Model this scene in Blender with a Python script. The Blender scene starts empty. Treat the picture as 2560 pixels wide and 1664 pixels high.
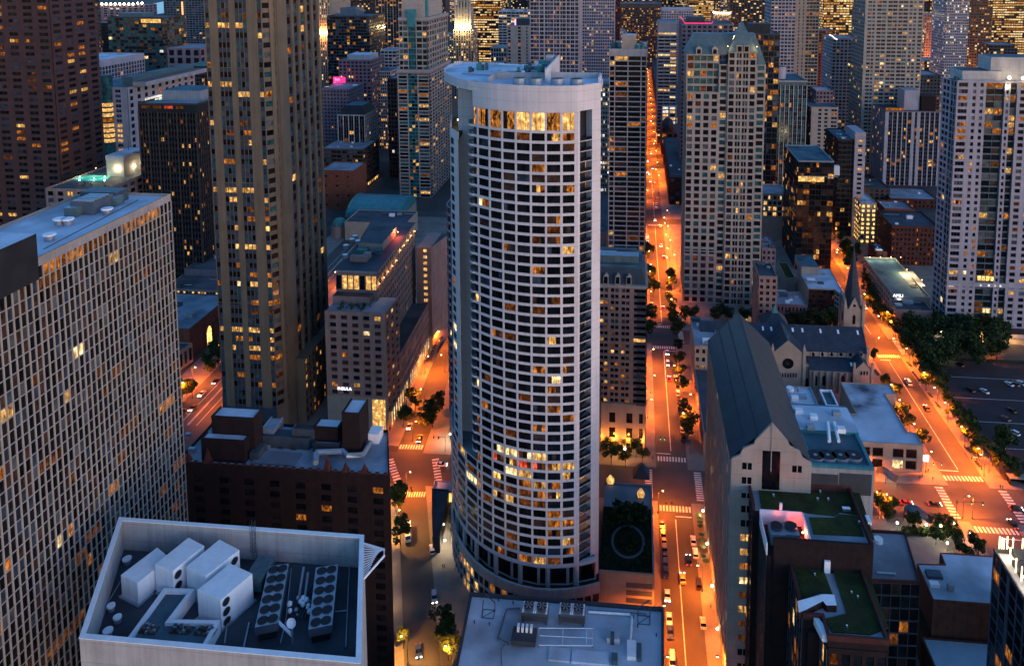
import bpy, math, random
from mathutils import Vector
R = random.Random(11)
SC = bpy.context.scene
COL = SC.collection
# ------------------------------------------------------------------ camera model (photo pixels 2560x1664 <-> world metres)
F, PX, PY, H = 1900.0, 1409.0, 118.0, 200.0
TH = math.atan(193/1900.0)
YAW = math.atan2(183, 1900*math.cos(TH)+193*math.sin(TH))
fw = Vector((-math.sin(YAW)*math.cos(TH), math.cos(YAW)*math.cos(TH), -math.sin(TH)))
rt = Vector((math.cos(YAW), math.sin(YAW), 0))
up = rt.cross(fw)
CAM = Vector((0, 0, H))
def ray(u, v): return fw*F + rt*(u-PX) - up*(v-PY)
def P(u, v, z=0.0):
    d = ray(u, v); t = (z-H)/d.z
    return (d.x*t, d.y*t)
def A(u, v, y):
    d = ray(u, v); t = y/d.y
    return (d.x*t, H+d.z*t)
def Q(x, y, z=0.0):
    d = Vector((x, y, z))-CAM; k = d.dot(fw)
    return (PX+F*d.dot(rt)/k, PY-F*d.dot(up)/k)
EXPO = 2.05; K = 2**-EXPO; KL = K*6.2      # exposure stops; lamps and lit windows are scaled against it
# ------------------------------------------------------------------ materials
MATS = {}
def _nt(name):
    m = bpy.data.materials.new(name); m.use_nodes = True
    nt = m.node_tree; nt.nodes.clear()
    out = nt.nodes.new('ShaderNodeOutputMaterial')
    return m, nt, out
def surf(key, col, rough=.85, var=.18, scale=.25, metal=0., spec=.3, streak=0., fine=.0, tint=None, bump=0., joint=0.):
    """procedural painted / stone / metal surface: blotches, vertical weather streaks, fine grain"""
    m, nt, out = _nt(key)
    N = nt.nodes.new; L = nt.links.new
    b = N('ShaderNodeBsdfPrincipled'); b.inputs['Roughness'].default_value = rough
    b.inputs['Metallic'].default_value = metal; b.inputs['Specular IOR Level'].default_value = spec
    g = N('ShaderNodeNewGeometry')
    n = N('ShaderNodeTexNoise'); n.inputs['Scale'].default_value = scale; n.inputs['Detail'].default_value = 5
    L(g.outputs['Position'], n.inputs['Vector'])
    mr = N('ShaderNodeMapRange'); mr.inputs[1].default_value = .3; mr.inputs[2].default_value = .7
    mr.inputs[3].default_value = 1-var; mr.inputs[4].default_value = 1+var
    L(n.outputs['Fac'], mr.inputs[0]); fac = mr.outputs[0]
    def mul(a, bb):
        x = N('ShaderNodeMath'); x.operation = 'MULTIPLY'; L(a, x.inputs[0]); L(bb, x.inputs[1]); return x.outputs[0]
    if streak:
        mp = N('ShaderNodeMapping'); mp.inputs['Scale'].default_value = (1.1, 1.1, .05); L(g.outputs['Position'], mp.inputs[0])
        n2 = N('ShaderNodeTexNoise'); n2.inputs['Scale'].default_value = 1.0; n2.inputs['Detail'].default_value = 4; L(mp.outputs[0], n2.inputs['Vector'])
        m2 = N('ShaderNodeMapRange'); m2.inputs[1].default_value = .42; m2.inputs[2].default_value = .68
        m2.inputs[3].default_value = 1.; m2.inputs[4].default_value = 1-streak; L(n2.outputs['Fac'], m2.inputs[0]); fac = mul(fac, m2.outputs[0])
    if fine:
        n3 = N('ShaderNodeTexNoise'); n3.inputs['Scale'].default_value = 3.; n3.inputs['Detail'].default_value = 3; L(g.outputs['Position'], n3.inputs['Vector'])
        m3 = N('ShaderNodeMapRange'); m3.inputs[1].default_value = .3; m3.inputs[2].default_value = .7
        m3.inputs[3].default_value = 1-fine; m3.inputs[4].default_value = 1+fine; L(n3.outputs['Fac'], m3.inputs[0]); fac = mul(fac, m3.outputs[0])
    if joint:
        sp = N('ShaderNodeSeparateXYZ'); L(g.outputs['Position'], sp.inputs[0]); jj = []
        for ax, per, wd in ((2, joint, .16), (0, joint*1.5, .12)):
            dv = N('ShaderNodeMath'); dv.operation = 'DIVIDE'; L(sp.outputs[ax], dv.inputs[0]); dv.inputs[1].default_value = per
            fr = N('ShaderNodeMath'); fr.operation = 'FRACT'; L(dv.outputs[0], fr.inputs[0])
            ls = N('ShaderNodeMath'); ls.operation = 'LESS_THAN'; L(fr.outputs[0], ls.inputs[0]); ls.inputs[1].default_value = wd/per
            mj = N('ShaderNodeMapRange'); L(ls.outputs[0], mj.inputs[0]); mj.inputs[3].default_value = 1.; mj.inputs[4].default_value = .80; fac = mul(fac, mj.outputs[0])
    c = N('ShaderNodeMix'); c.data_type = 'RGBA'; c.blend_type = 'MULTIPLY'; c.inputs[0].default_value = 1
    c.inputs[6].default_value = (*col, 1); L(fac, c.inputs[7])
    res = c.outputs[2]
    if tint:
        n4 = N('ShaderNodeTexNoise'); n4.inputs['Scale'].default_value = scale*.45; n4.inputs['Detail'].default_value = 6; L(g.outputs['Position'], n4.inputs['Vector'])
        m4 = N('ShaderNodeMapRange'); m4.inputs[1].default_value = .52; m4.inputs[2].default_value = .66; L(n4.outputs['Fac'], m4.inputs[0])
        c2 = N('ShaderNodeMix'); c2.data_type = 'RGBA'; L(m4.outputs[0], c2.inputs[0]); L(res, c2.inputs[6]); c2.inputs[7].default_value = (*tint, 1); res = c2.outputs[2]
    L(res, b.inputs['Base Color'])
    if bump:
        bp = N('ShaderNodeBump'); bp.inputs['Strength'].default_value = bump; bp.inputs['Distance'].default_value = .3
        n5 = N('ShaderNodeTexNoise'); n5.inputs['Scale'].default_value = 2.; L(g.outputs['Position'], n5.inputs['Vector']); L(n5.outputs['Fac'], bp.inputs['Height']); L(bp.outputs[0], b.inputs['Normal'])
    L(b.outputs[0], out.inputs[0]); MATS[key] = m; return m
def glass(key, col, rough=.12, spec=.5, var=.5, sc=.35):
    m, nt, out = _nt(key); N = nt.nodes.new; L = nt.links.new
    b = N('ShaderNodeBsdfPrincipled'); b.inputs['Roughness'].default_value = rough; b.inputs['Specular IOR Level'].default_value = spec
    g = N('ShaderNodeNewGeometry'); n = N('ShaderNodeTexNoise'); n.inputs['Scale'].default_value = sc; n.inputs['Detail'].default_value = 3
    L(g.outputs['Position'], n.inputs['Vector'])
    mr = N('ShaderNodeMapRange'); mr.inputs[1].default_value = .35; mr.inputs[2].default_value = .65; mr.inputs[3].default_value = 1-var; mr.inputs[4].default_value = 1+var
    L(n.outputs['Fac'], mr.inputs[0])
    c = N('ShaderNodeMix'); c.data_type = 'RGBA'; c.blend_type = 'MULTIPLY'; c.inputs[0].default_value = 1; c.inputs[6].default_value = (*col, 1); L(mr.outputs[0], c.inputs[7])
    L(c.outputs[2], b.inputs['Base Color']); L(b.outputs[0], out.inputs[0]); MATS[key] = m; return m
def lit(key, col, st, dark=.12, sc=.9, thr=(.38, .62)):
    """lit room behind glass: blotchy warm emission (lamps, curtains, furniture)"""
    m, nt, out = _nt(key); N = nt.nodes.new; L = nt.links.new
    g = N('ShaderNodeNewGeometry'); n = N('ShaderNodeTexNoise'); n.inputs['Scale'].default_value = sc; n.inputs['Detail'].default_value = 4; n.inputs['Roughness'].default_value = .7
    mp = N('ShaderNodeMapping'); mp.inputs['Scale'].default_value = (1.5, 1.5, .55); L(g.outputs['Position'], mp.inputs[0]); L(mp.outputs[0], n.inputs['Vector'])
    mr = N('ShaderNodeMapRange'); mr.inputs[1].default_value = thr[0]; mr.inputs[2].default_value = thr[1]; mr.inputs[3].default_value = dark; mr.inputs[4].default_value = 1.
    L(n.outputs['Fac'], mr.inputs[0])
    n2 = N('ShaderNodeTexNoise'); n2.inputs['Scale'].default_value = .62; n2.inputs['Detail'].default_value = 2; L(g.outputs['Position'], n2.inputs['Vector'])
    m2 = N('ShaderNodeMapRange'); m2.inputs[1].default_value = .50; m2.inputs[2].default_value = .68; m2.inputs[3].default_value = .75; m2.inputs[4].default_value = 2.1; L(n2.outputs['Fac'], m2.inputs[0])
    mm = N('ShaderNodeMath'); mm.operation = 'MULTIPLY'; L(mr.outputs[0], mm.inputs[0]); L(m2.outputs[0], mm.inputs[1]); mr = mm
    x = N('ShaderNodeMath'); x.operation = 'MULTIPLY'; x.inputs[1].default_value = st*K; L(mr.outputs[0], x.inputs[0])
    e = N('ShaderNodeEmission'); e.inputs[0].default_value = (*col, 1); L(x.outputs[0], e.inputs[1])
    L(e.outputs[0], out.inputs[0]); m.cycles.emission_sampling = 'NONE'; MATS[key] = m; return m
def glow(key, col, st):
    m, nt, out = _nt(key); e = nt.nodes.new('ShaderNodeEmission'); e.inputs[0].default_value = (*col, 1); e.inputs[1].default_value = st*K
    nt.links.new(e.outputs[0], out.inputs[0]); m.cycles.emission_sampling = 'NONE'; MATS[key] = m; return m
surf('white_conc', (.60, .565, .59), .8, .07, .12, streak=.10, fine=.05, joint=3.06)
surf('pale_conc', (.42, .40, .40), .85, .14, .2, streak=.16, fine=.06, joint=4.)
surf('grey_conc', (.30, .30, .32), .85, .15, .2, streak=.2, fine=.08)
surf('lav_conc', (.34, .32, .37), .85, .12, .1, streak=.15)
surf('beige', (.155, .120, .085), .85, .14, .12, streak=.2, fine=.06)
surf('mullion', (.33, .31, .29), .8, .08, .3)
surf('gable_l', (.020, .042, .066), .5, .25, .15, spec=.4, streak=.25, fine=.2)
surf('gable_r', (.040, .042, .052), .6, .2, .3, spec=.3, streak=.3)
surf('sand', (.34, .28, .23), .85, .14, .2, streak=.09, fine=.06)
surf('cream', (.33, .29, .26), .85, .12, .2, streak=.09, fine=.05, joint=3.6)
surf('pink', (.30, .20, .175), .85, .14, .2, streak=.2, fine=.06)
surf('mauve', (.20, .15, .18), .85, .14, .2, streak=.2)
surf('brown', (.075, .030, .029), .6, .2, .2, streak=.2, spec=.4)
surf('umber', (.075, .055, .050), .8, .2, .2, streak=.2)
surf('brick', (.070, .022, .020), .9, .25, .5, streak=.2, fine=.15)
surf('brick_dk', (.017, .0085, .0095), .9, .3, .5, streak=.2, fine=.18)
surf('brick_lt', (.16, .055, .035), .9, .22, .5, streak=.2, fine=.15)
surf('black', (.018, .018, .022), .6, .3, .3)
surf('char', (.04, .045, .055), .7, .25, .3)
surf('blue_steel', (.10, .13, .17), .5, .2, .3, metal=.3)
surf('teal_metal', (.04, .20, .23), .5, .2, .25, spec=.4, streak=.25)
surf('copper', (.06, .22, .20), .6, .25, .4, streak=.3)
surf('slate', (.026, .038, .056), .55, .25, .3, spec=.4, streak=.3, fine=.25)
surf('slate_teal', (.075, .13, .15), .6, .15, .2, spec=.4, streak=.3)
surf('roof_m', (.27, .32, .38), .85, .25, .14, fine=.12, tint=(.11, .13, .16))
surf('roof_st', (.46, .52, .60), .85, .2, .09, fine=.10, tint=(.07, .075, .085))
surf('spandrel', (.035, .05, .08), .6, .2, .3)
surf('roof_w', (.50, .56, .64), .85, .20, .10, fine=.08, tint=(.27, .30, .34))
surf('roof_g', (.24, .27, .31), .9, .22, .12, fine=.10, tint=(.14, .16, .19))
surf('roof_d', (.05, .062, .078), .75, .3, .12, fine=.15, tint=(.025, .03, .038))
surf('roof_t', (.07, .13, .16), .85, .25, .14, fine=.14, tint=(.035, .06, .075))
surf('roof_br', (.13, .105, .11), .9, .22, .14, fine=.10, tint=(.08, .07, .07))
surf('sedum', (.026, .036, .007), .95, .5, .22, fine=.45, tint=(.030, .024, .010), bump=.6)
surf('lot', (.040, .030, .034), .9, .25, .08, fine=.2)
surf('gravel', (.15, .15, .155), .9, .2, .5)
surf('lawn', (.012, .020, .009), .95, .4, .3, fine=.35, tint=(.006, .010, .005), bump=.6)
surf('unit_w', (.84, .85, .88), .5, .06, .3, streak=.08)
surf('steel', (.30, .35, .40), .4, .15, .5, metal=.4)
surf('steel_d', (.07, .09, .11), .5, .2, .5, metal=.3)
surf('asphalt', (.075, .070, .066), .85, .20, .08, fine=.12, tint=(.055, .052, .05))
surf('ground', (.060, .055, .052), .9, .25, .05, fine=.15)
surf('pave', (.19, .175, .16), .9, .18, .15, fine=.12, tint=(.14, .13, .12))
surf('paint', (.62, .60, .56), .8, .2, .8, fine=.15)
surf('soil', (.03, .025, .02), .95, .3, .5)
surf('bark', (.05, .035, .025), .95, .3, .8)
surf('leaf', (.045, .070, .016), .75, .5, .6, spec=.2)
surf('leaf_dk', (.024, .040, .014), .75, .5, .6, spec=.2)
surf('leaf_lamplit', (.075, .095, .020), .75, .45, .6, spec=.2)  # lamplight on foliage put into the leaf colour
surf('water', (.05, .16, .36), .25, .1, .01, spec=.5)
surf('pool', (.10, .55, .50), .1, .1, .3, spec=.5)
surf('rubber', (.012, .012, .012), .9, .1, 1.)
surf('cloth', (.05, .05, .06), .9, .3, 2.)
surf('skin_tone', (.35, .22, .16), .7, .1, 2.)
for k, c in dict(white=(.75, .75, .76), silver=(.38, .39, .41), black=(.012, .012, .014), red=(.35, .015, .015), blue=(.02, .04, .13), taxi=(.75, .42, .02), grey=(.10, .10, .11), green=(.03, .09, .06)).items():
    surf('car_'+k, c, .28, .03, .5, spec=.6)
glass('gl_dark', (.010, .011, .014), .12, .32)
glass('gl_black', (.005, .006, .008), .15, .22)
glass('gl_blue', (.030, .045, .070), .12, .6)
glass('gl_teal', (.020, .085, .090), .12, .6)
glass('gl_grey', (.060, .070, .078), .35, .4)
glass('gl_brown', (.050, .028, .022), .2, .4)
glass('gl_curt', (.16, .15, .14), .5, .3)
lit('lit_a', (1., .50, .13), 1.25, .07)
lit('lit_b', (1., .30, .045), .62, .06)
lit('lit_c', (1., .66, .29), 2.0, .12)
lit('lit_d', (1., .30, .08), .16, .1)
lit('lit_w', (.95, .90, .78), 1.6, .2)
lit('lit_r', (1., .10, .04), 1.1, .2)
lit('lit_full', (1., .52, .15), 1.35, .35)
lit('shop', (1., .55, .14), 3., .35)
lit('pent', (1., .36, .07), .9, .03, .8, (.42, .62))
lit('pent_b', (1., .52, .16), 1.6, .25, .8)
glow('bulb', (1., .50, .12), 60.)
glow('bulb_w', (1., .80, .45), 45.)
glow('bulb_small', (1., .62, .25), 14.)
glow('head', (1., .92, .78), 18.)
glow('tail', (1., .03, .02), 5.)
glow('neon', (1., .03, .20), 2.)
glow('neon_core', (1., .35, .6), 2.4)
glow('sign_w', (.80, .84, 1.), 3.)
glow('sig_g', (.1, 1., .4), 6.)
glow('sig_r', (1., .05, .03), 6.)
glow('flare', (1., .40, .16), 2.2)
# ------------------------------------------------------------------ mesh builder
class MB:
    def __init__(s): s.v = []; s.f = []; s.m = []
    def face(s, pts, m):
        i = len(s.v); s.v.extend([tuple(p) for p in pts]); s.f.append(tuple(range(i, i+len(pts)))); s.m.append(m)
    def grid(s, vs, fs, m):
        i = len(s.v); s.v.extend([tuple(p) for p in vs])
        for f in fs: s.f.append(tuple(i+k for k in f)); s.m.append(m)
    def box(s, x0, x1, y0, y1, z0, z1, m, top=None, bottom=True):
        s.prism([(x0, y0), (x1, y0), (x1, y1), (x0, y1)], z0, z1, m, top, bottom)
    def prism(s, poly, z0, z1, m, top=None, bottom=True):
        if area(poly) < 0: poly = poly[::-1]
        n = len(poly); vs = [(x, y, z0) for x, y in poly]+[(x, y, z1) for x, y in poly]
        s.grid(vs, [(i, (i+1) % n, n+(i+1) % n, n+i) for i in range(n)], m)
        s.face([(x, y, z1) for x, y in poly], top or m)
        if bottom: s.face([(x, y, z0) for x, y in reversed(poly)], m)
    def taper(s, p0, z0, p1, z1, m, top=None):
        if area(p0) < 0: p0 = p0[::-1]; p1 = p1[::-1]
        n = len(p0); vs = [(x, y, z0) for x, y in p0]+[(x, y, z1) for x, y in p1]
        s.grid(vs, [(i, (i+1) % n, n+(i+1) % n, n+i) for i in range(n)], m)
        s.face([(x, y, z1) for x, y in p1], top or m)
    def seg(s, a, b, n, o0, o1, z0, z1, m):
        """box along wall line a->b between outward offsets o0<o1 (n is the outward normal)"""
        p = [(a[0]+n[0]*o1, a[1]+n[1]*o1), (b[0]+n[0]*o1, b[1]+n[1]*o1), (b[0]+n[0]*o0, b[1]+n[1]*o0), (a[0]+n[0]*o0, a[1]+n[1]*o0)]
        s.prism(p, z0, z1, m)
    def tube(s, pts, r, m, n=6, r2=None, cap=True):
        pts = [Vector(p) for p in pts]; k = len(pts); rings = []
        for i, p in enumerate(pts):
            d = (pts[min(i+1, k-1)]-pts[max(i-1, 0)]).normalized()
            a = d.orthogonal().normalized(); b = d.cross(a)
            rr = r if r2 is None else r+(r2-r)*i/(k-1)
            rings.append([p+(a*math.cos(t)+b*math.sin(t))*rr for t in [2*math.pi*j/n for j in range(n)]])
        vs = [q for g in rings for q in g]; fs = []
        for i in range(k-1):
            for j in range(n): fs.append((i*n+j, i*n+(j+1) % n, (i+1)*n+(j+1) % n, (i+1)*n+j))
        s.grid(vs, fs, m)
        if cap: s.face(rings[0][::-1], m); s.face(rings[-1], m)
    def cyl(s, x, y, z0, z1, r, m, top=None, n=14, r2=None):
        r2 = r if r2 is None else r2
        s.taper([(x+r*math.cos(2*math.pi*i/n), y+r*math.sin(2*math.pi*i/n)) for i in range(n)], z0,
                [(x+r2*math.cos(2*math.pi*i/n), y+r2*math.sin(2*math.pi*i/n)) for i in range(n)], z1, m, top)
    def ball(s, x, y, z, r, m, n=8, k=5, sz=1.):
        vs = []; fs = []
        for i in range(k+1):
            t = math.pi*i/k
            for j in range(n): vs.append((x+r*math.sin(t)*math.cos(2*math.pi*j/n), y+r*math.sin(t)*math.sin(2*math.pi*j/n), z+r*sz*math.cos(t)))
        for i in range(k):
            for j in range(n): fs.append((i*n+j, (i+1)*n+j, (i+1)*n+(j+1) % n, i*n+(j+1) % n))
        s.grid(vs, fs, m)
    def build(s, name, parent=None, org=(0, 0, 0), kind=None, smooth=False):
        me = bpy.data.meshes.new(name)
        ks = []
        for m in s.m:
            if m not in ks: ks.append(m)
        me.from_pydata([(a-org[0], b-org[1], c-org[2]) for a, b, c in s.v], [], s.f)
        for k in ks: me.materials.append(MATS[k])
        ix = {k: i for i, k in enumerate(ks)}
        me.polygons.foreach_set('material_index', [ix[m] for m in s.m])
        if smooth: me.polygons.foreach_set('use_smooth', [True]*len(s.f))
        me.update()
        o = bpy.data.objects.new(name, me); COL.objects.link(o)
        if parent is not None: o.parent = parent
        else: o.location = org
        if kind: o['kind'] = kind
        return o
def area(p): return .5*sum(p[i][0]*p[(i+1) % len(p)][1]-p[(i+1) % len(p)][0]*p[i][1] for i in range(len(p)))
def inset(poly, ds):
    """move edge i (poly[i]->poly[i+1], CCW) inward by ds[i]"""
    n = len(poly); out = []
    L = []
    for i in range(n):
        a, b = poly[i], poly[(i+1) % n]; d = (b[0]-a[0], b[1]-a[1]); l = math.hypot(*d) or 1e-9
        nx, ny = -d[1]/l, d[0]/l
        L.append(((a[0]+nx*ds[i], a[1]+ny*ds[i]), d))
    for i in range(n):
        (p, d), (q, e) = L[i-1], L[i]
        c = d[0]*e[1]-d[1]*e[0]
        if abs(c) < 1e-6: out.append(q); continue
        t = ((q[0]-p[0])*e[1]-(q[1]-p[1])*e[0])/c
        out.append((p[0]+d[0]*t, p[1]+d[1]*t))
    return out
def thing(name, label, cat, loc=(0, 0, 0), rz=0, group=None):
    o = bpy.data.objects.new(name, None); COL.objects.link(o); o.location = loc; o.rotation_euler = (0, 0, rz); o.empty_display_size = 1
    o['label'] = label; o['category'] = cat
    if group: o['group'] = group
    return o
def tag(o, label, cat, group=None):
    o['label'] = label; o['category'] = cat
    if group: o['group'] = group
    return o
def dup(root, loc, rz, label=None, group=None):
    r = root.copy(); COL.objects.link(r); r.location = loc; r.rotation_euler = (0, 0, rz)
    if label: r['label'] = label
    if group: r['group'] = group
    for ch in list(root.children):
        c = ch.copy(); COL.objects.link(c); c.parent = r
        for g in list(ch.children):
            d = g.copy(); COL.objects.link(d); d.parent = c
    return r
# ------------------------------------------------------------------ facades
def pick(w):
    t = R.random()*sum(x for _, x in w)
    for k, x in w:
        t -= x
        if t <= 0: return k
    return w[-1][0]
DARK = [('gl_dark', 5), ('gl_black', 3), ('gl_blue', 1)]
WARM = [('lit_a', 3), ('lit_b', 4), ('lit_c', 1.1), ('lit_d', 4), ('lit_w', .25)]
def facade(W, wins, a, b, z0, z1, nc=8, nr=10, pw=.3, sf=.35, rec=.2, pp=0., so=.04, wall='pale_conc', span=None, pier=None,
           dark=DARK, warm=WARM, litp=.1, run=0., top=0., bot=0., pat=None, core=False, botlit=None, wide=0., panes=1):
    """piers, spandrels and window panes of one wall, a->b left to right seen from outside"""
    dx, dy = b[0]-a[0], b[1]-a[1]; L = math.hypot(dx, dy); t = (dx/L, dy/L); n = (t[1], -t[0])
    span = span or wall; pier = pier or wall
    at = lambda s: (a[0]+t[0]*s, a[1]+t[1]*s)
    if core: W.seg(a, b, n, -rec-.3, -rec, z0, z1, 'black')
    zt = z1-top; zb = z0+bot
    if top > 0: W.seg(a, b, n, -rec, -.002, zt, z1-.004, span)
    if bot > 0: W.seg(a, b, n, -rec, -.002, z0, zb, span)
    # columns
    if pat is None:
        u = L/nc; cols = [((i+pw/2)*u, (i+1-pw/2)*u) for i in range(nc)]
    else:
        toks = []
        for tk in pat.split():
            if '*' in tk:
                k, q = tk.split('*')
                toks += [x for x in q.split('+')]*int(k)
            else: toks.append(tk)
        tot = sum(float(x[1:]) for x in toks); s = 0; cols = []
        for x in toks:
            w = float(x[1:])*L/tot
            if x[0] != 'p': cols.append((s, s+w))
            s += w
    prev = 0.
    ed = cols+[(L, L)]
    for c0, c1 in ed:
        if c0-prev > .02: W.seg(at(prev), at(c0), n, -rec, pp, z0 if bot == 0 else zb, zt if top > 0 else z1-.008, pier)
        prev = c1
    fh = (zt-zb)/nr
    for r in range(nr+1):
        s0 = zb+r*fh-(fh*sf/2 if 0 < r else 0); s1 = zb+r*fh+(fh*sf/2 if r < nr else 0)
        if r == nr and top > 0: s1 = zt-.001
        if s1-s0 > .02: W.seg(at(.004), at(L-.004), n, -rec, -so, s0, s1-.012, span)
    o = -rec+.03
    for r in range(nr):
        w0 = zb+(r+sf/2)*fh; w1 = zb+(r+1-sf/2)*fh
        lp = litp*(1+run*(R.random() < .22)*6); st = 0; cur = None
        if botlit and r < botlit[0]: lp = botlit[1]
        for c0, c1 in cols:
            if wide and cur and R.random() < wide: k = cur
            else:
                k = pick(warm) if R.random() < lp else pick(dark)
                cur = k if k.startswith('lit') else None
            if panes > 1: k = [k]+[(k if R.random() < .55 else pick(DIM)) if cur else (k if R.random() < .8 else pick(dark)) for _ in range(panes-1)]; R.shuffle(k)
            p0, p1 = at(c0), at(c1)
            q = [(p0[0]+n[0]*o, p0[1]+n[1]*o, w0), (p1[0]+n[0]*o, p1[1]+n[1]*o, w0), (p1[0]+n[0]*o, p1[1]+n[1]*o, w1), (p0[0]+n[0]*o, p0[1]+n[1]*o, w1)]
            wins.append((q, k, n))
DIM = [('lit_d', 3), ('lit_b', 1), ('gl_brown', 3), ('gl_dark', 1)]
def pane(b, q, k):
    if type(k) is str: b.face(q, k); return
    a, c, d, e = [Vector(x) for x in q]; n = len(k)
    for i, m in enumerate(k):
        s, t = (i+(.04 if i else 0))/n, (i+(.96 if i < n-1 else 1))/n; b.face([a+(c-a)*s, a+(c-a)*t, e+(d-e)*t, e+(d-e)*s], m)
def emit_windows(root, wins, org, nind):
    def score(w):
        c = [sum(p[i] for p in w[0])/4 for i in range(3)]
        d = Vector(c)-CAM; k = d.dot(fw)
        if k < 1: return -1
        f = -(w[2][0]*d.x+w[2][1]*d.y)/d.length
        if f <= 0: return -1
        uv = Q(*c)
        inn = 1 if -10 < uv[0] < 2570 and -10 < uv[1] < 1674 else .01
        e = (Vector(w[0][1])-Vector(w[0][0])).length*abs(w[0][2][2]-w[0][0][2])
        return f*inn*e/(k*k)*(1.6 if any(x[:3] == 'lit' for x in ([w[1]] if type(w[1]) is str else w[1])) else 1)
    ws = sorted(wins, key=score, reverse=True)
    for q, k, n in ws[:nind]:
        b = MB(); pane(b, q, k); b.build('window', root, org)
    if ws[nind:]:
        b = MB()
        for q, k, n in ws[nind:]: pane(b, q, k)
        b.build('window', root, org, 'stuff')
def bld(name, label, poly, z1, sides, wall='pale_conc', roof='roof_g', par=1.0, z0=0., nind=0, cat='building', group=None, roofgear=0, finish=True, pth=.4, parm=None):
    """poly CCW from above; sides {edge index: facade kwargs}; returns (root, wall builder, windows, origin)"""
    if area(poly) < 0: raise ValueError(name+' needs a CCW outline')
    cx = sum(p[0] for p in poly)/len(poly); cy = sum(p[1] for p in poly)/len(poly); org = (cx, cy, z0)
    root = thing(name, label, cat, org, 0, group)
    W = MB(); wins = []
    n = len(poly); zt = z1-par
    ds = [sides[i].get('rec', .2) if i in sides else 0. for i in range(n)]
    W.prism(inset(poly, ds), z0, zt-.03, wall)
    for i, kw in sides.items():
        k = dict(kw); k.setdefault('wall', wall)
        facade(W, wins, poly[i], poly[(i+1) % n], z0, zt, **k)
    # parapet ring + roof sheet
    inn = inset(poly, [pth]*n); out = inset(poly, [.012]*n)
    pm = parm or wall
    for i in range(n):
        j = (i+1) % n
        W.prism([out[i], out[j], inn[j], inn[i]], zt-.02, z1, pm)
    b = MB(); b.prism(inset(poly, [pth-.02]*n), zt-.025, zt+.02, roof); rf = b.build('roof', root, org)
    if roofgear: gear(rf, inset(poly, [min(3, pth+1.5)]*n), zt+.02, org, roofgear)
    if finish: fin(root, W, wins, org, nind)
    return root, W, wins, org
def fin(root, W, wins, org, nind=0, name='wall'):
    W.build(name, root, org)
    if wins: emit_windows(root, wins, org, nind)
def gear(rf, poly, z, org, k):
    """rooftop boxes, vents and ducts as one part of a roof"""
    xs = [p[0] for p in poly]; ys = [p[1] for p in poly]
    for i in range(k):
        b = MB(); x = R.uniform(min(xs), max(xs)); y = R.uniform(min(ys), max(ys))
        if not inside(poly, x, y): continue
        t = R.random(); s = R.uniform(.8, 2.6)
        nm = 'roof_unit' if t < .5 else 'roof_vent' if t < .8 else 'roof_duct'
        if t < .5: b.box(x-s, x+s, y-s*.6, y+s*.6, z, z+R.uniform(.8, 2.2), R.choice(['steel', 'unit_w', 'grey_conc', 'steel_d']))
        elif t < .8: b.cyl(x, y, z, z+R.uniform(.6, 1.4), s*.5, R.choice(['steel', 'unit_w']), n=10)
        else: b.tube([(x-s*2, y, z+.5), (x+s*2, y, z+.5)], .3, 'steel')
        b.build(nm, rf, org)
def inside(poly, x, y):
    c = False; n = len(poly)
    for i in range(n):
        (x0, y0), (x1, y1) = poly[i], poly[(i+1) % n]
        if (y0 > y) != (y1 > y) and x < (x1-x0)*(y-y0)/(y1-y0)+x0: c = not c
    return c
def rect(x0, x1, y0, y1): return [(x0, y0), (x1, y0), (x1, y1), (x0, y1)]
def tower(name, label, y0, dep, uL, uR, vt, front, side=None, z1=None, **kw):
    """grid-aligned block whose front wall stands at world y0 and spans photo columns uL..uR, top edge at photo row vt"""
    x0, za = A(uL, vt, y0); x1, zb = A(uR, vt, y0)
    z = z1 or (za+zb)/2
    s = {0: front}
    side = side if side is not None else front
    w = x1-x0
    if side:
        sd = dict(side)
        if 'pat' not in sd and 'nc' in front and side is front: sd['nc'] = max(2, round(front['nc']*dep/w))
        if (x0+x1)/2 < 0: s[1] = sd
        if (x0+x1)/2 > 0: s[3] = sd
    return bld(name, label, rect(x0, x1, y0, y0+dep), z, s, **kw)
def lamp_in(root, org, p, col, power, name):
    b = MB(); b.ball(p[0], p[1], p[2], .22, 'bulb_small'); o = b.build(name, root, org)
    l = bpy.data.lights.new('lamp_light', 'POINT'); l.color = col; l.energy = power*KL; l.shadow_soft_size = .4; lo = bpy.data.objects.new('lamp_light', l); COL.objects.link(lo); lo.parent = o; lo.location = (p[0]-org[0], p[1]-org[1]-.5, p[2]-org[2]+.5)
def AX(u, v, x):
    d = ray(u, v); t = x/d.x
    return (d.y*t, H+d.z*t)
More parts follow.
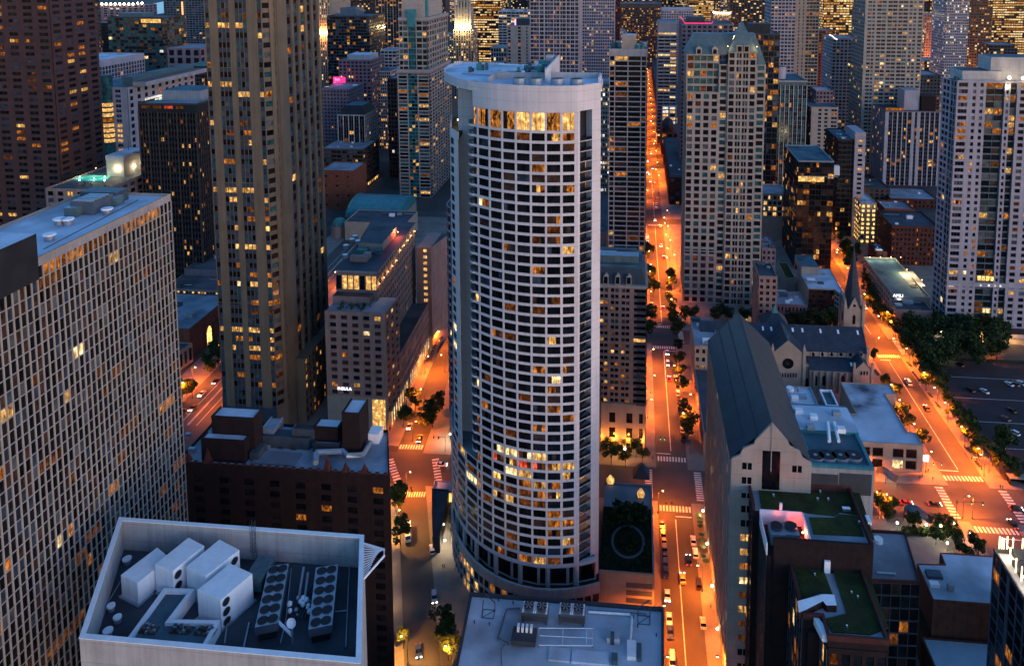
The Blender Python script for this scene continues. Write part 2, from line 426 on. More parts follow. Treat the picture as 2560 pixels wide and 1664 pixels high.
# ================================================================== the curved white tower in the middle
def curved_tower():
    ecx, ecy, ea, eb = -27., 255., 38.5, 41.5
    def E(t, k=0.): return (ecx+((ea if t > 0 else 37.-(2.4 if k > 1 else 0))+k)*math.sin(t), ecy-(eb+k)*math.cos(t))
    def tu(u, z, k=0.):
        lo, hi = -1.58, .46
        for _ in range(50):
            m = (lo+hi)/2; e = E(m, k)
            if Q(e[0], e[1], z)[0] < u: lo = m
            else: hi = m
        return lo
    org = (-30., 245., 0.)
    root = thing('apartment_tower', 'tall white tower with a curved gridded front and an overhanging white roof slab', 'tower', org)
    W = MB(); wins = []
    ZB, ZT, NR = 19., 153.6, 44
    ZL = ZB+(ZT-ZB)/NR*9
    us = [1184, 1193.8, 1222.6, 1255, 1289, 1326.5, 1364.5, 1403.3, 1444]
    ts = [tu(u, 150) for u in us]
    e = [E(t) for t in ts]
    PE = (-10.2, 221.3)
    q1 = E(tu(1450, 150)); 
    WD = [('gl_black', 6), ('gl_dark', 4), ('gl_brown', .6), ('gl_blue', .5)]
    st = dict(nr=NR, sf=.27, rec=.2, so=.03, wall='white_conc', dark=WD, litp=.20, panes=3); WL = [('lit_a', 2), ('lit_b', 4), ('lit_d', 5), ('lit_c', .6)]
    litrows = {31: .6, 24: .35}
    for i in range(len(e)-1):
        a, b = e[i], e[i+1]
        pat = {0: 'w.3 p.08', 7: 'p.09 w.72 p.19'}.get(i, 'p.07 w.86 p.07')
        # rows split so that the lower dozen floors show many lit rooms
        fl = (ZT-ZB)/NR; zz = ZB
        for n_, lp, wm in ((6, .22 if i < 4 else .34, WL), (3, .75 if 1 < i < 7 else .45, [('lit_a', 4), ('lit_b', 3), ('lit_d', 2)]), (1, .8 if i > 2 else .5, [('lit_a', 3), ('lit_c', 1), ('lit_b', 2)]), (1, .9 if 1 < i < 7 else .3, [('lit_a', 2), ('lit_r', 1.2), ('lit_c', 2)]), (1, 1. if 1 < i < 6 else .1, [('lit_c', 4), ('lit_full', 2)]), (32, .10 if i < 6 else .17, WL)):
            facade(W, wins, a, b, zz, zz+n_*fl, **{**st, 'nr': n_, 'litp': lp, 'warm': wm, 'pat': pat}); zz += n_*fl
        facade(W, wins, a, b, ZT, 159.5, nr=1, sf=.12, rec=.3, so=.08, wall='white_conc', pat=pat, litp=1, panes=3, warm=[('pent_b', 1)] if i in (4, 5) else [('pent', 3), ('pent_b', .6)])
    # lower dozen storeys wrap round to the left
    tl = [-1.50+(ts[0]+1.50)*k/5 for k in range(6)]
    for k in range(5):
        facade(W, wins, E(tl[k]), E(tl[k+1]), ZB, ZL, **{**st, 'nr': 9, 'litp': .16, 'warm': WL, 'pat': 'p.07 w.86 p.07'})
    # solid cores
    core = [E(tl[k], -.25) for k in range(6)]+[E(t, -.25) for t in ts[1:]]
    W.prism([(-61., 276)]+core+[(-12, 276)], ZB-.3, ZL-.3, 'black', 'roof_g')
    W.prism([(-50, 270)]+[E(t, -.36) for t in ts]+[(-12.5, 226), (-12.5, 270)], ZL-.2, 159.4, 'black')
    # crown band over the penthouse, then the roof slab that runs out to the left tip
    tc = [tu(1182, 160)+(ts[-1]-tu(1182, 160))*k/14 for k in range(15)]
    outer = [E(t, .06) for t in tc]+[PE]
    for i in range(len(outer)-1):
        a, b = outer[i], outer[i+1]; l = math.hypot(b[0]-a[0], b[1]-a[1]); n = ((b[1]-a[1])/l, -(b[0]-a[0])/l)
        W.seg(a, b, n, -.6, 0, 159.5, 167., 'white_conc')
    # right pier with the balcony slot beside it
    pr = E(ts[-1], .02); dx, dy = PE[0]-pr[0], PE[1]-pr[1]; L = math.hypot(dx, dy); n = (dy/L, -dx/L)
    at = lambda s, o=0.: (pr[0]+dx*s+n[0]*o, pr[1]+dy*s+n[1]*o)
    W.seg(at(0), at(.10), n, -3, .03, 10, 159.49, 'white_conc')
    W.seg(at(.62), at(1), n, -40, .05, 0, 159.49, 'white_conc')
    W.seg(at(.10), at(.62), n, -3.2, -2.6, 10, 159.4, 'black')
    fh = (ZT-ZB)/NR
    for r in range(NR):
        z = ZB+r*fh
        q = [at(.12, -2.55)+(z+.3,), at(.60, -2.55)+(z+.3,), at(.60, -2.55)+(z+fh-.35,), at(.12, -2.55)+(z+fh-.35,)]
        wins.append((q, pick([('lit_a', 3), ('lit_b', 2)]) if R.random() < .28 else pick(WD), n))
        b = MB(); b.seg(at(.10), at(.62), n, -2.5, -.05, z-.16, z+.12, 'pale_conc'); b.seg(at(.10), at(.62), n, -.16, -.08, z+.12, z+1.05, 'gl_dark')
        b.build('balcony', root, org)
    # short balconies and the tall blank wall left of the main bay
    y1 = 236.
    xa, xb = A(1151, 700, y1)[0], A(1186, 700, y1)[0]
    W.box(xa, xb+1, y1, y1+8, ZL, 164.2, 'white_conc')
    e0 = E(ts[0], 0); 
    for r in range(10, NR+1):
        z = ZB+r*fh; b = MB(); tip = []
        for k in range(6):
            a = math.pi*.5*k/5; tip.append((e0[0]-2.3*math.sin(a), e0[1]+3.2-3.2*math.cos(a)))
        b.prism([(e0[0]+.3, e0[1]+.3)]+tip+[(e0[0]+.3, e0[1]+5.5)], z-.25, z+.28, 'white_conc')
        b.prism([(e0[0]+.1, e0[1]+.6)]+[(p[0]+.2, p[1]+.12) for p in tip[1:]]+[(e0[0]+.1, e0[1]+5.)], z+.28, z+1.1, 'gl_grey')
        b.build('balcony', root, org)
    # dark slot and curved side wall topped by the planted terrace
    ZC = 149.3
    W.box(A(1140, 700, 247)[0], A(1156, 700, 247)[0], 247, 252, ZL, ZC-1, 'gl_black')
    t0, t1 = -1.62, tu(1143.5, 150)
    tt = [-1.60]+[tu(q, 150) for q in (1124.5, 1135)]+[t1]
    for k in range(3):
        facade(W, wins, E(tt[k]), E(tt[k+1]), ZL, ZC-1.6, nr=33, sf=.30, rec=.2, wall='white_conc', pat='p.12 w.76 p.12' if k < 2 else 'p.98 w.01 p.01', dark=WD, litp=.06)
        a, b = E(tt[k], .02), E(tt[k+1], .02); l = math.hypot(b[0]-a[0], b[1]-a[1]); n2 = ((b[1]-a[1])/l, -(b[0]-a[0])/l)
        W.seg(a, b, n2, -.5, 0, ZC-1.65, ZC+.7, 'white_conc')
    W.prism([E(t, -.26) for t in tt]+[(E(t1)[0]/E(t1)[1]*246.5, 246.5), (-57.6, 276), (-61.4, 276)], ZL-.1, ZC-1.7, 'black')
    b = MB(); b.prism([E(t, -.55) for t in tt]+[(-55.5, 238), (-53, 268), (-61, 268)], ZC-1.68, ZC-.6, 'sedum')
    ter = b.build('planted_terrace', root, org)
    for k in range(8):
        x, y = R.uniform(-60.5, -55.5), R.uniform(246, 262); b = MB(); b.ball(x, y, ZC+.2, .28, 'bulb_small'); b.cyl(x, y, ZC-.6, ZC, .06, 'steel_d', n=5); b.build('terrace_lamp', ter, org)
    # colonnade, planted ledge and base
    NB = 16; to = [-1.52+(.44+1.52)*k/NB for k in range(NB+1)]
    ocol = [E(t, 2.6) for t in to]
    for k in range(NB):
        a, b = ocol[k], ocol[k+1]; l = math.hypot(b[0]-a[0], b[1]-a[1]); n3 = ((b[1]-a[1])/l, -(b[0]-a[0])/l)
        W.seg(a, b, n3, -.7, 0, 10.4, 13.3, 'pale_conc')
        facade(W, wins, a, b, 0, 10.4, nr=3, nc=2, pw=.16, sf=.2, rec=.4, wall='pale_conc', litp=.4, warm=[('lit_a', 3), ('lit_b', 2)])
    W.prism([(-61, 270)]+[E(t, 2.0) for t in to]+[(-12, 250)], 0, 11.4, 'black', 'soil')
    for k in range(8):
        ta, tb = -1.5+1.95*k/8, -1.5+1.95*(k+1)/8
        facade(W, wins, E(ta, -1.2), E(tb, -1.2), 11.4, ZB-.4, nr=1, nc=1, pw=.1, sf=.1, rec=.3, wall='pale_conc', litp=.45 if k > 5 else .08, warm=[('lit_full', 2), ('lit_a', 1)])
    W.prism([(-58, 268)]+[E(t, -1.75) for t in to]+[(-13, 250)], 11.4, ZB-.3, 'black')
    for k in range(NB):
        a, b = E(to[k], .05), E(to[k+1], .05); l = math.hypot(b[0]-a[0], b[1]-a[1]); n3 = ((b[1]-a[1])/l, -(b[0]-a[0])/l)
        W.seg(a, b, n3, -1.3, 0, ZB-.75, ZB+.35, 'white_conc')
    for u in (1139, 1158, 1188, 1237, 1299, 1369, 1439.5):
        t = tu(u, 20); b = MB(); p = E(t, -.55)
        b.cyl(p[0], p[1], 11.3, ZB-.7, .75, 'pale_conc', n=10); b.build('column', root, org)
    b = MB()
    for k in range(170):
        t = R.uniform(-1.4, .4); p = E(t, R.uniform(.2, 1.7)); leafball(b, p[0], p[1], 11.9, .7, 9)
    b.build('ledge_planting', root, org, 'stuff')
    lamp_in(root, org, (-56.5, 240, 152), (1., .5, .22), 420, 'terrace_light')
    # roof slab
    tip = [(-63, 269), (-64.6, 264), (-65.3, 258), (-64.4, 249), (-62, 240), (-58.6, 233.4), (-54.6, 226.6), (-50, 222)]
    arc = [E(t, .02) for t in tc[1:]]
    rf = MB(); slab = tip+arc+[PE, (-10.2, 236), (-26.5, 236), (-26.5, 262), (-47, 267)]
    rf.prism(slab, 164.3, 166.2, 'white_conc', 'roof_w')
    roof = rf.build('roof_slab', root, org)
    rim = MB()
    edge = tip+arc[:1]
    for i in range(len(edge)-1):
        a, b = edge[i], edge[i+1]; l = math.hypot(b[0]-a[0], b[1]-a[1]); n3 = ((b[1]-a[1])/l, -(b[0]-a[0])/l)
        rim.seg(a, b, n3, -.5, .03, 164.2, 167, 'white_conc')
    rim.seg((-47, 267), (-63, 269), (0, 1), -.4, .02, 164.3, 166.9, 'white_conc')
    rim.build('parapet', roof, org)
    b = MB()  # sunken plant yard behind the crown
    b.box(-44, -43.5, 222, 232, 166.2, 168.2, 'pale_conc'); b.box(-43.5, -27.2, 231.5, 232, 166.2, 168.3, 'pale_conc')
    b.box(-27.1, -26.5, 224, 262, 166.2, 170.5, 'white_conc'); b.box(-26.4, -11, 235.4, 236, 166.2, 168, 'pale_conc'); b.box(-11.2, -10.6, 226, 235.3, 166.2, 168, 'white_conc')
    b.build('plant_screen', roof, org)
    for x in (-34.5, -29.5, -23, -17.3):
        b = MB(); b.cyl(x, 221.5, 166.2, 168.1, 2.0, 'steel', 'steel_d', n=18); b.cyl(x, 221.5, 168.1, 168.16, 1.6, 'black', n=16); b.build('roof_fan', roof, org)
    for k in range(34):
        b = MB(); x, y = R.uniform(-38, -28), R.uniform(234, 258); s = R.uniform(.4, 1.3); b.box(x-s, x+s, y-s*.7, y+s*.7, 166.2, 166.2+R.uniform(.8, 3.4), R.choice(['steel', 'copper', 'steel_d', 'slate_teal', 'unit_w'])); b.build('roof_unit', roof, org)
    for k in range(9):
        b = MB(); x, y = R.uniform(-57, -50), R.uniform(246, 256); b.box(x-.5, x+.5, y-.5, y+.5, 166.2, 166.2+R.uniform(.8, 2.6), R.choice(['copper', 'steel_d', 'slate_teal'])); b.build('roof_unit', roof, org)
    b = MB(); b.tube([(-48, 262, 167), (-29, 258, 167), (-29, 240, 167)], .35, 'unit_w'); b.tube([(-56, 240, 166.6), (-44, 236, 166.6)], .2, 'steel')
    b.box(-30.5, -28, 255, 259, 166.2, 171, 'pale_conc'); b.box(-42, -33, 244, 247, 166.2, 166.7, 'roof_g'); b.box(-45, -31, 249, 253, 166.2, 167.2, 'roof_w')
    b.build('roof_equipment', roof, org)
    fin(root, W, wins, org, 96)
def leafball(b, x, y, z, r, n, m=('leaf', 'leaf_dk')):
    for _ in range(n):
        a, c = R.uniform(0, 6.28), R.uniform(-1, 1); q = r*R.uniform(.5, 1); s = r*R.uniform(.22, .42)
        p = Vector((x+q*math.cos(a)*math.sqrt(1-c*c), y+q*math.sin(a)*math.sqrt(1-c*c), z+q*c*.8))
        d = Vector((R.uniform(-1, 1), R.uniform(-1, 1), R.uniform(-.2, 1))).normalized(); t = d.orthogonal().normalized()*s; w = d.cross(t)
        b.face([p-t, p-w, p+t, p+w], R.choice(m))
curved_tower()
# ================================================================== podium with the roof garden
def podium():
    y0 = 222.; x0 = -10.; x1 = A(1636, 1420, y0)[0]; z = A(1510, 1426, y0)[1]
    org = ((x0+x1)/2, 243, 0)
    root = thing('podium_building', 'low stone podium with a planted roof garden and a round gravel path', 'building', org)
    W = MB(); W.box(x0, x1, y0, 264, 0, z-1.4, 'sand')
    W.box(x0, x1, y0-.02, y0+.5, z-1.4, z, 'sand'); W.box(x1-.5, x1+.02, y0+.5, 264, z-1.4, z, 'grey_conc'); W.box(x0, x1-.5, 263.5, 264.02, z-1.4, z, 'grey_conc')
    W.build('wall', root, org)
    for k in range(3):
        b = MB(); zz = z-3.3-k*2.6; b.box(-1.5, x1-.6, y0-.05, y0+.03, zz-1.7, zz, 'steel_d'); b.build('louvre_panel', root, org)
    b = MB(); b.box(x0+.05, x1-.5, y0+.5, 252, z-1.39, z-.8, 'lawn'); g = b.build('roof_garden', root, org)
    b = MB(); cx, cy = P(1570, 1352, z-.8)
    n = 30; ri, ro = 5.2, 6.1
    for i in range(n):
        a0, a1 = 2*math.pi*i/n, 2*math.pi*(i+1)/n
        f = lambda r, a: (cx+r*math.cos(a)*.92, cy+r*math.sin(a)*1.25, z-.76)
        b.face([f(ri, a0), f(ro, a0), f(ro, a1), f(ri, a1)], 'gravel')
    b.build('gravel_path', g, org)
    b = MB()
    for k in range(230):
        x, y = R.uniform(x0+.8, x1-1.2), R.uniform(y0+1, 251)
        d = math.hypot((x-cx)/.92, (y-cy)/1.25)
        if 4.6 < d < 6.8: continue
        leafball(b, x, y, z-.3, R.uniform(.5, 1.2), 12, ('leaf', 'leaf_dk', 'leaf_dk'))
    for k in range(16):
        leafball(b, cx+R.uniform(-5, 6), cy+9.5+R.uniform(-2, 4), z+R.uniform(.8, 2.6), R.uniform(1.4, 2.4), 60, ('leaf_dk', 'leaf_dk', 'leaf'))
    b.build('shrubbery', g, org, 'stuff')
    b = MB(); b.box(x0+.05, x1-.5, 252, 263.5, z-1.39, z-.7, 'roof_g'); rf = b.build('roof', root, org)
    for u, v, s in ((1526, 1199, 1.4), (1602, 1233, 1.3)):
        x, y = P(u, v+8, z-.7); b = MB(); b.box(x-s, x+s, y-1, y+1, z-.7, z+.4, 'grey_conc')
        b.taper(rect(x-s, x+s, y-1, y+1), z+.4, rect(x-.15, x+.15, y-1, y+1), z+2., 'lit_full'); b.face([(x-s*.8, y-1.02, z-.4), (x+s*.8, y-1.02, z-.4), (x+s*.8, y-1.02, z+.4), (x-s*.8, y-1.02, z+.4)], 'lit_full'); b.build('skylight', rf, org)
    b = MB(); x, y = P(1604, 1180, z); b.taper(rect(x-3.4, x+3, y-3, y+3), z-.7, rect(x-.4, x+.3, y-.4, y+.4), z+3.6, 'roof_d'); b.build('hipped_roof', rf, org)
podium()
# ================================================================== long slab with pale mullions (left edge)
def mullion_slab():
    z = 141.; x1, y1 = P(419.5, 484, z); xb, yb = P(0, 694, z); x1 = (x1+xb)/2
    xl = x1-24.; y0 = yb-26; org = (x1, (y0+y1)/2, 0)
    WD = [('gl_grey', 1.5), ('gl_dark', 6), ('gl_blue', 1.5), ('gl_brown', 2), ('gl_black', 4)]
    fac = dict(nc=round((y1-y0)/1.62), nr=51, pw=.19, sf=.09, rec=.16, pp=.10, so=.03, wall='mullion', pier='mullion', span='grey_conc', dark=WD, warm=[('lit_b', 4), ('lit_a', 2), ('lit_d', 9), ('lit_c', .7)], litp=.028, run=.25, wide=.55, top=1.2)
    root, W, wins, org = bld('office_slab', 'broad slab block with close pale mullions and flat blue-grey roof at the left edge', rect(xl, x1, y0, y1), z, {1: fac, 2: dict(fac, nc=14)}, wall='sand', roof='roof_w', par=.6, finish=False)
    fin(root, W, wins, org, 96)
    rf = [c for c in root.children if c.name.startswith('roof')][0]
    px, py = P(91, 590, z+8); b = MB(); b.box(xl+1, px, y0, py, z-.6, z+8.5, 'black', 'roof_w'); b.build('plant_house', rf, org)
    for u, v, k in ((235, 520, 0), (188, 532, 1), (262, 497, 2), (285, 507, 1)):
        x, y = P(u, v, z); b = MB()
        if k == 0: b.box(x-3.4, x+2.6, y-3.6, y+3.6, z-.6, z+2.6, 'blue_steel'); [b.box(x-3, x+2.2, y-3.2+1.3*i, y-2.4+1.3*i, z+2.6, z+2.9, 'steel') for i in range(5)]
        elif k == 1: b.box(x-1.6, x+1.6, y-1.6, y+1.6, z-.6, z+1.7, 'slate_teal', 'steel')
        else: b.box(x-5, x+5, y-2.2, y+2.2, z-.6, z+2.4, 'steel_d')
        b.build('air_handler', rf, org)
    for u, v in ((305, 484), (190, 528), (268, 530), (124, 595), (148, 556), (170, 556)):
        x, y = P(u, v, z); b = MB(); b.cyl(x, y, z-.6, z+.7, 1.0, 'steel', 'unit_w', n=12); b.cyl(x, y, z+.7, z+1., 1.35, 'unit_w', n=12); b.build('roof_vent', rf, org)
    b = MB(); b.tube([P(110, 622, z)+(z,), P(345, 500, z)+(z,)], .12, 'steel_d'); b.build('roof_pipe', rf, org)
mullion_slab()
# ================================================================== roof basin with the white plant boxes (bottom left)
def basin():
    y1 = 150.; xl, z = A(299, 1309, y1); xr, z2 = A(909, 1322, y1); z = (z+z2)/2
    fl = P(185, 1611, z); fr = P(902, 1640, z); y0 = (fl[1]+fr[1])/2
    poly = [(fl[0], y0), (fr[0]+.5, y0), (xr, y1), (xl, y1)]
    zf = z-7.; org = ((xl+xr)/2, 135, 0)
    root = thing('concrete_building', 'pale concrete building whose walled roof basin holds four white boxes and fan banks', 'building', org)
    W = MB(); W.prism(poly, 0, zf-.05, 'pale_conc')
    inn = inset(poly, [.9, .8, .8, .8])
    for i in range(4):
        j = (i+1) % 4; W.prism([poly[i], poly[j], inn[j], inn[i]], zf-.05, z, 'pale_conc')
    W.build('wall', root, org)
    b = MB(); b.prism(inset(poly, [.8]*4), zf-.1, zf, 'roof_d'); rf = b.build('roof', root, org)
    b = MB()
    for i in range(4):
        j = (i+1) % 4; o = inset(poly, [-.08]*4); ii = inset(poly, [1.0, .9, .9, .9]); b.prism([o[i], o[j], ii[j], ii[i]], z+.005, z+.16, 'unit_w')
    b.build('coping', root, org)
    s = 2.938
    c = lambda x, y, zz=0.: P(170+x/s, 1290+y/s, zf+zz)
    # four white plant boxes: roof outline at height h, sides vertical
    hs = 6.0
    boxes = [((388, 430), (510, 490), (745, 300), (655, 228), 5.), ((638, 352), (770, 400), (1000, 215), (885, 155), 6.4), ((868, 368), (1010, 440), (1258, 245), (1112, 170), 6.4), ((950, 540), (1120, 615), (1354, 420), (1190, 345), 6.4)]
    for k, (p0, p1, p2, p3, h) in enumerate(boxes):
        q = [c(p[0], p[1], h) for p in (p0, p1, p2, p3)]
        t = thing('plant_box', ['dull white plant box at the left end of the row, nearest the left basin wall', 'white plant box with two dark round vents, second from the left of the roof row', 'white plant box at the back against the basin wall, one vent at its end', 'largest white plant box with three dark round vents down its corner'][k], 'plant box', (q[0][0], q[0][1], zf), 0, 'white boxes in the roof basin')
        b = MB(); o = (q[0][0], q[0][1], zf); b.prism(q, zf, zf+h, 'unit_w'); b.build('casing', t, o)
        b = MB(); b.prism(inset(q if area(q) > 0 else q[::-1], [-.5]*4), zf, zf+.35, 'steel'); b.build('plinth', t, o)
        a, d = q[1], q[2]; L = math.hypot(d[0]-a[0], d[1]-a[1]); tx = ((d[0]-a[0])/L, (d[1]-a[1])/L); nx = (tx[1], -tx[0])
        holes = {0: [], 1: [(1.1, h-1.6), (1.1, h-4.)], 2: [(L-1.3, h-1.6)], 3: [(1.2, h-1.2), (1.2, h-3.3), (1.2, h-5.4)]}[k]
        for hx, hz in holes:
            b = MB(); m = (a[0]+tx[0]*hx, a[1]+tx[1]*hx); rr = .85; n = 16
            vs = [(m[0]+tx[0]*rr*math.cos(2*math.pi*i/n)+nx[0]*.04, m[1]+tx[1]*rr*math.cos(2*math.pi*i/n)+nx[1]*.04, zf+hz+rr*math.sin(2*math.pi*i/n)) for i in range(n)]
            b.face(vs, 'black'); ring = [vs[i] for i in range(n)]+[vs[0]]; b.tube(ring, .07, 'steel', n=4, cap=False); b.build('vent_hole', t, o)
    # L-shaped low plant enclosure with white coping
    out = [c(*p, 2.8) for p in ((385, 960), (705, 525), (930, 530), (760, 755), (1118, 760), (1000, 970))]
    if area(out) < 0: out = out[::-1]
    t = thing('plant_enclosure', 'low L-shaped roof enclosure edged with a white coping, in front of the white boxes', 'enclosure', (out[0][0], out[0][1], zf)); o = (out[0][0], out[0][1], zf)
    ii = inset(out, [.8]*6); b = MB()
    for i in range(6):
        j = (i+1) % 6; b.prism([out[i], out[j], ii[j], ii[i]], zf, zf+2.8, 'unit_w')
    b.build('coping_wall', t, o); b = MB(); b.prism(inset(out, [.75]*6), zf, zf+2.1, 'roof_t'); b.build('deck', t, o)
    for u, v in ((585, 835), (835, 835), (1010, 850)):
        x, y = P(170+u/s, 1290+v/s, zf+2.1); b = MB(); b.box(x-2, x+2, y-.9, y+.9, zf+2.1, zf+2.25, 'umber')
        for k in range(22): xx, yy = x+R.uniform(-1.8, 1.8), y+R.uniform(-.8, .8); b.box(xx-.25, xx+.25, yy-.2, yy+.2, zf+2.25, zf+2.3+R.uniform(.15, .7), R.choice(['roof_br', 'umber', 'steel', 'steel_d']))
        b.build('pump_tray', t, o)
    for k, (pts, r_) in enumerate(((((1150, 930), (1180, 700), (1300, 640), (1360, 640)), .16), (((1560, 930), (1600, 760), (1640, 380)), .12), (((2040, 960), (2060, 500), (2075, 240)), .14), (((420, 420), (300, 620), (210, 860)), .12), (((1290, 960), (1330, 780)), .2), (((1960, 700), (2050, 690)), .15))):
        q = [c(*p, .35)+(zf+.35,) for p in pts]; o = q[0]; b = MB(); b.tube(q, r_, 'steel', n=5); tag(b.build('roof_pipe', None, (o[0], o[1], zf)), 'thin pipe on the dark floor of the roof basin '+('before the largest white box', 'between the two cooling banks', 'along the right basin wall', 'along the left basin wall', 'left of the first cooling bank', 'right of the second cooling bank')[k], 'pipe')
    # two tilted fan banks
    for k, (p0, p1, p2, p3) in enumerate((((1372, 815), (1545, 780), (1622, 345), (1475, 365)), ((1765, 830), (1940, 795), (1985, 350), (1820, 375)))):
        hh = 3.6; q = [c(p[0], p[1], hh) for p in (p0, p1, p2, p3)]; o = (q[0][0], q[0][1], zf)
        t = thing('cooling_unit', ['steel cooling bank with twelve round fans, beside the largest white box', 'steel cooling bank with twelve round fans, next to the right basin wall'][k], 'cooling unit', o, 0, 'cooling banks in the roof basin')
        b = MB(); b.prism(q, zf+1.9, zf+hh, 'blue_steel', 'steel'); iq = inset(q if area(q) > 0 else q[::-1], [.5]*4); b.prism(iq, zf+.2, zf+1.9, 'black'); b.build('cabinet', t, o)
        for i in range(6):
            for j in range(2):
                a = (i+.5)/6; w = (j+.5)/2*.86+.07
                l = [q[0][m]+(q[3][m]-q[0][m])*a for m in (0, 1)]; r = [q[1][m]+(q[2][m]-q[1][m])*a for m in (0, 1)]
                x, y = l[0]+(r[0]-l[0])*w, l[1]+(r[1]-l[1])*w; b = MB(); b.cyl(x, y, zf+hh-.02, zf+hh+.16, 1.02, 'steel_d', 'black', n=14); b.build('fan', t, o)
    # pipes, dishes, vents
    o = c(1690, 640)+(zf,); t = thing('duct_pair', 'two pale standing flues between the cooling banks', 'flue', o); b = MB()
    for p, q in (((1690, 630), (1730, 375)), ((1735, 640), (1762, 415))): b.tube([c(*p, .6)+(zf+.6,), c(*q, 2.2)+(zf+2.2,)], .28, 'steel', n=8)
    b.build('flue', t, o)
    o = c(1690, 690)+(zf,); t = thing('roof_piping', 'cluster of pale pipe elbows between the cooling banks', 'pipes', o); b = MB()
    for k in range(14):
        x, y = c(R.uniform(1620, 1790), R.uniform(640, 740)); b.ball(x, y, zf+R.uniform(.5, 1.8), R.uniform(.25, .65), R.choice(['unit_w', 'steel'])); b.cyl(x, y, zf, zf+1.2, .14, 'steel_d', n=6)
    for k in range(5): x, y = c(1660+k*25, 760); b.tube([(x, y, zf+.3), (x, y+9, zf+.3)], .14, 'steel_d', n=5)
    b.build('elbow', t, o)
    o = c(1650, 950)+(zf,); t = thing('satellite_dish', 'small white satellite dish on a post at the front of the roof basin', 'dish', o); b = MB()
    x, y = o[0], o[1]; b.tube([(x, y, zf), (x, y, zf+4.2)], .22, 'steel'); b.tube([(x, y, zf+2.2), c(1520, 790, 2.2)+(zf+3.4,)], .3, 'unit_w'); b.build('post', t, o)
    b = MB(); vs = []
    n = 14
    for i in range(n): a = 2*math.pi*i/n; vs.append((x+.95*math.cos(a), y-.25+.35*math.sin(a), zf+5.+.85*math.sin(a)))
    ctr = (x, y+.25, zf+5.)
    for i in range(n): b.face([vs[i], vs[(i+1) % n], ctr], 'unit_w')
    b.build('dish', t, o)
    for k, (u, v, r) in enumerate(((435, 345, .95), (318, 690, .8), (365, 775, .8), (295, 875, .95))):
        x, y = c(u, v); t = thing('roof_vent', ['flat white vent cap by the back of the left basin wall', 'small round vent halfway along the left basin wall', 'small round vent beside the L-shaped enclosure', 'flat white vent cap in the front left basin corner'][k], 'vent', (x, y, zf), 0, 'vents along the left basin wall')
        b = MB(); b.cyl(x, y, zf, zf+.9, r*.8, 'steel', n=12); b.build('pipe', t, (x, y, zf)); b = MB(); b.cyl(x, y, zf+.9, zf+1.25, r, 'unit_w', n=14); b.build('cap', t, (x, y, zf))
    x, y = c(1420, 500); o = (x, y, zf); t = thing('steel_cabinet', 'grey steel cabinet between the white boxes and the first cooling bank', 'cabinet', o); b = MB(); b.box(x-2, x+1.6, y-3, y+3, zf+1, zf+4, 'slate_teal'); b.build('casing', t, o); [b.build('leg', t, o) for b in [MB(), MB()] for i in [-1.8 if not len(t.children) > 1 else 1.2] if not b.box(x+i, x+i+.2, y-2.8, y-2.6, zf, zf+1, 'steel_d')]
    # caged ladder over the back wall
    x, y = A(634, 1310, y1-.9)[0], y1-1.0; o = (x, y, zf); t = thing('roof_ladder', 'dark caged ladder climbing the back wall of the roof basin', 'ladder', o); b = MB()
    for dx in (-.4, .4): b.tube([(x+dx, y, zf), (x+dx, y, z+2.6)], .05, 'steel_d', n=5)
    for k in range(16): b.tube([(x-.4, y, zf+.6*k), (x+.4, y, zf+.6*k)], .03, 'steel_d', n=4, cap=False)
    b.build('rungs', t, o); b = MB()
    for k in range(7):
        zz = zf+2.6+1.*k; b.tube([(x-.4, y, zz), (x-.5, y-.6, zz), (x, y-.95, zz), (x+.5, y-.6, zz), (x+.4, y, zz)], .04, 'steel_d', n=4, cap=False)
    for dx in (-.5, 0, .5): b.tube([(x+dx, y-.75, zf+2.5), (x+dx, y-.75, z+2.6)], .03, 'steel_d', n=4)
    b.build('cage', t, o)
    # slatted canopy on the right wall
    p = [P(170+a/s, 1290+bb/s, z-1.5) for a, bb in ((2172, 200), (2322, 245), (2322, 290), (2172, 460))]
    o = (p[0][0], p[0][1], z-1.5); t = thing('louvre_canopy', 'white slatted steel canopy sticking out of the right basin wall', 'canopy', o); b = MB()
    b.tube([q+(z-1.5,) for q in (p[0], p[1], p[2], p[3])], .25, 'unit_w', n=5); b.build('frame', t, o); b = MB()
    for k in range(13):
        f = k/13; a = [p[0][i]+(p[3][i]-p[0][i])*f for i in (0, 1)]; e2 = [p[1][i]+(p[2][i]-p[1][i])*f for i in (0, 1)]; f2 = 1-f*.8
        b.tube([(a[0], a[1], z-1.5), (a[0]+(e2[0]-a[0])*f2, a[1]+(e2[1]-a[1])*f2, z-1.5)], .12, 'unit_w', n=4)
    b.build('slat', t, o)
basin()
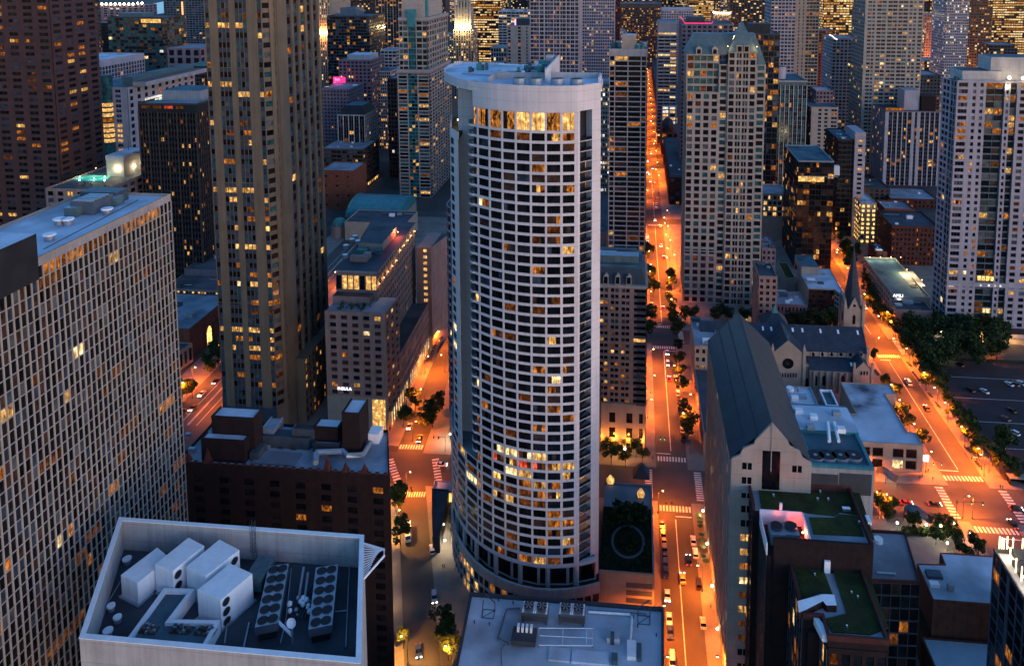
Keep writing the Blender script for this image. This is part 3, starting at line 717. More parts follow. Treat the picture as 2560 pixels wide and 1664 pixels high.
# ================================================================== flat roof with the four fans (bottom middle)
def fan_roof():
    y1 = 196.; xl, z = A(1175, 1478, y1); xr, z2 = A(1660, 1508, y1); z = (z+z2)/2-.5
    s = 3.967; c = lambda x, y, zz=0.: P(1100+x/s, 1300+y/s, zf+zz)
    y0 = 150.; zf = z-.9
    poly = [(xl+2.5, y0), (xr-1.5, y0), (xr, y1), (xl, y1)]; org = ((xl+xr)/2, 172, 0)
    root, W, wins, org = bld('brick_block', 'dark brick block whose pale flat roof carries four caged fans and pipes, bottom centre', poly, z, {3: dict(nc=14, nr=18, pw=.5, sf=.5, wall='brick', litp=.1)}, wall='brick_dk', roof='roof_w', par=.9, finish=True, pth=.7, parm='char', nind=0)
    rf = [q for q in root.children if q.name.startswith('roof')][0]
    for k, (u, v) in enumerate(((945, 905), (1310, 920))):
        x, y = c(u, v, 2.2); o = (x, y, zf); t = thing('condenser_unit', ['twin-fan condenser on the pale roof, left one of the pair', 'twin-fan condenser on the pale roof, right one of the pair'][k], 'condenser', o, 0, 'twin-fan condensers')
        b = MB(); b.box(x-3.6, x+3.6, y-1.9, y+1.9, zf+1.1, zf+3.4, 'steel_d', 'steel'); b.box(x-3.5, x+3.5, y-1.98, y-1.9, zf+1.2, zf+2.6, 'char'); b.build('cabinet', t, o)
        for i, j in ((-3.2, -1.5), (-3.2, 1.5), (3.2, -1.5), (3.2, 1.5)): b = MB(); b.box(x+i-.15, x+i+.15, y+j-.15, y+j+.15, zf, zf+1.1, 'steel_d'); b.build('leg', t, o)
        for dx in (-1.75, 1.75):
            b = MB(); b.cyl(x+dx, y+.1, zf+3.4, zf+4.1, 1.35, 'steel_d', 'black', n=20)
            for i in range(6):
                a = i*math.pi/3; b.face([(x+dx+1.2*math.cos(a-.2), y+.1+1.2*math.sin(a-.2), zf+4.14), (x+dx+1.2*math.cos(a+.2), y+.1+1.2*math.sin(a+.2), zf+4.14), (x+dx, y+.1, zf+4.14)], 'steel')
            b.build('fan', t, o)
        for dx in (-3.2, -.25, .25, 3.2):
            b = MB(); b.box(x+dx-.18, x+dx+.18, y-1.7, y+1.7, zf+3.4, zf+3.7, 'unit_w'); b.build('vane', t, o)
    x, y = c(835, 1160, 1.); o = (x, y, zf); t = thing('compressor_rack', 'dark compressor rack with four pale canisters, in front of the condensers', 'machinery', o); b = MB(); b.box(x-3.2, x+3.2, y-2.2, y+2.2, zf+.6, zf+2., 'char'); b.build('rack', t, o)
    for k in range(4): b = MB(); b.box(x-2+1.15*k, x-1.4+1.15*k, y+.4, y+1.8, zf+2., zf+3.4, 'unit_w'); b.build('canister', t, o)
    def pipe(name, label, pts, r, m='steel'):
        q = [c(u, v, .6)+(zf+.6,) for u, v in pts]; o = q[0]; b = MB(); b.tube(q, r, m, n=6)
        for p in q: b.cyl(p[0], p[1], zf, zf+.6, .09, 'steel_d', n=5)
        ob = b.build(name, None, (o[0], o[1], zf)); tag(ob, label, 'pipe')
    pipe('roof_pipe', 'long grey pipe looping round the left of the condensers on the pale roof', ((790, 870), (660, 880), (635, 960), (575, 1165), (680, 1215)), .24, 'blue_steel')
    pipe('roof_pipe', 'thick white pipe running right from the condensers and turning down the roof', ((1470, 905), (1880, 930), (1905, 960), (1890, 1195)), .33, 'unit_w')
    pipe('roof_pipe', 'thin grey pipe along the parapet to the right davit', ((1470, 885), (1700, 905), (2040, 925)), .16, 'blue_steel')
    pipe('roof_pipe', 'white pipe grid framing the stained patch in front of the condensers', ((980, 1065), (1515, 1070), (1515, 1240), (980, 1235), (980, 1065)), .12, 'unit_w')
    pipe('roof_pipe', 'thin pipe from the compressor rack to the bottom of the pale roof', ((640, 1220), (605, 1280), (610, 1440)), .12, 'blue_steel')
    b = MB()
    for p, q in (((1220, 1070), (1215, 1235)), ((1455, 1070), (1450, 1235)), ((985, 1140), (1515, 1165))): b.tube([c(*p, .6)+(zf+.6,), c(*q, .6)+(zf+.6,)], .10, 'unit_w', n=5)
    b.build('pipe_grid', rf, org)
    for x, y, w, d, h, m in ((1185, 1340, 5.6, 3.6, .5, 'roof_w'), (1490, 1370, 9.5, 3.6, .6, 'roof_w'), (1720, 1190, 3.4, 2.2, 1.5, 'roof_w'), (1900, 1300, 2.4, 5, 1., 'unit_w'), (1710, 1210, 1., 1.4, 2.6, 'steel_d'), (1975, 1320, 1.2, 4.6, .9, 'slate_teal'), (1730, 1390, 1.6, 2.6, 1.1, 'slate_teal')):
        b = MB(); p = c(x, y); b.box(p[0]-w/2, p[0]+w/2, p[1]-d/2, p[1]+d/2, zf-.02, zf+h, m); b.build('roof_unit', rf, org)
    for x, y in ((340, 1020), (490, 1040), (1905, 870), (1960, 1060), (2145, 1150), (1920, 970), (725, 830), (580, 800)): b = MB(); p = c(x, y); b.cyl(p[0], p[1], zf, zf+.7, .14, 'char', n=6); b.ball(p[0], p[1], zf+.75, .22, 'char'); b.build('roof_vent', rf, org)
    for k, (u, v, sg) in enumerate(((480, 930, 1), (2020, 990, -1))):
        x, y = c(u, v); o = (x, y, zf); t = thing('roof_davit', ['folded window-washing davit by the left parapet of the fan roof', 'window-washing davit by the right parapet of the fan roof'][k], 'davit', o); b = MB()
        b.tube([(x-1.6, y-1.4, zf+.1), (x+1.6, y-1.4, zf+.1), (x+1.6, y+1.4, zf+.1), (x-1.6, y+1.4, zf+.1), (x-1.6, y-1.4, zf+.1)], .12, 'steel_d', n=5); b.tube([(x-1.6, y-1.4, zf+.1), (x+1.6, y+1.4, zf+.1)], .08, 'steel_d', n=4); b.build('base_frame', t, o)
        b = MB(); b.tube([(x+1.6*sg, y+1.2, zf), (x+1.6*sg, y+1.2, zf+2.6), (x-1.6*sg, y+3.4, zf+3.)], .16, 'steel_d'); b.tube([(x-1.6*sg, y-1.2, zf), (x-1.8*sg, y+2., zf+2.4)], .14, 'steel_d'); b.build('arm', t, o)
fan_roof()
# ================================================================== dark brick gothic block with cluttered roof
def gothic_block():
    y0 = 186.; xl, z = A(440, 1168, y0); xr, z2 = A(974, 1172, y0); z = (z+z2)/2
    zb = z; y1 = P(700, 1058, z)[1]; xr2 = P(966, 1082, z)[0]
    poly = [(xl, y0), (xr, y0), (xr2, y1), (xl, y1)]; org = ((xl+xr)/2, y0+14, 0)
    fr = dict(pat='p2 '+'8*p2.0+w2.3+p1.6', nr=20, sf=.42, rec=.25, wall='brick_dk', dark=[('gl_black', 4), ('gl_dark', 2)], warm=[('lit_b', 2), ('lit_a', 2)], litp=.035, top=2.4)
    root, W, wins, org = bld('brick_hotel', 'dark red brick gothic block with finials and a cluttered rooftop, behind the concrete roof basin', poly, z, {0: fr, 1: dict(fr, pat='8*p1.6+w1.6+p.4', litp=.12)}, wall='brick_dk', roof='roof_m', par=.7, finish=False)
    fin(root, W, wins, org, 90)
    zr = z-.7; s = 3.4; c = lambda x, y, zz=0.: P(440+x/s, 980+y/s, zr+zz)
    for u in (98, 265, 1280, 1435, 1595):
        b = MB(); x = A(440+u/s, 1160, y0+.3)[0]; b.taper(rect(x-.9, x+.9, y0-.1, y0+1.6), z, rect(x-.08, x+.08, y0+.7, y0+.8), z+(4. if u in (265, 1280) else 2.4), 'brick'); b.build('finial', root, org)
    b = MB()
    for k in range(26): x = xl+(xr-xl)*(k+.5)/26; b.box(x-.5, x+.5, y0-.12, y0+.3, z+.002, z+.6, 'brick')
    b.build('battlement', root, org)
    rf = [q for q in root.children if q.name.startswith('roof')][0]
    def house(x0, x1, yf, yt, h, m='brick_dk', top='roof_w', name='penthouse'):
        """block from pixel edges: x0..x1 at front top edge (crop px), yf front-top row, yt back-top row"""
        a = c(x0, yf, h); bq = c(x1, yf, h); d = c(x0, yt, h); yy0 = (a[1]+bq[1])/2; b = MB(); b.box(a[0], bq[0], yy0, d[1], zr-.02, zr+h, m, top)
        inn = .35; b.box(a[0]-.05, bq[0]+.05, yy0-.05, yy0+inn, zr+h+.002, zr+h+.5, m); b.box(a[0]-.05, a[0]+inn, yy0+inn, d[1]+.05, zr+h+.002, zr+h+.5, m); b.box(bq[0]-inn, bq[0]+.05, yy0+inn, d[1]+.05, zr+h+.002, zr+h+.5, m)
        b.build(name, rf, org)
    house(200, 590, 415, 345, 6.2); house(290, 670, 225, 125, 11.); house(1405, 1560, 190, 60, 12.5); house(1165, 1380, 310, 225, 6.)
    house(655, 1140, 395, 300, 3., 'steel_d', 'char', 'plant_deck'); house(1160, 1390, 455, 415, 2.4, 'char', 'roof_g', 'plant_deck'); house(720, 830, 330, 215, 4., 'steel', 'steel', 'air_handler'); house(980, 1180, 330, 275, 5., 'steel_d', 'black', 'cooling_rack')
    b = MB()
    for pts, r in ((((1180, 590), (1190, 510), (1420, 500), (1460, 540), (1590, 530), (1650, 430), (1560, 405)), .8), (((1190, 600), (1190, 520)), .8), (((580, 520), (600, 450), (650, 400)), .7)):
        b.tube([c(u, v, 2.)+(zr+2.,) for u, v in pts], r, 'steel', n=8)
    b.build('duct', rf, org)
    b = MB(); p = c(860, 570); b.box(p[0]-6, p[0]+6, p[1]-2.6, p[1]+2.6, zr+.02, zr+.5, 'roof_g'); p = c(700, 540); b.box(p[0]-1.3, p[0]+1.3, p[1]-2.4, p[1]+2.4, zr, zr+2.4, 'steel_d'); p = c(620, 520); b.box(p[0]-1.6, p[0]+1.4, p[1]-1., p[1]+1., zr, zr+1.6, 'unit_w')
    b.build('roof_deck', rf, org)
    for k in range(14): b = MB(); x, y = c(R.uniform(100, 1700), R.uniform(350, 600)); w = R.uniform(.4, 1.1); b.box(x-w, x+w, y-w*.6, y+w*.6, zr, zr+R.uniform(.5, 1.5), R.choice(['steel_d', 'steel', 'char'])); b.build('roof_unit', rf, org)
    b = MB(); p = c(1690, 320, 3); b.box(p[0]-1.5, p[0]+1.8, p[1]-2, p[1]+2, zr, zr+3, 'unit_w')
    b.build('roof_unit', rf, org)
    b = MB(); p = c(708, 433, 1.5); b.box(p[0]-.5, p[0]+.5, p[1]-.1, p[1]+.1, zr+1.4, zr+1.9, 'bulb_small'); b.build('roof_lamp', rf, org)
gothic_block()
# ================================================================== gabled stone block with the long dark slate roof
def gabled():
    y0 = 196.; s = 2.028; c = lambda x, y: (1750+x/s, 760+y/s)
    xl, ze = A(*c(160, 783), y0); xr, ze2 = A(*c(565, 800), y0); xm, zr = A(*c(365, 610), y0); zs = A(*c(240, 730), y0)[1]
    y1 = P(*c(35, 180), ze)[1]; ze = (ze+ze2)/2
    org = (xm, y0+30, 0); root = thing('gabled_building', 'tall stone block with a long dark slate gable roof along the central avenue', 'building', org)
    W = MB(); wins = []
    W.box(xl+.35, xr, y0+.01, y1, 0, ze-.6, 'cream')
    # street side with slanting-in-view bays
    facade(W, wins, (xl, y1), (xl, y0), 0, ze-.6, nc=15, nr=22, pw=.36, sf=.22, rec=.35, pp=.25, wall='cream', span='grey_conc', litp=.12, botlit=(2, .7), warm=[('lit_a', 2), ('lit_b', 2), ('lit_c', 1)])
    # front gable with its stepped shoulders and dark tall window
    sh = [(xl, ze), (xl+2.2, ze+1.2), (xl+3., zs), (xl+5.8, zs+1.4), (xl+6.2, zs+2.6), (xm, zr+.5), (xr-6.2, zs+2.6), (xr-5.8, zs+1.4), (xr-3., zs), (xr-2.2, ze+1.2), (xr, ze)]
    front = [(x, y0-.25, z) for x, z in sh]; back = [(x, y0+.5, z) for x, z in sh]; n = len(sh)
    W.grid([(xl, y0-.25, 0), (xr, y0-.25, 0)]+front[::-1], [tuple(range(n+2))], 'cream')
    for i in range(n-1): W.face([front[i], back[i], back[i+1], front[i+1]][::-1], 'cream')
    W.face([(x, y0+.5, z) for x, z in sh]+[(xr, y0+.5, ze-3), (xl, y0+.5, ze-3)], 'cream')
    W.face([(xr, y0-.25, 0), (xr, y0+.5, 0), (xr, y0+.5, ze), (xr, y0-.25, ze)], 'cream')
    W.box(xm-.12, xm+.12, y0-.42, y0-.26, zs-6, zr+.6, 'grey_conc')
    for zz in (ze-9.5, ze-32.3): W.box(xl+.1, xr-.1, y0-.4, y0-.26, zz, zz+.4, 'grey_conc')
    wx0, wz1 = A(*c(318, 742), y0-.3); wx1, _ = A(*c(408, 742), y0-.3)
    b = MB(); b.box(wx0, wx1, y0-.30, y0-.2, wz1-11, wz1, 'gl_black'); b.build('tall_window', root, org)
    lits = {4: 'lit_a', 5: 'lit_a', 6: 'lit_b', 7: 'lit_c', 8: 'lit_d', 9: 'lit_a', 10: 'lit_d', 11: 'lit_d'}
    for r in range(19):
        z0 = A(1760+176/1.843, 1180+(-45+66*r)/1.843, y0-.3)[1]
        if z0 < 3: break
        for q, (ua, ub) in enumerate(((1852, 1863.5), (1866, 1876))):
            xa, xb = A(ua, 1300, y0-.3)[0], A(ub, 1300, y0-.3)[0]; k = lits.get(r-1, 'gl_black') if q == 0 or R.random() < .8 else 'gl_black'
            wins.append(([(xa, y0-.285, z0-1.9), (xb, y0-.285, z0-1.9), (xb, y0-.285, z0), (xa, y0-.285, z0)], k, (0, -1)))
            if r < 1:
                xa2, xb2 = A(1980+(ua-1852), 1190, y0-.3)[0], A(1980+(ub-1852), 1190, y0-.3)[0]; wins.append(([(xa2, y0-.285, z0-1.9), (xb2, y0-.285, z0-1.9), (xb2, y0-.285, z0), (xa2, y0-.285, z0)], 'gl_black', (0, -1)))
    fin(root, W, wins, org, 96)
    b = MB(); yb = y0+.5
    prof = [(xl-.3, ze-.4), (xm, zr), (xr+.3, ze-.4)]
    for sgn in (0, 1):
        p, q = prof[sgn], prof[sgn+1]
        b.face([(p[0], yb, p[1]), (p[0], y1, p[1]), (q[0], y1, q[1]), (q[0], yb, q[1])] if sgn == 0 else [(p[0], yb, p[1]), (p[0], y1, p[1]), (q[0], y1, q[1]), (q[0], yb, q[1])], 'gable_l' if sgn == 0 else 'gable_r')
        b.face([(p[0], yb, p[1]-.4), (q[0], yb, q[1]-.4), (q[0], y1, q[1]-.4), (p[0], y1, p[1]-.4)], 'slate')
    b.face([(prof[0][0], y1, prof[0][1]), (prof[2][0], y1, prof[2][1]), (prof[1][0], y1, prof[1][1])], 'slate')
    for f in (.36, .66):  # standing seams
        for sgn in (0,):
            x = prof[0][0]+(prof[1][0]-prof[0][0])*f; z = prof[0][1]+(prof[1][1]-prof[0][1])*f; b.box(x-.15, x+.15, yb+.1, y1-.1, z-.1, z+.22, 'slate')
    b.box(xm-.2, xm+.2, yb, y1, zr-.12, zr+.18, 'slate')
    b.build('roof', root, org)
    return xl, xr, y1, ze
GX = gabled()
def annex():
    y0 = 197.2; x0 = GX[1]+.1; s = 2.028; c = lambda x, y: (1750+x/s, 760+y/s)
    xr, z = A(*c(885, 830), y0); yb = P(*c(735, 517), z)[1]; xb = P(*c(735, 517), z)[0]
    org = ((x0+xr)/2, 215, 0)
    root, W, wins, org = bld('fan_annex', 'lower annex with a teal-edged roof and four big round fans, attached to the gabled block', [(x0, y0), (xr, y0), (xr, yb), (x0, yb)], z, {}, wall='grey_conc', roof='roof_t', par=.8, parm='teal_metal', finish=False, pth=.9)
    for u in (620, 790):
        p = A(*c(u, 860), y0-.1); b = MB(); b.box(p[0]-4.2, p[0]+4.2, y0-.12, y0+.02, p[1]-6, p[1], 'char'); b.build('louvre_panel', root, org)
    fin(root, W, wins, org)
    rf = [q for q in root.children if q.name.startswith('roof')][0]; zr = z-.8
    for u in (585, 648, 712, 778):
        p = P(*c(u, 762), zr+1); b = MB(); b.cyl(p[0], p[1], zr, zr+1., 2.3, 'steel', 'black', n=20); b.cyl(p[0], p[1], zr+1., zr+1.06, .5, 'steel', n=8); b.build('roof_fan', rf, org)
    b = MB(); m = P(*c(800, 655), z); xm = P(*c(505, 650), z)[0]
    b.box(xm, m[0]+.3, m[1], yb-1.2, zr-.01, zr+1.1, 'teal_metal', 'roof_w')
    for u in (648, 680): b.tube([P(*c(u, 600), zr+1.6)+(zr+1.6,), P(*c(u+8+ (u-648)*.5, 695), zr+1.6)+(zr+1.6,)], .5, 'unit_w')
    for u, v in ((500, 550), (575, 580), (690, 560), (715, 645), (560, 630)): p = P(*c(u, v), zr+1.2); b.box(p[0]-1.1, p[0]+1.1, p[1]-.9, p[1]+.9, zr+1.1, zr+2.4, R.choice(['unit_w', 'steel']))
    b.build('roof_deck', rf, org)
    # low pieces behind it
    y = yb+.6; x2, z2 = A(*c(430, 508), y); x3 = A(*c(603, 512), y)[0]; yy = P(*c(575, 420), z2)[1]
    bld('low_annex', 'small white-roofed extension between the fan annex and the cathedral transept', rect(max(x2, GX[1]+.2), x3, y, yy), z2, {}, wall='grey_conc', roof='roof_w', par=.5, roofgear=4)
    x4, z4 = A(*c(640, 512), y); x5 = A(*c(705, 512), y)[0]
    bld('stair_house', 'tiny flat-roofed stair house with a pale rim beside the white-roofed extension', rect(x4, x5, y, y+9), z4, {}, wall='grey_conc', roof='roof_t', par=.7, parm='unit_w')
annex()
def corner_block():
    """flat pale roof with dark stains at the corner of the right-hand avenue"""
    y0 = 297.5; xr, z = A(2308, 1112, y0); xl = A(2152, 1104, y0)[0]; org = (xr-18, 315, 0)
    bl = P(2101, 954, z); br = P(2223, 961, z); nt = P(2234, 985, z); ml = P(2138, 1033, z)
    x1 = br[0]; poly = [(xl-6, y0), (xr, y0), (xr, P(2292, 1080, z)[1]), (xr-3.2, P(2292, 1080, z)[1]), (xr-3.2, nt[1]), (x1+.5, nt[1]), (x1+.5, bl[1]), (bl[0], bl[1]), (bl[0], ml[1]), (xl-6, ml[1])]
    fr = dict(pat='p3.0 w2.2 p.5 w2.2 p2. w2.2 p.5 w2.2 p1.2', nr=2, sf=.22, rec=.6, wall='sand', litp=.3, warm=[('lit_c', 2), ('lit_a', 1)], dark=[('gl_black', 1)], bot=.6, top=1.2)
    root, W, wins, org = bld('corner_store', 'two-storey pale corner building with big windows and a stained flat roof on the right avenue', poly, z, {0: fr, 1: dict(nc=2, nr=1, pw=.5, sf=.4, wall='sand', litp=.4), 8: dict(nc=10, nr=2, pw=.5, sf=.4, wall='sand', litp=.15)}, wall='sand', roof='roof_st', par=.5, nind=20, finish=False)
    fin(root, W, wins, org, 30)
    b = MB(); x, zz = A(2318, 1148, y0-1); b.box(xr+.1, xr+2.2, y0-.6, y0-.3, zz-1.2, zz+1.4, 'sign_w'); b.build('sign_box', root, org)
corner_block()
# ================================================================== cathedral
def cathedral():
    s = 2.763; c = lambda x, y: (1700+x/s, 550+y/s)
    yt = 353.; xa, zap = A(*c(748, 838), yt); xw0, zsh = A(*c(640, 915), yt); xw1, _ = A(*c(860, 900), yt); zsh = zsh-.3
    yn = 362.; yr = 373.; yS = 384.
    xe = A(*c(1300, 905), yn)[0]; xwst = xa-40
    zr = A(*c(1000, 728), yr)[1]; ze = A(*c(1000, 905), yn)[1]
    ya = 354.; za = A(*c(1060, 1040), ya)[1]; zat = A(*c(1000, 942), yn)[1]
    org = (xa+20, 370, 0); root = thing('cathedral', 'tan stone gothic cathedral with a rose window gable, dark slate roofs and a spire', 'church', org)
    W = MB(); W.box(xwst, xe, yn, yS, 0, ze, 'sand'); W.box(xw1+3, xe-9, ya, yn, 0, za, 'sand')
    # west gable end
    W.face([(xe+.02, yn, ze), (xe+.02, yS, ze), (xe+.02, yr, zr+.8)], 'sand')
    W.box(xe-.8, xe+.4, yn-.6, yn+.8, 0, ze+3, 'sand'); W.box(xe-.8, xe+.4, yS-.6, yS+.8, 0, ze+3, 'sand')
    # transept
    W.prism([(xw0, yt), (xw1, yt), (xw1, yr), (xw0, yr)], 0, zsh, 'sand')
    W.face([(xw0, yt-.02, zsh), (xw1, yt-.02, zsh), (xa, yt-.02, zap+.4)], 'sand'); W.face([(xw0, yt+.6, zsh), (xa, yt+.6, zap+.4), (xw1, yt+.6, zsh)], 'sand')
    for p, q in (((xw0, zsh), (xa, zap+.4)), ((xa, zap+.4), (xw1, zsh))): W.face([(p[0], yt-.02, p[1]), (q[0], yt-.02, q[1]), (q[0], yt+.6, q[1]), (p[0], yt+.6, p[1])], 'sand')
    for x in (xw0, xw1): W.box(x-.7, x+.7, yt-.5, yt+1., 0, zsh+2.2, 'sand'); W.taper(rect(x-.7, x+.7, yt-.5, yt+1.), zsh+2.2, rect(x-.05, x+.05, yt+.2, yt+.3), zsh+5, 'sand')
    for k in range(7): x = xw1+5+k*(xe-9-xw1-5)/6; W.box(x-.45, x+.45, ya-.8, ya, 0, za-.6, 'sand')
    for k in range(8): x = xw1+1+k*(xe-xw1-2)/7; W.box(x-.3, x+.3, yn-.35, yn, zat, ze-.1, 'sand')
    # small gabled porch at the west end of the aisle
    W.box(xe-8.6, xe-.9, ya-1.2, yn-.05, 0, za+1.4, 'sand'); xm = xe-4.8
    W.prism([(xw1+.3, yt+3), (xw1+3, yt+3), (xw1+3, yn), (xw1+.3, yn)], 0, za+1, 'sand')
    for zz in (za+1.4,):
        W.face([(xe-8.6, ya-1.22, zz), (xe-.9, ya-1.22, zz), (xm, ya-1.22, zz+4.2)], 'sand')
    W.box(xe-9.3, xe-8.3, ya-1.6, ya-.6, 0, za+5, 'sand'); W.box(xe-1.2, xe-.2, ya-1.6, ya-.6, 0, za+5, 'sand')
    W.build('wall', root, org)
    b = MB()
    def gable(x0, x1, y0, y1, e, r, ym=None, over=.5):
        ym = ym or (y0+y1)/2
        b.face([(x0, y0-over, e-.2), (x1, y0-over, e-.2), (x1, ym, r), (x0, ym, r)], 'slate'); b.face([(x1, y1+over, e-.2), (x0, y1+over, e-.2), (x0, ym, r), (x1, ym, r)], 'slate')
        b.face([(x0, y0-over, e-.2), (x0, ym, r), (x0, y1+over, e-.2)], 'slate')
    gable(xwst, xe-.05, yn, yS, ze, zr, yr)
    b.face([(xw0-.2, yt+.6, zsh-.2), (xa, yt+.6, zap), (xa, yr, zap), (xw0-.2, yr, zsh-.2)][::-1], 'slate'); b.face([(xw1+.2, yt+.6, zsh-.2), (xw1+.2, yr, zsh-.2), (xa, yr, zap), (xa, yt+.6, zap)][::-1], 'slate')
    b.face([(xw1+3, ya-.4, za-.1), (xe-8.6, ya-.4, za-.1), (xe-8.6, yn, zat), (xw1+3, yn, zat)], 'slate')
    b.face([(xe-8.7, ya-1.1, za+1.3), (xm, ya-1.1, za+5.5), (xm, yn, za+5.5), (xe-8.7, yn, za+1.3)][::-1], 'slate'); b.face([(xe-.8, ya-1.1, za+1.3), (xe-.8, yn, za+1.3), (xm, yn, za+5.5), (xm, ya-1.1, za+5.5)][::-1], 'slate')
    rf = b.build('roof', root, org)
    for u in (572, 630, 778, 845, 970, 1092, 1228):
        t = (730-772)/ (728-905)*1.; p = A(*c(u, 770), yr-2.6); zz = zr-(zr-ze)*(2.6/(yr-yn+.5)); b = MB(); dz = .9*(zr-ze)/(yr-yn)
        b.face([(p[0]-.45, yr-3.5, zz-dz+.12), (p[0]+.45, yr-3.5, zz-dz+.12), (p[0]+.45, yr-1.7, zz+dz+.12), (p[0]-.45, yr-1.7, zz+dz+.12)], 'unit_w'); b.build('skylight', rf, org)
    b = MB(); x, z = A(*c(1185, 982), ya+3); zz = za+(zat-za)*.45; b.face([(x-.5, ya+2.6, zz+.1), (x+.5, ya+2.6, zz+.1), (x+.5, ya+4, zz+1.2), (x-.5, ya+4, zz+1.2)], 'unit_w'); b.build('skylight', rf, org)
    # south transept spire with green tip, and the east end
    b = MB(); p = A(*c(655, 605), 388.); e0, zz = A(*c(560, 712), 384.); e1 = A(*c(755, 712), 384.)[0]
    b.taper(rect(e0, e1, 381, 395), zz-1, rect(p[0]-1.6, p[0]+1.6, 386.5, 389.5), p[1]-2.2, 'slate'); b.taper(rect(p[0]-1.6, p[0]+1.6, 386.5, 389.5), p[1]-2.2, rect(p[0]-.1, p[0]+.1, 387.9, 388.1), p[1]+1.5, 'copper')
    b.box(e0+.4, e1-.4, yS+.1, 394.5, 0, zz-1, 'sand'); b.build('transept_roof', root, org)
    # rose window, arcade, lancets
    rx, rz = A(*c(746, 990), yt-.1); n = 28; rr = 2.75
    b = MB(); b.face([(rx+rr*math.cos(6.2832*i/n), yt-.06, rz+rr*math.sin(6.2832*i/n)) for i in range(n)], 'gl_black')
    b.tube([(rx+rr*math.cos(6.2832*i/n), yt-.06, rz+rr*math.sin(6.2832*i/n)) for i in range(n+1)], .16, 'cream', n=4, cap=False)
    for i in range(8): a = 6.2832*i/8; b.tube([(rx, yt-.09, rz), (rx+rr*math.cos(a), yt-.09, rz+rr*math.sin(a))], .06, 'umber', n=4, cap=False)
    b.build('rose_window', root, org)
    def lancet(x, y, z0, z1, w):
        b = MB(); pts = [(x-w/2, y, z0), (x+w/2, y, z0), (x+w/2, y, z1-w*.8), (x+w*.28, y, z1-w*.3), (x, y, z1), (x-w*.28, y, z1-w*.3), (x-w/2, y, z1-w*.8)]
        b.face(pts, 'gl_black'); b.tube([pts[1], pts[2], pts[3], pts[4], pts[5], pts[6], pts[0]], .09, 'cream', n=4, cap=False); b.build('lancet_window', root, org)
    for k in range(7): x, z = A(*c(691+18.2*k, 1085), yt-.07); lancet(x, yt-.07, z, z+2.3, .75)
    for u in (918, 982, 1046, 1112, 1176, 1250): x, z = A(*c(u, 938), yn-.07); lancet(x, yn-.07, z, z+2.2, 1.6)
    for u in (936, 993, 1058, 1123, 1189): x, z = A(*c(u, 1142), ya-.07); lancet(x, ya-.07, z, A(*c(u, 1068), ya)[1], 1.7)
    for u in (1252, 1272, 1292): x, z = A(*c(u, 1070), ya-1.3); lancet(x, ya-1.3, z, z+2.2, .9)
    x, z = A(*c(876, 1150), yt+2.9); lancet(x, yt+2.9, 0.2, z+4.6, 1.8)
    b = MB(); x = xa; b.box(x-.12, x+.12, yt+.2, yt+.44, zap, zap+3.4, 'copper'); b.box(x-.8, x+.8, yt+.2, yt+.44, zap+2.1, zap+2.4, 'copper'); b.build('gable_cross', root, org)
    # bell tower and spire on the far corner
    yb = 388.; x0, zt = A(*c(1142, 600), yb); x1 = A(*c(1268, 600), yb)[0]; xs = (x0+x1)/2; h = (x1-x0)/2
    b = MB(); b.box(x0, x1, yb, yb+2*h, 0, zt-1, 'sand')
    for x in (x0, x1):
        for y in (yb, yb+2*h): b.box(x-.7, x+.7, y-.7, y+.7, 0, zt+.8, 'sand'); b.taper(rect(x-.7, x+.7, y-.7, y+.7), zt+.8, rect(x-.05, x+.05, y-.05, y+.05), zt+5, 'cream')
    for k in range(4):
        a = k*math.pi/2; d = (math.sin(a), -math.cos(a)); t = (math.cos(a), math.sin(a)); f = lambda s_, o, z_: (xs+d[0]*(h+o)+t[0]*s_, yb+h+d[1]*(h+o)+t[1]*s_, z_)
        b.face([f(-h*.62, .05, zt-1), f(h*.62, .05, zt-1), f(0, .05, zt+5.4)], 'sand'); b.face([f(-h*.62, .05, zt-1), f(0, .05, zt+5.4), f(0, -h*.8, zt+5.4)], 'sand'); b.face([f(h*.62, .05, zt-1), f(0, -h*.8, zt+5.4), f(0, .05, zt+5.4)], 'sand')
        b.face([f(.75*math.cos(6.2832*i/12), .09, zt+.9+.75*math.sin(6.2832*i/12)) for i in range(12)], 'gl_black')
        w = 1.5; b.face([f(-w/2, .09, zt-9), f(w/2, .09, zt-9), f(w/2, .09, zt-5), f(0, .09, zt-3.6), f(-w/2, .09, zt-5)], 'gl_black')
    tw = b.build('bell_tower', root, org)
    ap = A(*c(1215, 175), yb+h)[1]; b = MB(); n = 8; ring = lambda r, a0=.3927: [(xs+r*math.cos(a0+6.2832*i/n), yb+h+r*math.sin(a0+6.2832*i/n)) for i in range(n)]
    b.taper(ring(h*1.02), zt-.6, ring(.08), ap, 'slate'); b.tube([(xs, yb+h, ap-.3), (xs, yb+h, ap+2.4)], .07, 'copper', n=5); b.build('spire', tw, org)
cathedral()
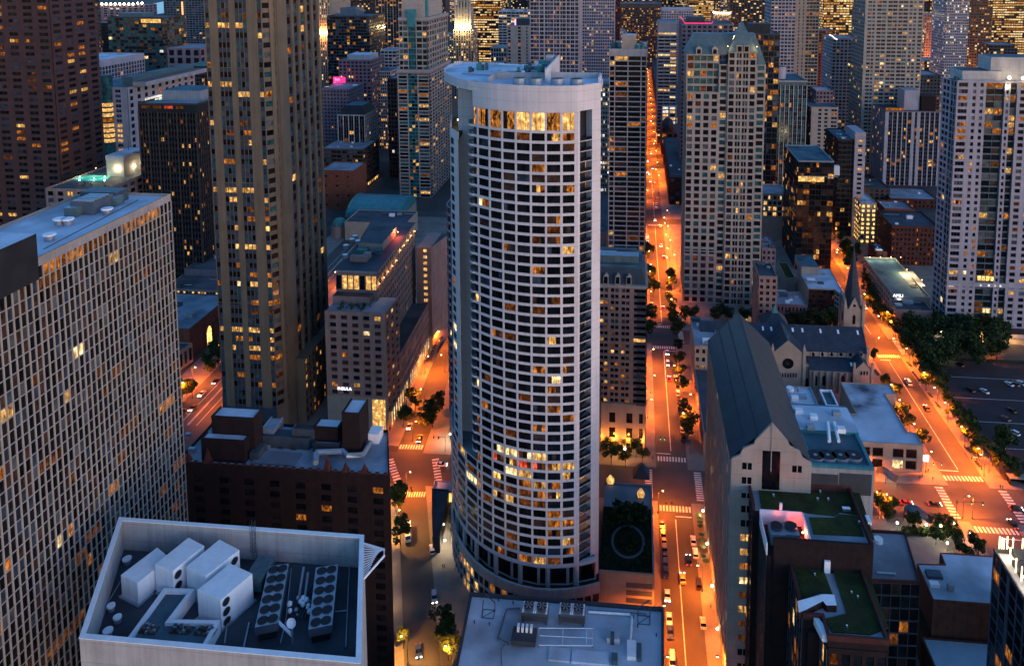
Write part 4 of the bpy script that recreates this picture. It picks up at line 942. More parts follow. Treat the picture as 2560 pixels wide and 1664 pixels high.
# ================================================================== green-roofed brick building, lower right
def green_roof():
    s = 1.843; c = lambda x, y: (1760+x/s, 1180+y/s)
    z1 = 62.; bl = P(*c(205, 40), z1); br = P(*c(738, 72), z1); y1 = (bl[1]+br[1])/2
    y0 = P(*c(500, 312), z1)[1]; xl = bl[0]; xr = P(*c(775, 320), z1)[0]
    org = ((xl+xr)/2, (y0+y1)/2, 0); root = thing('green_roof_building', 'dark brick block with a planted roof and a pink-lit pit holding two fans', 'building', org)
    W = MB(); wins = []; zr = z1-1.6
    px1, py0, py1 = P(*c(470, 240), zr)[0], y0, P(*c(350, 183), zr)[1]
    xq = P(*c(322, 300), z1)[0]
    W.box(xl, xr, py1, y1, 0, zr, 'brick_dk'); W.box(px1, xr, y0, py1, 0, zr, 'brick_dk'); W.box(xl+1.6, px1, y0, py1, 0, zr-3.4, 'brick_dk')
    facade(W, wins, (xl-.1, y1), (xl-.1, py1), 0, zr, nc=2, nr=18, pw=.5, sf=.4, rec=.1, wall='brick_dk', litp=.05)
    facade(W, wins, (xl+1.5, py1-.02), (xl+1.5, y0), 0, zr-3.4, nc=7, nr=18, pw=.12, sf=.18, rec=.3, wall='steel_d', span='brick_dk', litp=.03, dark=[('gl_black', 3), ('gl_dark', 2)])
    W.box(xq, xr-.02, y0-.5, y0+.3, 0, z1, 'brick_dk'); W.box(xl-.2, xl+.4, py1, y1+.3, zr, z1, 'brick'); W.box(xl+.4, xr+.2, y1-.4, y1+.3, zr, z1+.6, 'brick'); W.box(xr-.4, xr+.2, y0+.31, y1-.41, zr, z1, 'brick')
    W.box(xl+1.55, px1-.3, py1-.3, py1+.02, zr-3.4, zr+.5, 'unit_w'); W.box(px1-.3, px1+.05, y0+.31, py1-.31, zr-3.4, zr+.5, 'unit_w'); W.box(xl+1.5, xl+1.8, y0+.3, py1-.31, zr-3.39, zr-.3, 'unit_w')
    fin(root, W, wins, org, 60)
    b = MB(); b.box(xl+.4, xr-.4, py1, y1-.4, zr-.01, zr+.1, 'roof_g'); b.box(px1+.05, xr-.4, y0+.3, py1, zr-.01, zr+.1, 'roof_g'); rf = b.build('roof', root, org)
    g1 = [P(*c(*q), zr) for q in ((250, 70), (715, 95), (785, 312), (752, 312), (712, 200), (625, 188), (600, 205), (480, 192), (440, 182), (265, 172))]
    b = MB(); b.prism(g1, zr+.1, zr+.35, 'sedum'); b.build('planted_roof', rf, org)
    g2 = [P(*c(*q), zr) for q in ((485, 213), (600, 215), (620, 198), (705, 205), (738, 298), (505, 288))]
    b = MB(); b.prism(g2, zr+.1, zr+.4, 'sedum'); b.build('planted_roof', rf, org)
    for q in ((320, 115), (535, 98), (523, 132), (572, 133), (715, 240)): b = MB(); p = P(*c(*q), zr); b.cyl(p[0], p[1], zr+.1, zr+.9, .28, 'steel', 'unit_w', n=8); b.build('roof_vent', rf, org)
    b = MB(); p = P(*c(655, 180), zr); b.box(p[0]-1, p[0]+1, p[1]-.5, p[1]+.5, zr+.1, zr+1, 'slate_teal', 'unit_w'); b.build('roof_hatch', rf, org); b = MB(); p = P(*c(757, 228), zr); b.box(p[0]-.5, p[0]+.5, p[1]-1.3, p[1]+1.3, zr+.1, zr+.9, 'unit_w')
    b.build('roof_vent', rf, org)
    zp = zr-3.4
    for k, u in enumerate((335, 400)):
        x, y = P(*c(u, 255), zp+3.2); o = (x, y, zp); t = thing('chiller', ['left chiller with a round fan in the pink-lit roof pit', 'right chiller with a round fan in the pink-lit roof pit'][k], 'chiller', o, 0, 'chillers in the roof pit'); b = MB(); b.box(x-1.8, x+1.8, y-2.2, y+2.2, zp+.1, zp+3., 'steel'); b.build('casing', t, o); b = MB(); b.cyl(x, y+.3, zp+3., zp+3.7, 1.5, 'steel_d', 'black', n=18); b.build('fan', t, o)
    x, y = P(*c(352, 215), zp+1); b = MB(); b.cyl(x, y, zp, zp+5.4, .4, 'unit_w', n=10); tag(b.build('flue_pipe', None, (x, y, zp)), 'pink-lit upright flue pipe beside the chillers', 'flue')
    lamp_in(root, org, P(*c(333, 200), zp+2)+(zp+3.,), (1, .07, .03), 380, 'pit_lamp'); lamp_in(root, org, P(*c(455, 270), zp+2)+(zp+1.6,), (1, .07, .03), 220, 'pit_lamp')
    # lower front wing with a second planted roof
    yb = y0-.5; z2 = A(*c(500, 430), yb)[1]; tl = P(*c(400, 425), z2); tr = P(*c(770, 445), z2); y2 = P(*c(600, 750), z2)[1]; yc = P(*c(470, 650), z2)[1]
    xa = tl[0]; xb = P(*c(848, 760), z2)[0]; xc = P(*c(430, 640), z2)[0]; xd = P(*c(572, 750), z2)[0]
    org2 = ((xa+xb)/2, y0-12, 0)
    poly = [(xd, y2), (xb, y2), (xb, yb-.02), (xa, yb-.02), (xa, yc), (xd, yc)]
    # (kept as the wing of the same brick block)
    W2 = MB(); wins2 = []; zq = z2-1.3
    W2.prism(poly, 0, zq, 'brick_dk')
    out = inset(poly, [-.15]*6); inn = inset(poly, [.5]*6)
    for i in (0, 1, 3, 4, 5): j = (i+1) % 6; W2.prism([out[i], out[j], inn[j], inn[i]], zq, z2, 'brick')
    facade(W2, wins2, (xa-.3, yb-.1), (xa-.3, yc+.1), 0, zq, nc=6, nr=11, pw=.15, sf=.2, rec=.2, wall='steel_d', span='brick_dk', litp=.12)
    facade(W2, wins2, (xa+3.2, y2+5), (xd-.3, y2-.3), 0, zq-2, nc=4, nr=10, pw=.12, sf=.2, rec=.2, wall='steel_d', litp=.12, botlit=(10, .25))
    W2.box(xa+1, xd, y2+4, yc, 0, zq-2.2, 'brick_dk')
    facade(W2, wins2, (xd+.1, y2-.3), (xb-.1, y2-.3), 0, zq-1.5, nc=5, nr=10, pw=.3, sf=.5, rec=.2, wall='brick_dk', litp=.15)
    W2.build('wing_wall', root, org)
    emit_windows(root, wins2, org, 34)
    b = MB(); b.prism(inset(poly, [.5]*6), zq-.01, zq+.1, 'roof_g'); rf2 = b.build('wing_roof', root, org)
    for qs in (((415, 440), (548, 445), (592, 565), (535, 560), (445, 590)), ((592, 452), (752, 462), (850, 720), (765, 752), (590, 740), (555, 680), (655, 655), (652, 640))):
        b = MB(); b.prism([P(*c(*q), zq) for q in qs], zq+.1, zq+.35, 'sedum'); b.build('planted_roof', rf2, org)
    b = MB(); q = [P(*c(*q), zq+1.8) for q in ((430, 592), (550, 560), (600, 562), (612, 612), (565, 612), (548, 592), (470, 632), (437, 645))]; b.prism(q, zq+.1, zq+1.8, 'brick_dk', 'unit_w'); b.build('stair_house', rf2, org)
    b = MB(); q = [P(*c(*q), zq) for q in ((505, 680), (522, 672), (575, 742), (575, 765), (545, 760))]; b.prism(q, zq-1, zq+.6, 'unit_w'); b.build('white_coping', rf2, org)
    for q in ((510, 478), (680, 562), (708, 582), (658, 718)): b = MB(); p = P(*c(*q), zq); b.cyl(p[0], p[1], zq+.1, zq+.8, .22, 'steel', 'unit_w', n=8); b.build('roof_vent', rf2, org)
    b = MB(); p = P(*c(553, 420), zq); b.box(p[0]-.7, p[0]+.7, yb-.6, yb-.1, zq, zq+3.2, 'unit_w'); b.build('roof_vent', rf2, org)
    return xr, xb, y0, y1
GR = green_roof()
def lower_right():
    s = 2.7525; c = lambda x, y: (2160+x/s, 1340+y/s)
    # link block with flat grey roof
    z = 40.; q = [P(*c(*p), z) for p in ((172, 310), (388, 310), (235, -40), (150, -40))]
    q = [(GR[0]+.3, q[0][1]), (q[1][0], q[1][1]), (q[2][0]+2, q[2][1]), (GR[0]+.3, q[3][1])]
    bld('glazed_link', 'glazed link with a flat grey roof between the green-roofed block and the white-roofed hall', q, z, {0: dict(nc=7, nr=11, pw=.08, sf=.12, rec=.2, wall='steel_d', litp=.10, dark=[('gl_black', 3), ('gl_dark', 2), ('gl_brown', 1)])}, wall='brick_dk', roof='roof_g', par=.8, parm='brick', nind=60, roofgear=3)
    # white roofed hall
    z = 26.; fl = P(*c(475, 435), z); fr = P(*c(1000, 470), z); bl = P(*c(365, 185), z); b2 = P(*c(522, 108), z)
    y0 = fl[1]; x1 = fr[0]+6
    poly = [(fl[0], y0), (x1, y0), (x1, b2[1]), (P(*c(522, 108), z)[0], b2[1]), (P(*c(556, 190), z)[0], P(*c(556, 190), z)[1]), (bl[0], bl[1])]
    bld('white_roof_hall', 'low orange brick hall under a wide white flat roof, near the bottom right corner', poly, z, {}, wall='brick_lt', roof='roof_w', par=.25, roofgear=5, pth=.3)
    z3 = 14.; q = [P(*c(*p), z3) for p in ((380, 690), (690, 705), (760, 880), (700, 1100), (380, 1100))]
    zt = 15.5
    p0 = P(*c(385, 665), zt); p1 = P(*c(700, 690), zt)
    bld('garden_terrace', 'brick terrace block with lawn strips and pale paths below the white-roofed hall', rect(p0[0], P(*c(1010, 700), zt)[0], P(*c(500, 1000), zt)[1], y0-1), zt, {0: dict(nc=5, nr=2, pw=.5, sf=.5, wall='brick_lt')}, wall='brick_lt', roof='roof_w', par=.3, pth=.5)
    zt += -.3
    for qs in (((455, 600), (775, 612), (800, 668), (540, 650), (445, 640)), ((825, 618), (900, 622), (900, 675), (845, 672)), ((380, 470), (430, 590), (440, 640), (385, 640))):
        b = MB(); pts = [P(*c(*p), zt) for p in qs]; b.prism(pts, zt+.02, zt+.3, 'lawn'); o = b.build('lawn_strip', None, (pts[0][0], pts[0][1], zt)); tag(o, ['lawn strip along the foot of the orange brick hall', 'short lawn strip beside the dark glass corner tower', 'dark planting strip beside the glazed link'][len([1 for x in bpy.data.objects if x.name.startswith('lawn_strip')])-1], 'lawn')
    b = MB(); zz = zt+.0; y = P(*c(500, 690), zz)[1]-.2; b.box(p0[0]-.3, p1[0], y-9, y, zz-12, zz-2.2, 'brick_lt'); 
    # dark glass corner tower with lit posts round its roof
    z = 55.; tl = P(*c(890, 80), z); nr_ = P(*c(1101, 375), z)
    poly = [(tl[0], nr_[1]-14), (tl[0]+40, nr_[1]-14), (tl[0]+40, tl[1]), (tl[0], tl[1])]
    gx = tl[0]
    root, W, wins, org = bld('glass_corner_tower', 'dark glass block with glowing posts on its lit roof terrace, bottom right corner', poly, z, {3: dict(pat='p.2 w2 p.2 w2 p.7 w2 p.15 w2 p.15 w2 p.7 w2 p.2 w2 p.2', nr=16, sf=.06, rec=.25, wall='blue_steel', dark=[('gl_dark', 3), ('gl_black', 3), ('gl_blue', 1)], litp=.06)}, wall='char', roof='roof_w', par=1., finish=False)
    fin(root, W, wins, org, 80)
    rf = [q for q in root.children if q.name.startswith('roof')][0]
    for u, v in ((930, 62), (946, 70), (960, 75), (983, 62), (1022, 72), (1088, 78), (1043, 215), (1082, 275), (1003, 140)):
        x, y = P(*c(u, v+30), z-1); b = MB(); b.cyl(x, y, z-1, z+2.6, .13, 'bulb_small', n=6); b.build('glowing_post', rf, org)
    lamp_in(root, org, P(*c(985, 125), z)+(z+2.,), (1, .75, .45), 240, 'terrace_lamp'); lamp_in(root, org, P(*c(1095, 330), z)+(z+2.,), (1, .75, .45), 170, 'terrace_lamp')
    b = MB()
    for u, v in ((1080, 130), (1090, 215)): x, y = P(*c(u, v), z); b.box(x-1.5, x+1.5, y-2, y+2, z-.98, z+.3, 'char')
    b.build('terrace_bench', rf, org)
lower_right()
# ================================================================== Wabash side: mansard tower, black balcony tower
def mansard():
    y0 = 297.; xr, zc = A(1618, 718, y0); xl = A(1440, 712, y0)[0]; zb = A(1560, 1012, y0)[1]
    org = ((xl+xr)/2, 310, 0); root = thing('mansard_tower', 'tan apartment tower with a mansard roof and an orange floodlit stone base', 'tower', org)
    W = MB(); wins = []
    W.box(xl+.4, xr-.45, y0+.65, y0+26, 0, zc, 'pink'); W.box(xl-.3, xr+.35, y0-.3, y0+26.3, zc-.5, zc+.4, 'cream'); W.box(xl-.2, xr+.3, y0-.25, y0+26.3, zb-.4, zb+.5, 'sand')
    pat = 'p2.2 w4.2 p2.2 w1.2 p.35 w1.2 p1.1 w1.2 p.35 w1.2 p1.1 w1.2 p.35 w1.2 p1.6 w4.2 p.4'
    facade(W, wins, (xl, y0), (xr, y0), zb+.5, zc-.5, pat=pat, nr=19, sf=.42, rec=.6, wall='pink', litp=.20, warm=[('lit_a', 3), ('lit_b', 2), ('lit_d', 2)], dark=[('gl_dark', 4), ('gl_black', 4), ('gl_grey', 1)])
    facade(W, wins, (xr, y0), (xr, y0+26), zb+.5, zc-.5, nc=7, nr=19, pw=.45, sf=.45, rec=.4, wall='pink', litp=.15)
    facade(W, wins, (xl, y0), (xr, y0), 0, zb-.4, pat='p6 w2.2 p4. w2.2 p4. w2.2 p2.4 w1.4 p1.', nr=3, sf=.34, rec=.3, wall='sand', litp=.12, bot=.4, top=2.)
    facade(W, wins, (xr, y0), (xr, y0+26), 0, zb-.4, nc=6, nr=3, pw=.5, sf=.4, rec=.3, wall='sand', litp=.3)
    # balcony rails on the two balcony columns
    L = xr-xl; fh = (zc-1-zb)/19
    fin(root, W, wins, org, 90)
    for x0, x1 in ((xl+L*.060, xl+L*.190), (xl+L*.862, xl+L*.99)):
        for r in range(19):
            z = zb+.5+r*fh; b = MB(); b.box(x0, x1, y0-.9, y0-.02, z-.08, z+.12, 'umber'); b.box(x0, x1, y0-.9, y0-.85, z+.12, z+1.0, 'steel_d'); b.build('balcony', root, org)
    b = MB(); zm = zc+6.2; b.taper(rect(xl+.6, xr-.6, y0+1.2, y0+25), zc+.4, rect(xl+2, xr-2., y0+3.4, y0+23), zm, 'slate', 'roof_t'); rf = b.build('mansard_roof', root, org)
    b = MB(); b.box(xl+.7, xr-4, y0+5, y0+22, zm, zm+.6, 'roof_t'); b.box(xl+9, xr-3.4, y0+8, y0+13, zm+.6, zm+3.4, 'slate_teal', 'steel'); b.box(xl+3, xl+16, y0+10, y0+15, zm+.6, zm+3., 'slate_teal', 'steel'); b.box(xl+4, xr-4, y0+17, y0+20, zm+.6, zm+2.6, 'steel_d'); b.build('plant_house', rf, org)
    for u in (1514.5, 1544, 1572):
        x = A(u, 700, y0+.6)[0]; b = MB(); b.box(x-1.1, x+1.1, y0+.5, y0+3, zc+.4, zc+3.4, 'cream')
        n = 8; pts = [(x-1.1+2.2*i/n, y0+.48, zc+3.4+1.1*math.sin(math.pi*i/n)) for i in range(n+1)]; b.face(pts, 'cream')
        for i in range(n): b.face([pts[i], pts[i+1], (pts[i+1][0], y0+3, pts[i+1][2]), (pts[i][0], y0+3, pts[i][2])], 'cream')
        b.box(x-.75, x+.75, y0+.40, y0+.52, zc+.8, zc+3.6, 'gl_black'); b.build('dormer', rf, org)
    for k in range(7):
        x = xl+2+k*(xr-xl-3)/6; 
    lw = [(xl+4+i*(xr-xl-5)/4, y0-1.2, 8) for i in range(5)]
    for p in lw: spot_up(root, org, p, 420, (1, .27, .03))
def spot_up(root, org, p, power, col, name='facade_floodlight'):
    b = MB(); b.ball(p[0], p[1], p[2], .16, 'bulb_small', n=6, k=4); o = b.build(name, root, org)
    l = bpy.data.lights.new('lamp_light', 'POINT'); l.color = col; l.energy = power*KL; l.shadow_soft_size = .3; lo = bpy.data.objects.new('lamp_light', l); COL.objects.link(lo); lo.parent = o; lo.location = (p[0]-org[0], p[1]-org[1]-.5, p[2]-org[2])
mansard()
BAL = dict(nr=46, sf=.2, rec=.9, so=.15, wall='char', span='grey_conc', pier='grey_conc', dark=[('gl_black', 5), ('gl_dark', 4), ('gl_brown', 1)], warm=[('lit_b', 3), ('lit_d', 4), ('lit_a', 1.5)], litp=.10)
def black_tower():
    y0 = 470.; xl, z = A(1523, 122, y0); xr = A(1619, 122, y0)[0]
    root, W, wins, org = bld('balcony_tower', 'slender dark tower with continuous balcony bands and a tan roof box by the central avenue', rect(xl, xr, y0, y0+24), z, {0: dict(BAL, pat='p.25 w1.3 p.3 w3.6 p.3 w3.6 p.3 w1.5 p.2', top=3.4), 1: dict(BAL, nc=4, pw=.12, top=3.4)}, wall='grey_conc', roof='roof_t', par=1., finish=False)
    fin(root, W, wins, org, 90); rf = [q for q in root.children if q.name.startswith('roof')][0]
    zt = A(1573, 86, y0+4)[1]+8; x0, x1 = A(1554, 100, y0+4)[0], A(1591, 100, y0+4)[0]; zt = A(1573, 88, y0+4)[1]
    b = MB(); b.box(x0, x1, y0+4, y0+14, z-1, zt, 'sand', 'roof_w'); b.build('roof_box', rf, org)
    b = MB()
    for k in range(12): x = R.choice([R.uniform(xl+1, x0-1), R.uniform(x1+1, xr-1)]); y = R.uniform(y0+3, y0+20); b.cyl(x, y, z-1, z+R.uniform(.5, 3), R.uniform(.8, 1.8), R.choice(['copper', 'steel', 'slate_teal']), n=10)
    b.build('roof_equipment', rf, org)
black_tower()
# ================================================================== long hotel on the left street, with stepped terraces
def hotel():
    s = 2.623; c = lambda x, y: (800+x/s, 520+y/s)
    y0 = 303.; xr, z1 = A(*c(428, 690), y0); xl = A(*c(30, 690), y0)[0]
    yb = y0+13; xu, z2 = A(*c(372, 415), yb); y1 = P(*c(622, 95), z2)[1]; xb = P(*c(622, 95), z2)[0]
    org = ((xl+xr)/2, 380, 0); root = thing('stepped_hotel', 'pinkish stone hotel with floodlit terraces and a long dark roof', 'building', org)
    W = MB(); wins = []; pk = dict(wall='pink', rec=.4, dark=[('gl_brown', 4), ('gl_dark', 3)], warm=[('lit_a', 3), ('lit_b', 2), ('lit_c', 1)])
    kr = (xb-xu)/(y1-yb)  # street runs slightly off the grid
    X = lambda y, off=0.: xu+kr*(y-yb)+off
    # front block
    xrf = xr; W.prism([(xl, y0+.4), (xrf-.4, y0+.4), (X(yb)+8, yb+4), (xl, yb+4)], 0, z1-1, 'pink')
    zs = A(*c(250, 1235), y0)[1]
    facade(W, wins, (xl, y0), (xrf, y0), zs, z1-1, pat='p1.2 '+'5*w1.5+p1.2', nr=11, sf=.45, litp=.13, **pk)
    facade(W, wins, (xl, y0), (xrf, y0), 0, zs, pat='p10 w3 p.5', nr=1, sf=.12, litp=1., **{**pk, 'warm': [('lit_full', 1)], 'wall': 'sand'})
    facade(W, wins, (xrf, y0), (X(yb)+8.5, yb+4), 8, z1-1, nc=3, nr=14, pw=.5, sf=.45, litp=.25, **pk)
    # long street podium
    ya = yb+4; ye = P(*c(735, 600), z1*.52)[1]; zp = A(*c(498, 955), ya+1)[1]
    W.prism([(X(ya)-2, ya), (X(ya, 8.1), ya), (X(ye, 8.1), ye), (X(ye)-2, ye)], 0, zp-.6, 'pink', 'roof_d')
    facade(W, wins, (X(ya, 8.5), ya), (X(ye, 8.5), ye), 9, zp, nc=22, nr=4, pw=.5, sf=.4, litp=.22, **pk)
    facade(W, wins, (X(y0+2, 8.5), y0+2), (X(ye, 8.5), ye), 0, 9, nc=20, nr=1, pw=.35, sf=.25, litp=.9, **{**pk, 'warm': [('shop', 1), ('lit_c', 2)], 'wall': 'sand'})
    # upper slab
    W.prism([(xl, yb+.4), (X(yb)-.4, yb+.4), (X(y1)-.4, y1), (X(y1)-24, y1), (xl, yb+14)], 0, z2-.8, 'pink')
    zq = A(*c(200, 545), yb)[1]
    facade(W, wins, (xl, yb), (X(yb), yb), zq, z2-.8, nc=7, nr=1, pw=.16, sf=.2, top=.8, litp=.75, **{**pk, 'warm': [('lit_full', 1)]})
    facade(W, wins, (xl, yb-4), (X(yb)-2, yb-4), z1-2, zq-.6, nc=6, nr=1, pw=.5, sf=.4, litp=.6, core=True, **{**pk, 'warm': [('lit_a', 1)]})
    W.box(xl, X(yb)-2, yb-3.9, yb+.3, z1-2, zq-.6, 'pink', 'roof_d')
    facade(W, wins, (X(yb), yb), (X(y1), y1), zp, z2-.8, nc=20, nr=11, pw=.5, sf=.45, litp=.06, **pk)
    # rear cross wing
    xw0, zw = A(*c(630, 258), y1-8); xw1 = A(*c(728, 258), y1-8)[0]
    W.box(xw0, xw1-.4, y1-7.6, y1+16, 0, zw-.6, 'pink')
    facade(W, wins, (xw0, y1-8), (xw1, y1-8), zp, zw, pat='p2.6 w1.4 p1.6', nr=9, sf=.5, litp=.85, **{**pk, 'warm': [('lit_full', 2), ('lit_a', 1)]})
    facade(W, wins, (xw1, y1-8), (xw1+5, y1+16), 9, zw, nc=6, nr=12, pw=.5, sf=.45, litp=.12, **pk)
    W.prism([(xw1-.6, y1-7.8), (xw1-.1, y1-7.8), (xw1+4.8, y1+15.8), (xw1-.6, y1+15.8)], 0, zw-.6, 'pink', 'roof_d')
    W.prism([(xl, y0-.15), (xrf+.1, y0-.15), (xrf+.1, y0+.6), (xl, y0+.6)], z1-1, z1, 'pink'); W.prism([(xrf-.5, y0+.6), (xrf+.1, y0+.6), (X(yb)+8.6, yb+4), (X(yb)+8., yb+4)], z1-1, z1, 'pink')
    fin(root, W, wins, org, 96)
    b = MB(); b.prism([(xl, y0+.6), (xrf-.5, y0+.6), (X(yb)+8, yb+3.9), (X(yb)-2, yb+3.9), (X(yb)-2, yb-4.3), (xl, yb-4.3)], z1-1.05, z1-.7, 'roof_g'); b.build('terrace', root, org)
    b = MB()
    for k in range(22): leafball(b, R.uniform(xl+4, X(yb)-1), R.uniform(y0+3, yb-5), z1, R.uniform(.6, 1.2), 14)
    b.build('terrace_planting', root, org, 'stuff')
    b = MB(); b.prism([(xl, yb-.3), (X(yb, .5), yb-.3), (X(y1, .5), y1+.3), (X(y1)-24, y1+.3), (xl, yb+18)], z2-.8, z2, 'grey_conc', 'roof_d'); rf = b.build('roof', root, org)
    b = MB(); q = [P(*c(*p), z2+4) for p in ((250, 225), (405, 235), (502, 122), (350, 118))]; b.prism(q, z2, z2+4, 'sand', 'roof_d'); b.build('plant_house', rf, org)
    for u, v in ((165, 325), (170, 262), (210, 222), (230, 200), (250, 232)):
        x, y = P(*c(u, v), z2); b = MB(); b.cyl(x, y, z2, z2+1.6, 1.3, 'steel', 'unit_w', n=12); b.build('roof_vent', rf, org)
    b = MB()
    for u, v, w, m in ((260, 345, 4, 'pink'), (280, 300, 2.4, 'copper'), (350, 280, 1.8, 'steel'), (385, 300, 1.6, 'slate_teal'), (310, 325, 1.5, 'sand')): x, y = P(*c(u, v), z2); b.box(x-w, x+w, y-1.5, y+1.5, z2, z2+2.4, m)
    b.build('roof_equipment', rf, org)
    lamp_in(root, org, P(*c(510, 150), z2+3)+(z2+2.5,), (1, .12, .04), 700, 'roof_beacon')
    for k in range(10): y = yb+2+k*(y1-yb-4)/9; spot_up(root, org, (X(y)+.5, y, z2-6.5 if k < 5 else z2-4), 45, (1, .5, .12), 'uplight')
    # street canopy umbrellas and lettering
    t = text('INSULA', A(*c(161, 1184), y0-.2), y0-.25, 1.9, 'sign_w', root, org)
def text(body, xz, y, size, m, root, org, name='lettering', ext=.04):
    cu = bpy.data.curves.new('text', 'FONT'); cu.body = body; cu.size = size; cu.extrude = ext; cu.align_x = 'CENTER'; cu.align_y = 'CENTER'
    tmp = bpy.data.objects.new('text_tmp', cu); COL.objects.link(tmp); dg = bpy.context.evaluated_depsgraph_get(); me = bpy.data.meshes.new_from_object(tmp.evaluated_get(dg))
    bpy.data.objects.remove(tmp); bpy.data.curves.remove(cu)
    me.materials.clear(); me.materials.append(MATS[m]); o = bpy.data.objects.new(name, me); COL.objects.link(o); o.parent = root
    o.location = (xz[0]-org[0], y-org[1], xz[1]-org[2]); o.rotation_euler = (math.pi/2, 0, 0); return o
hotel()
# ================================================================== tall beige tower on the left
def beige_tower():
    y0 = 294.; v = 300; xl = A(523, v, y0)[0]; xr = A(664, v, y0)[0]; xs = A(694, v, y0+5)[0]; Z = 232.
    y1 = AX(804, v, xs)[0]; org = ((xl+xs)/2, 340, 0)
    root = thing('beige_tower', 'very tall beige stone tower with blue-grey spandrel bands, its top out of view', 'tower', org)
    W = MB(); wins = []; poly = [(xl+.6, y0+.6), (xr-.4, y0+.6), (xr+2, y0+4.8), (xs-.6, y0+7.6), (xs-.6, y1), (xl+.6, y1)]
    W.prism(poly, 0, Z, 'beige')
    D = [('gl_dark', 4), ('gl_black', 2), ('gl_teal', 2.2), ('gl_grey', 2)]; WM = [('lit_a', 3), ('lit_b', 4), ('lit_c', .5), ('lit_full', .5), ('lit_d', 3)]
    kw = dict(nr=54, sf=.46, rec=.45, so=.28, wall='beige', dark=D, warm=WM)
    facade(W, wins, (xl, y0), (xr, y0), 0, Z, pat='p.2 w1.6 p3.4 '+'w1.5 p.12 w1.5 p.12 w1.5 p2.4 w1.5 p.12 w1.5 p.12 w1.5 p4.2 w1.7 p.2', span='spandrel', pier='beige', litp=.10, wide=.72, bot=14, **kw)
    facade(W, wins, (xr, y0), (xr+2.6, y0+4.2), 0, Z, pat='p.2 w2 p.9', litp=.1, bot=14, **kw)
    facade(W, wins, (xr+2.6, y0+4.2), (xs, y0+7), 0, Z, pat='p1 w1. p.8', litp=.08, bot=14, **kw)
    facade(W, wins, (xs, y0+7), (xs, y1), 0, Z, pat='p6 '+'5*w3.4+p1.3', span='spandrel', pier='beige', litp=.05, pp=.5, **{**kw, 'sf': .35})
    for zz in (60, 112, 160): W.box(xl-.06, xr+.02, y0-.03, y0+.3, zz, zz+.25, 'beige')
    # stepped lower shoulder on the right
    W.box(xs-2, xs+4.2, y0+12, y1-3, 0, 30, 'beige'); facade(W, wins, (xs+4.6, y0+12), (xs+4.6, y1-3), 0, 30, nc=9, nr=8, pw=.5, sf=.4, litp=.25, rec=.4, wall='beige', warm=[('lit_b', 1), ('lit_a', 1)])
    fin(root, W, wins, org, 98)
    b = MB(); b.prism(inset(poly, [1]*6), Z, Z+.4, 'roof_g'); b.build('roof', root, org)
beige_tower()
# ================================================================== curved grey block on the left street, behind the white tower
def curved_grey():
    y0 = 297.; x0, z = A(1106, 520, y0); org = (x0+15, y0+12, 0)
    root = thing('bay_block', 'grey stone block with a rounded corner and shopfronts, glimpsed left of the white tower', 'building', org)
    W = MB(); wins = []; n = 5
    xl = x0; pts = [(xl, y0+26)]+[(xl+7-7*math.cos(math.pi/2*i/n), y0+7-7*math.sin(math.pi/2*i/n)) for i in range(n+1)]+[(xl+34, y0)]
    W.prism(inset(pts+[(xl+34, y0+26)], [.4]*(len(pts)-1)+[0, 0]), 0, z-.5, 'mauve', 'roof_d')
    for i in range(len(pts)-1):
        nc = 8 if i == 0 else (1 if i <= n else 7)
        facade(W, wins, pts[i], pts[i+1], 12, z, nc=nc, nr=26, pw=.28, sf=.32, rec=.4, wall='mauve', span='lav_conc', litp=.12)
        facade(W, wins, pts[i], pts[i+1], 5, 12, nc=nc, nr=1, pw=.3, sf=.2, rec=.4, wall='pink', litp=.05, dark=[('gl_brown', 1)])
        facade(W, wins, pts[i], pts[i+1], 0, 4.9, nc=nc, nr=1, pw=.16, sf=.16, rec=.4, wall='black', litp=.95, warm=[('shop', 1), ('lit_c', 1)])
    fin(root, W, wins, org, 70)
    b = MB(); b.prism(inset(pts+[(xl+34, y0+26)], [1]*(len(pts)+1)), z-.5, z-.2, 'roof_d'); b.build('roof', root, org)
curved_grey()
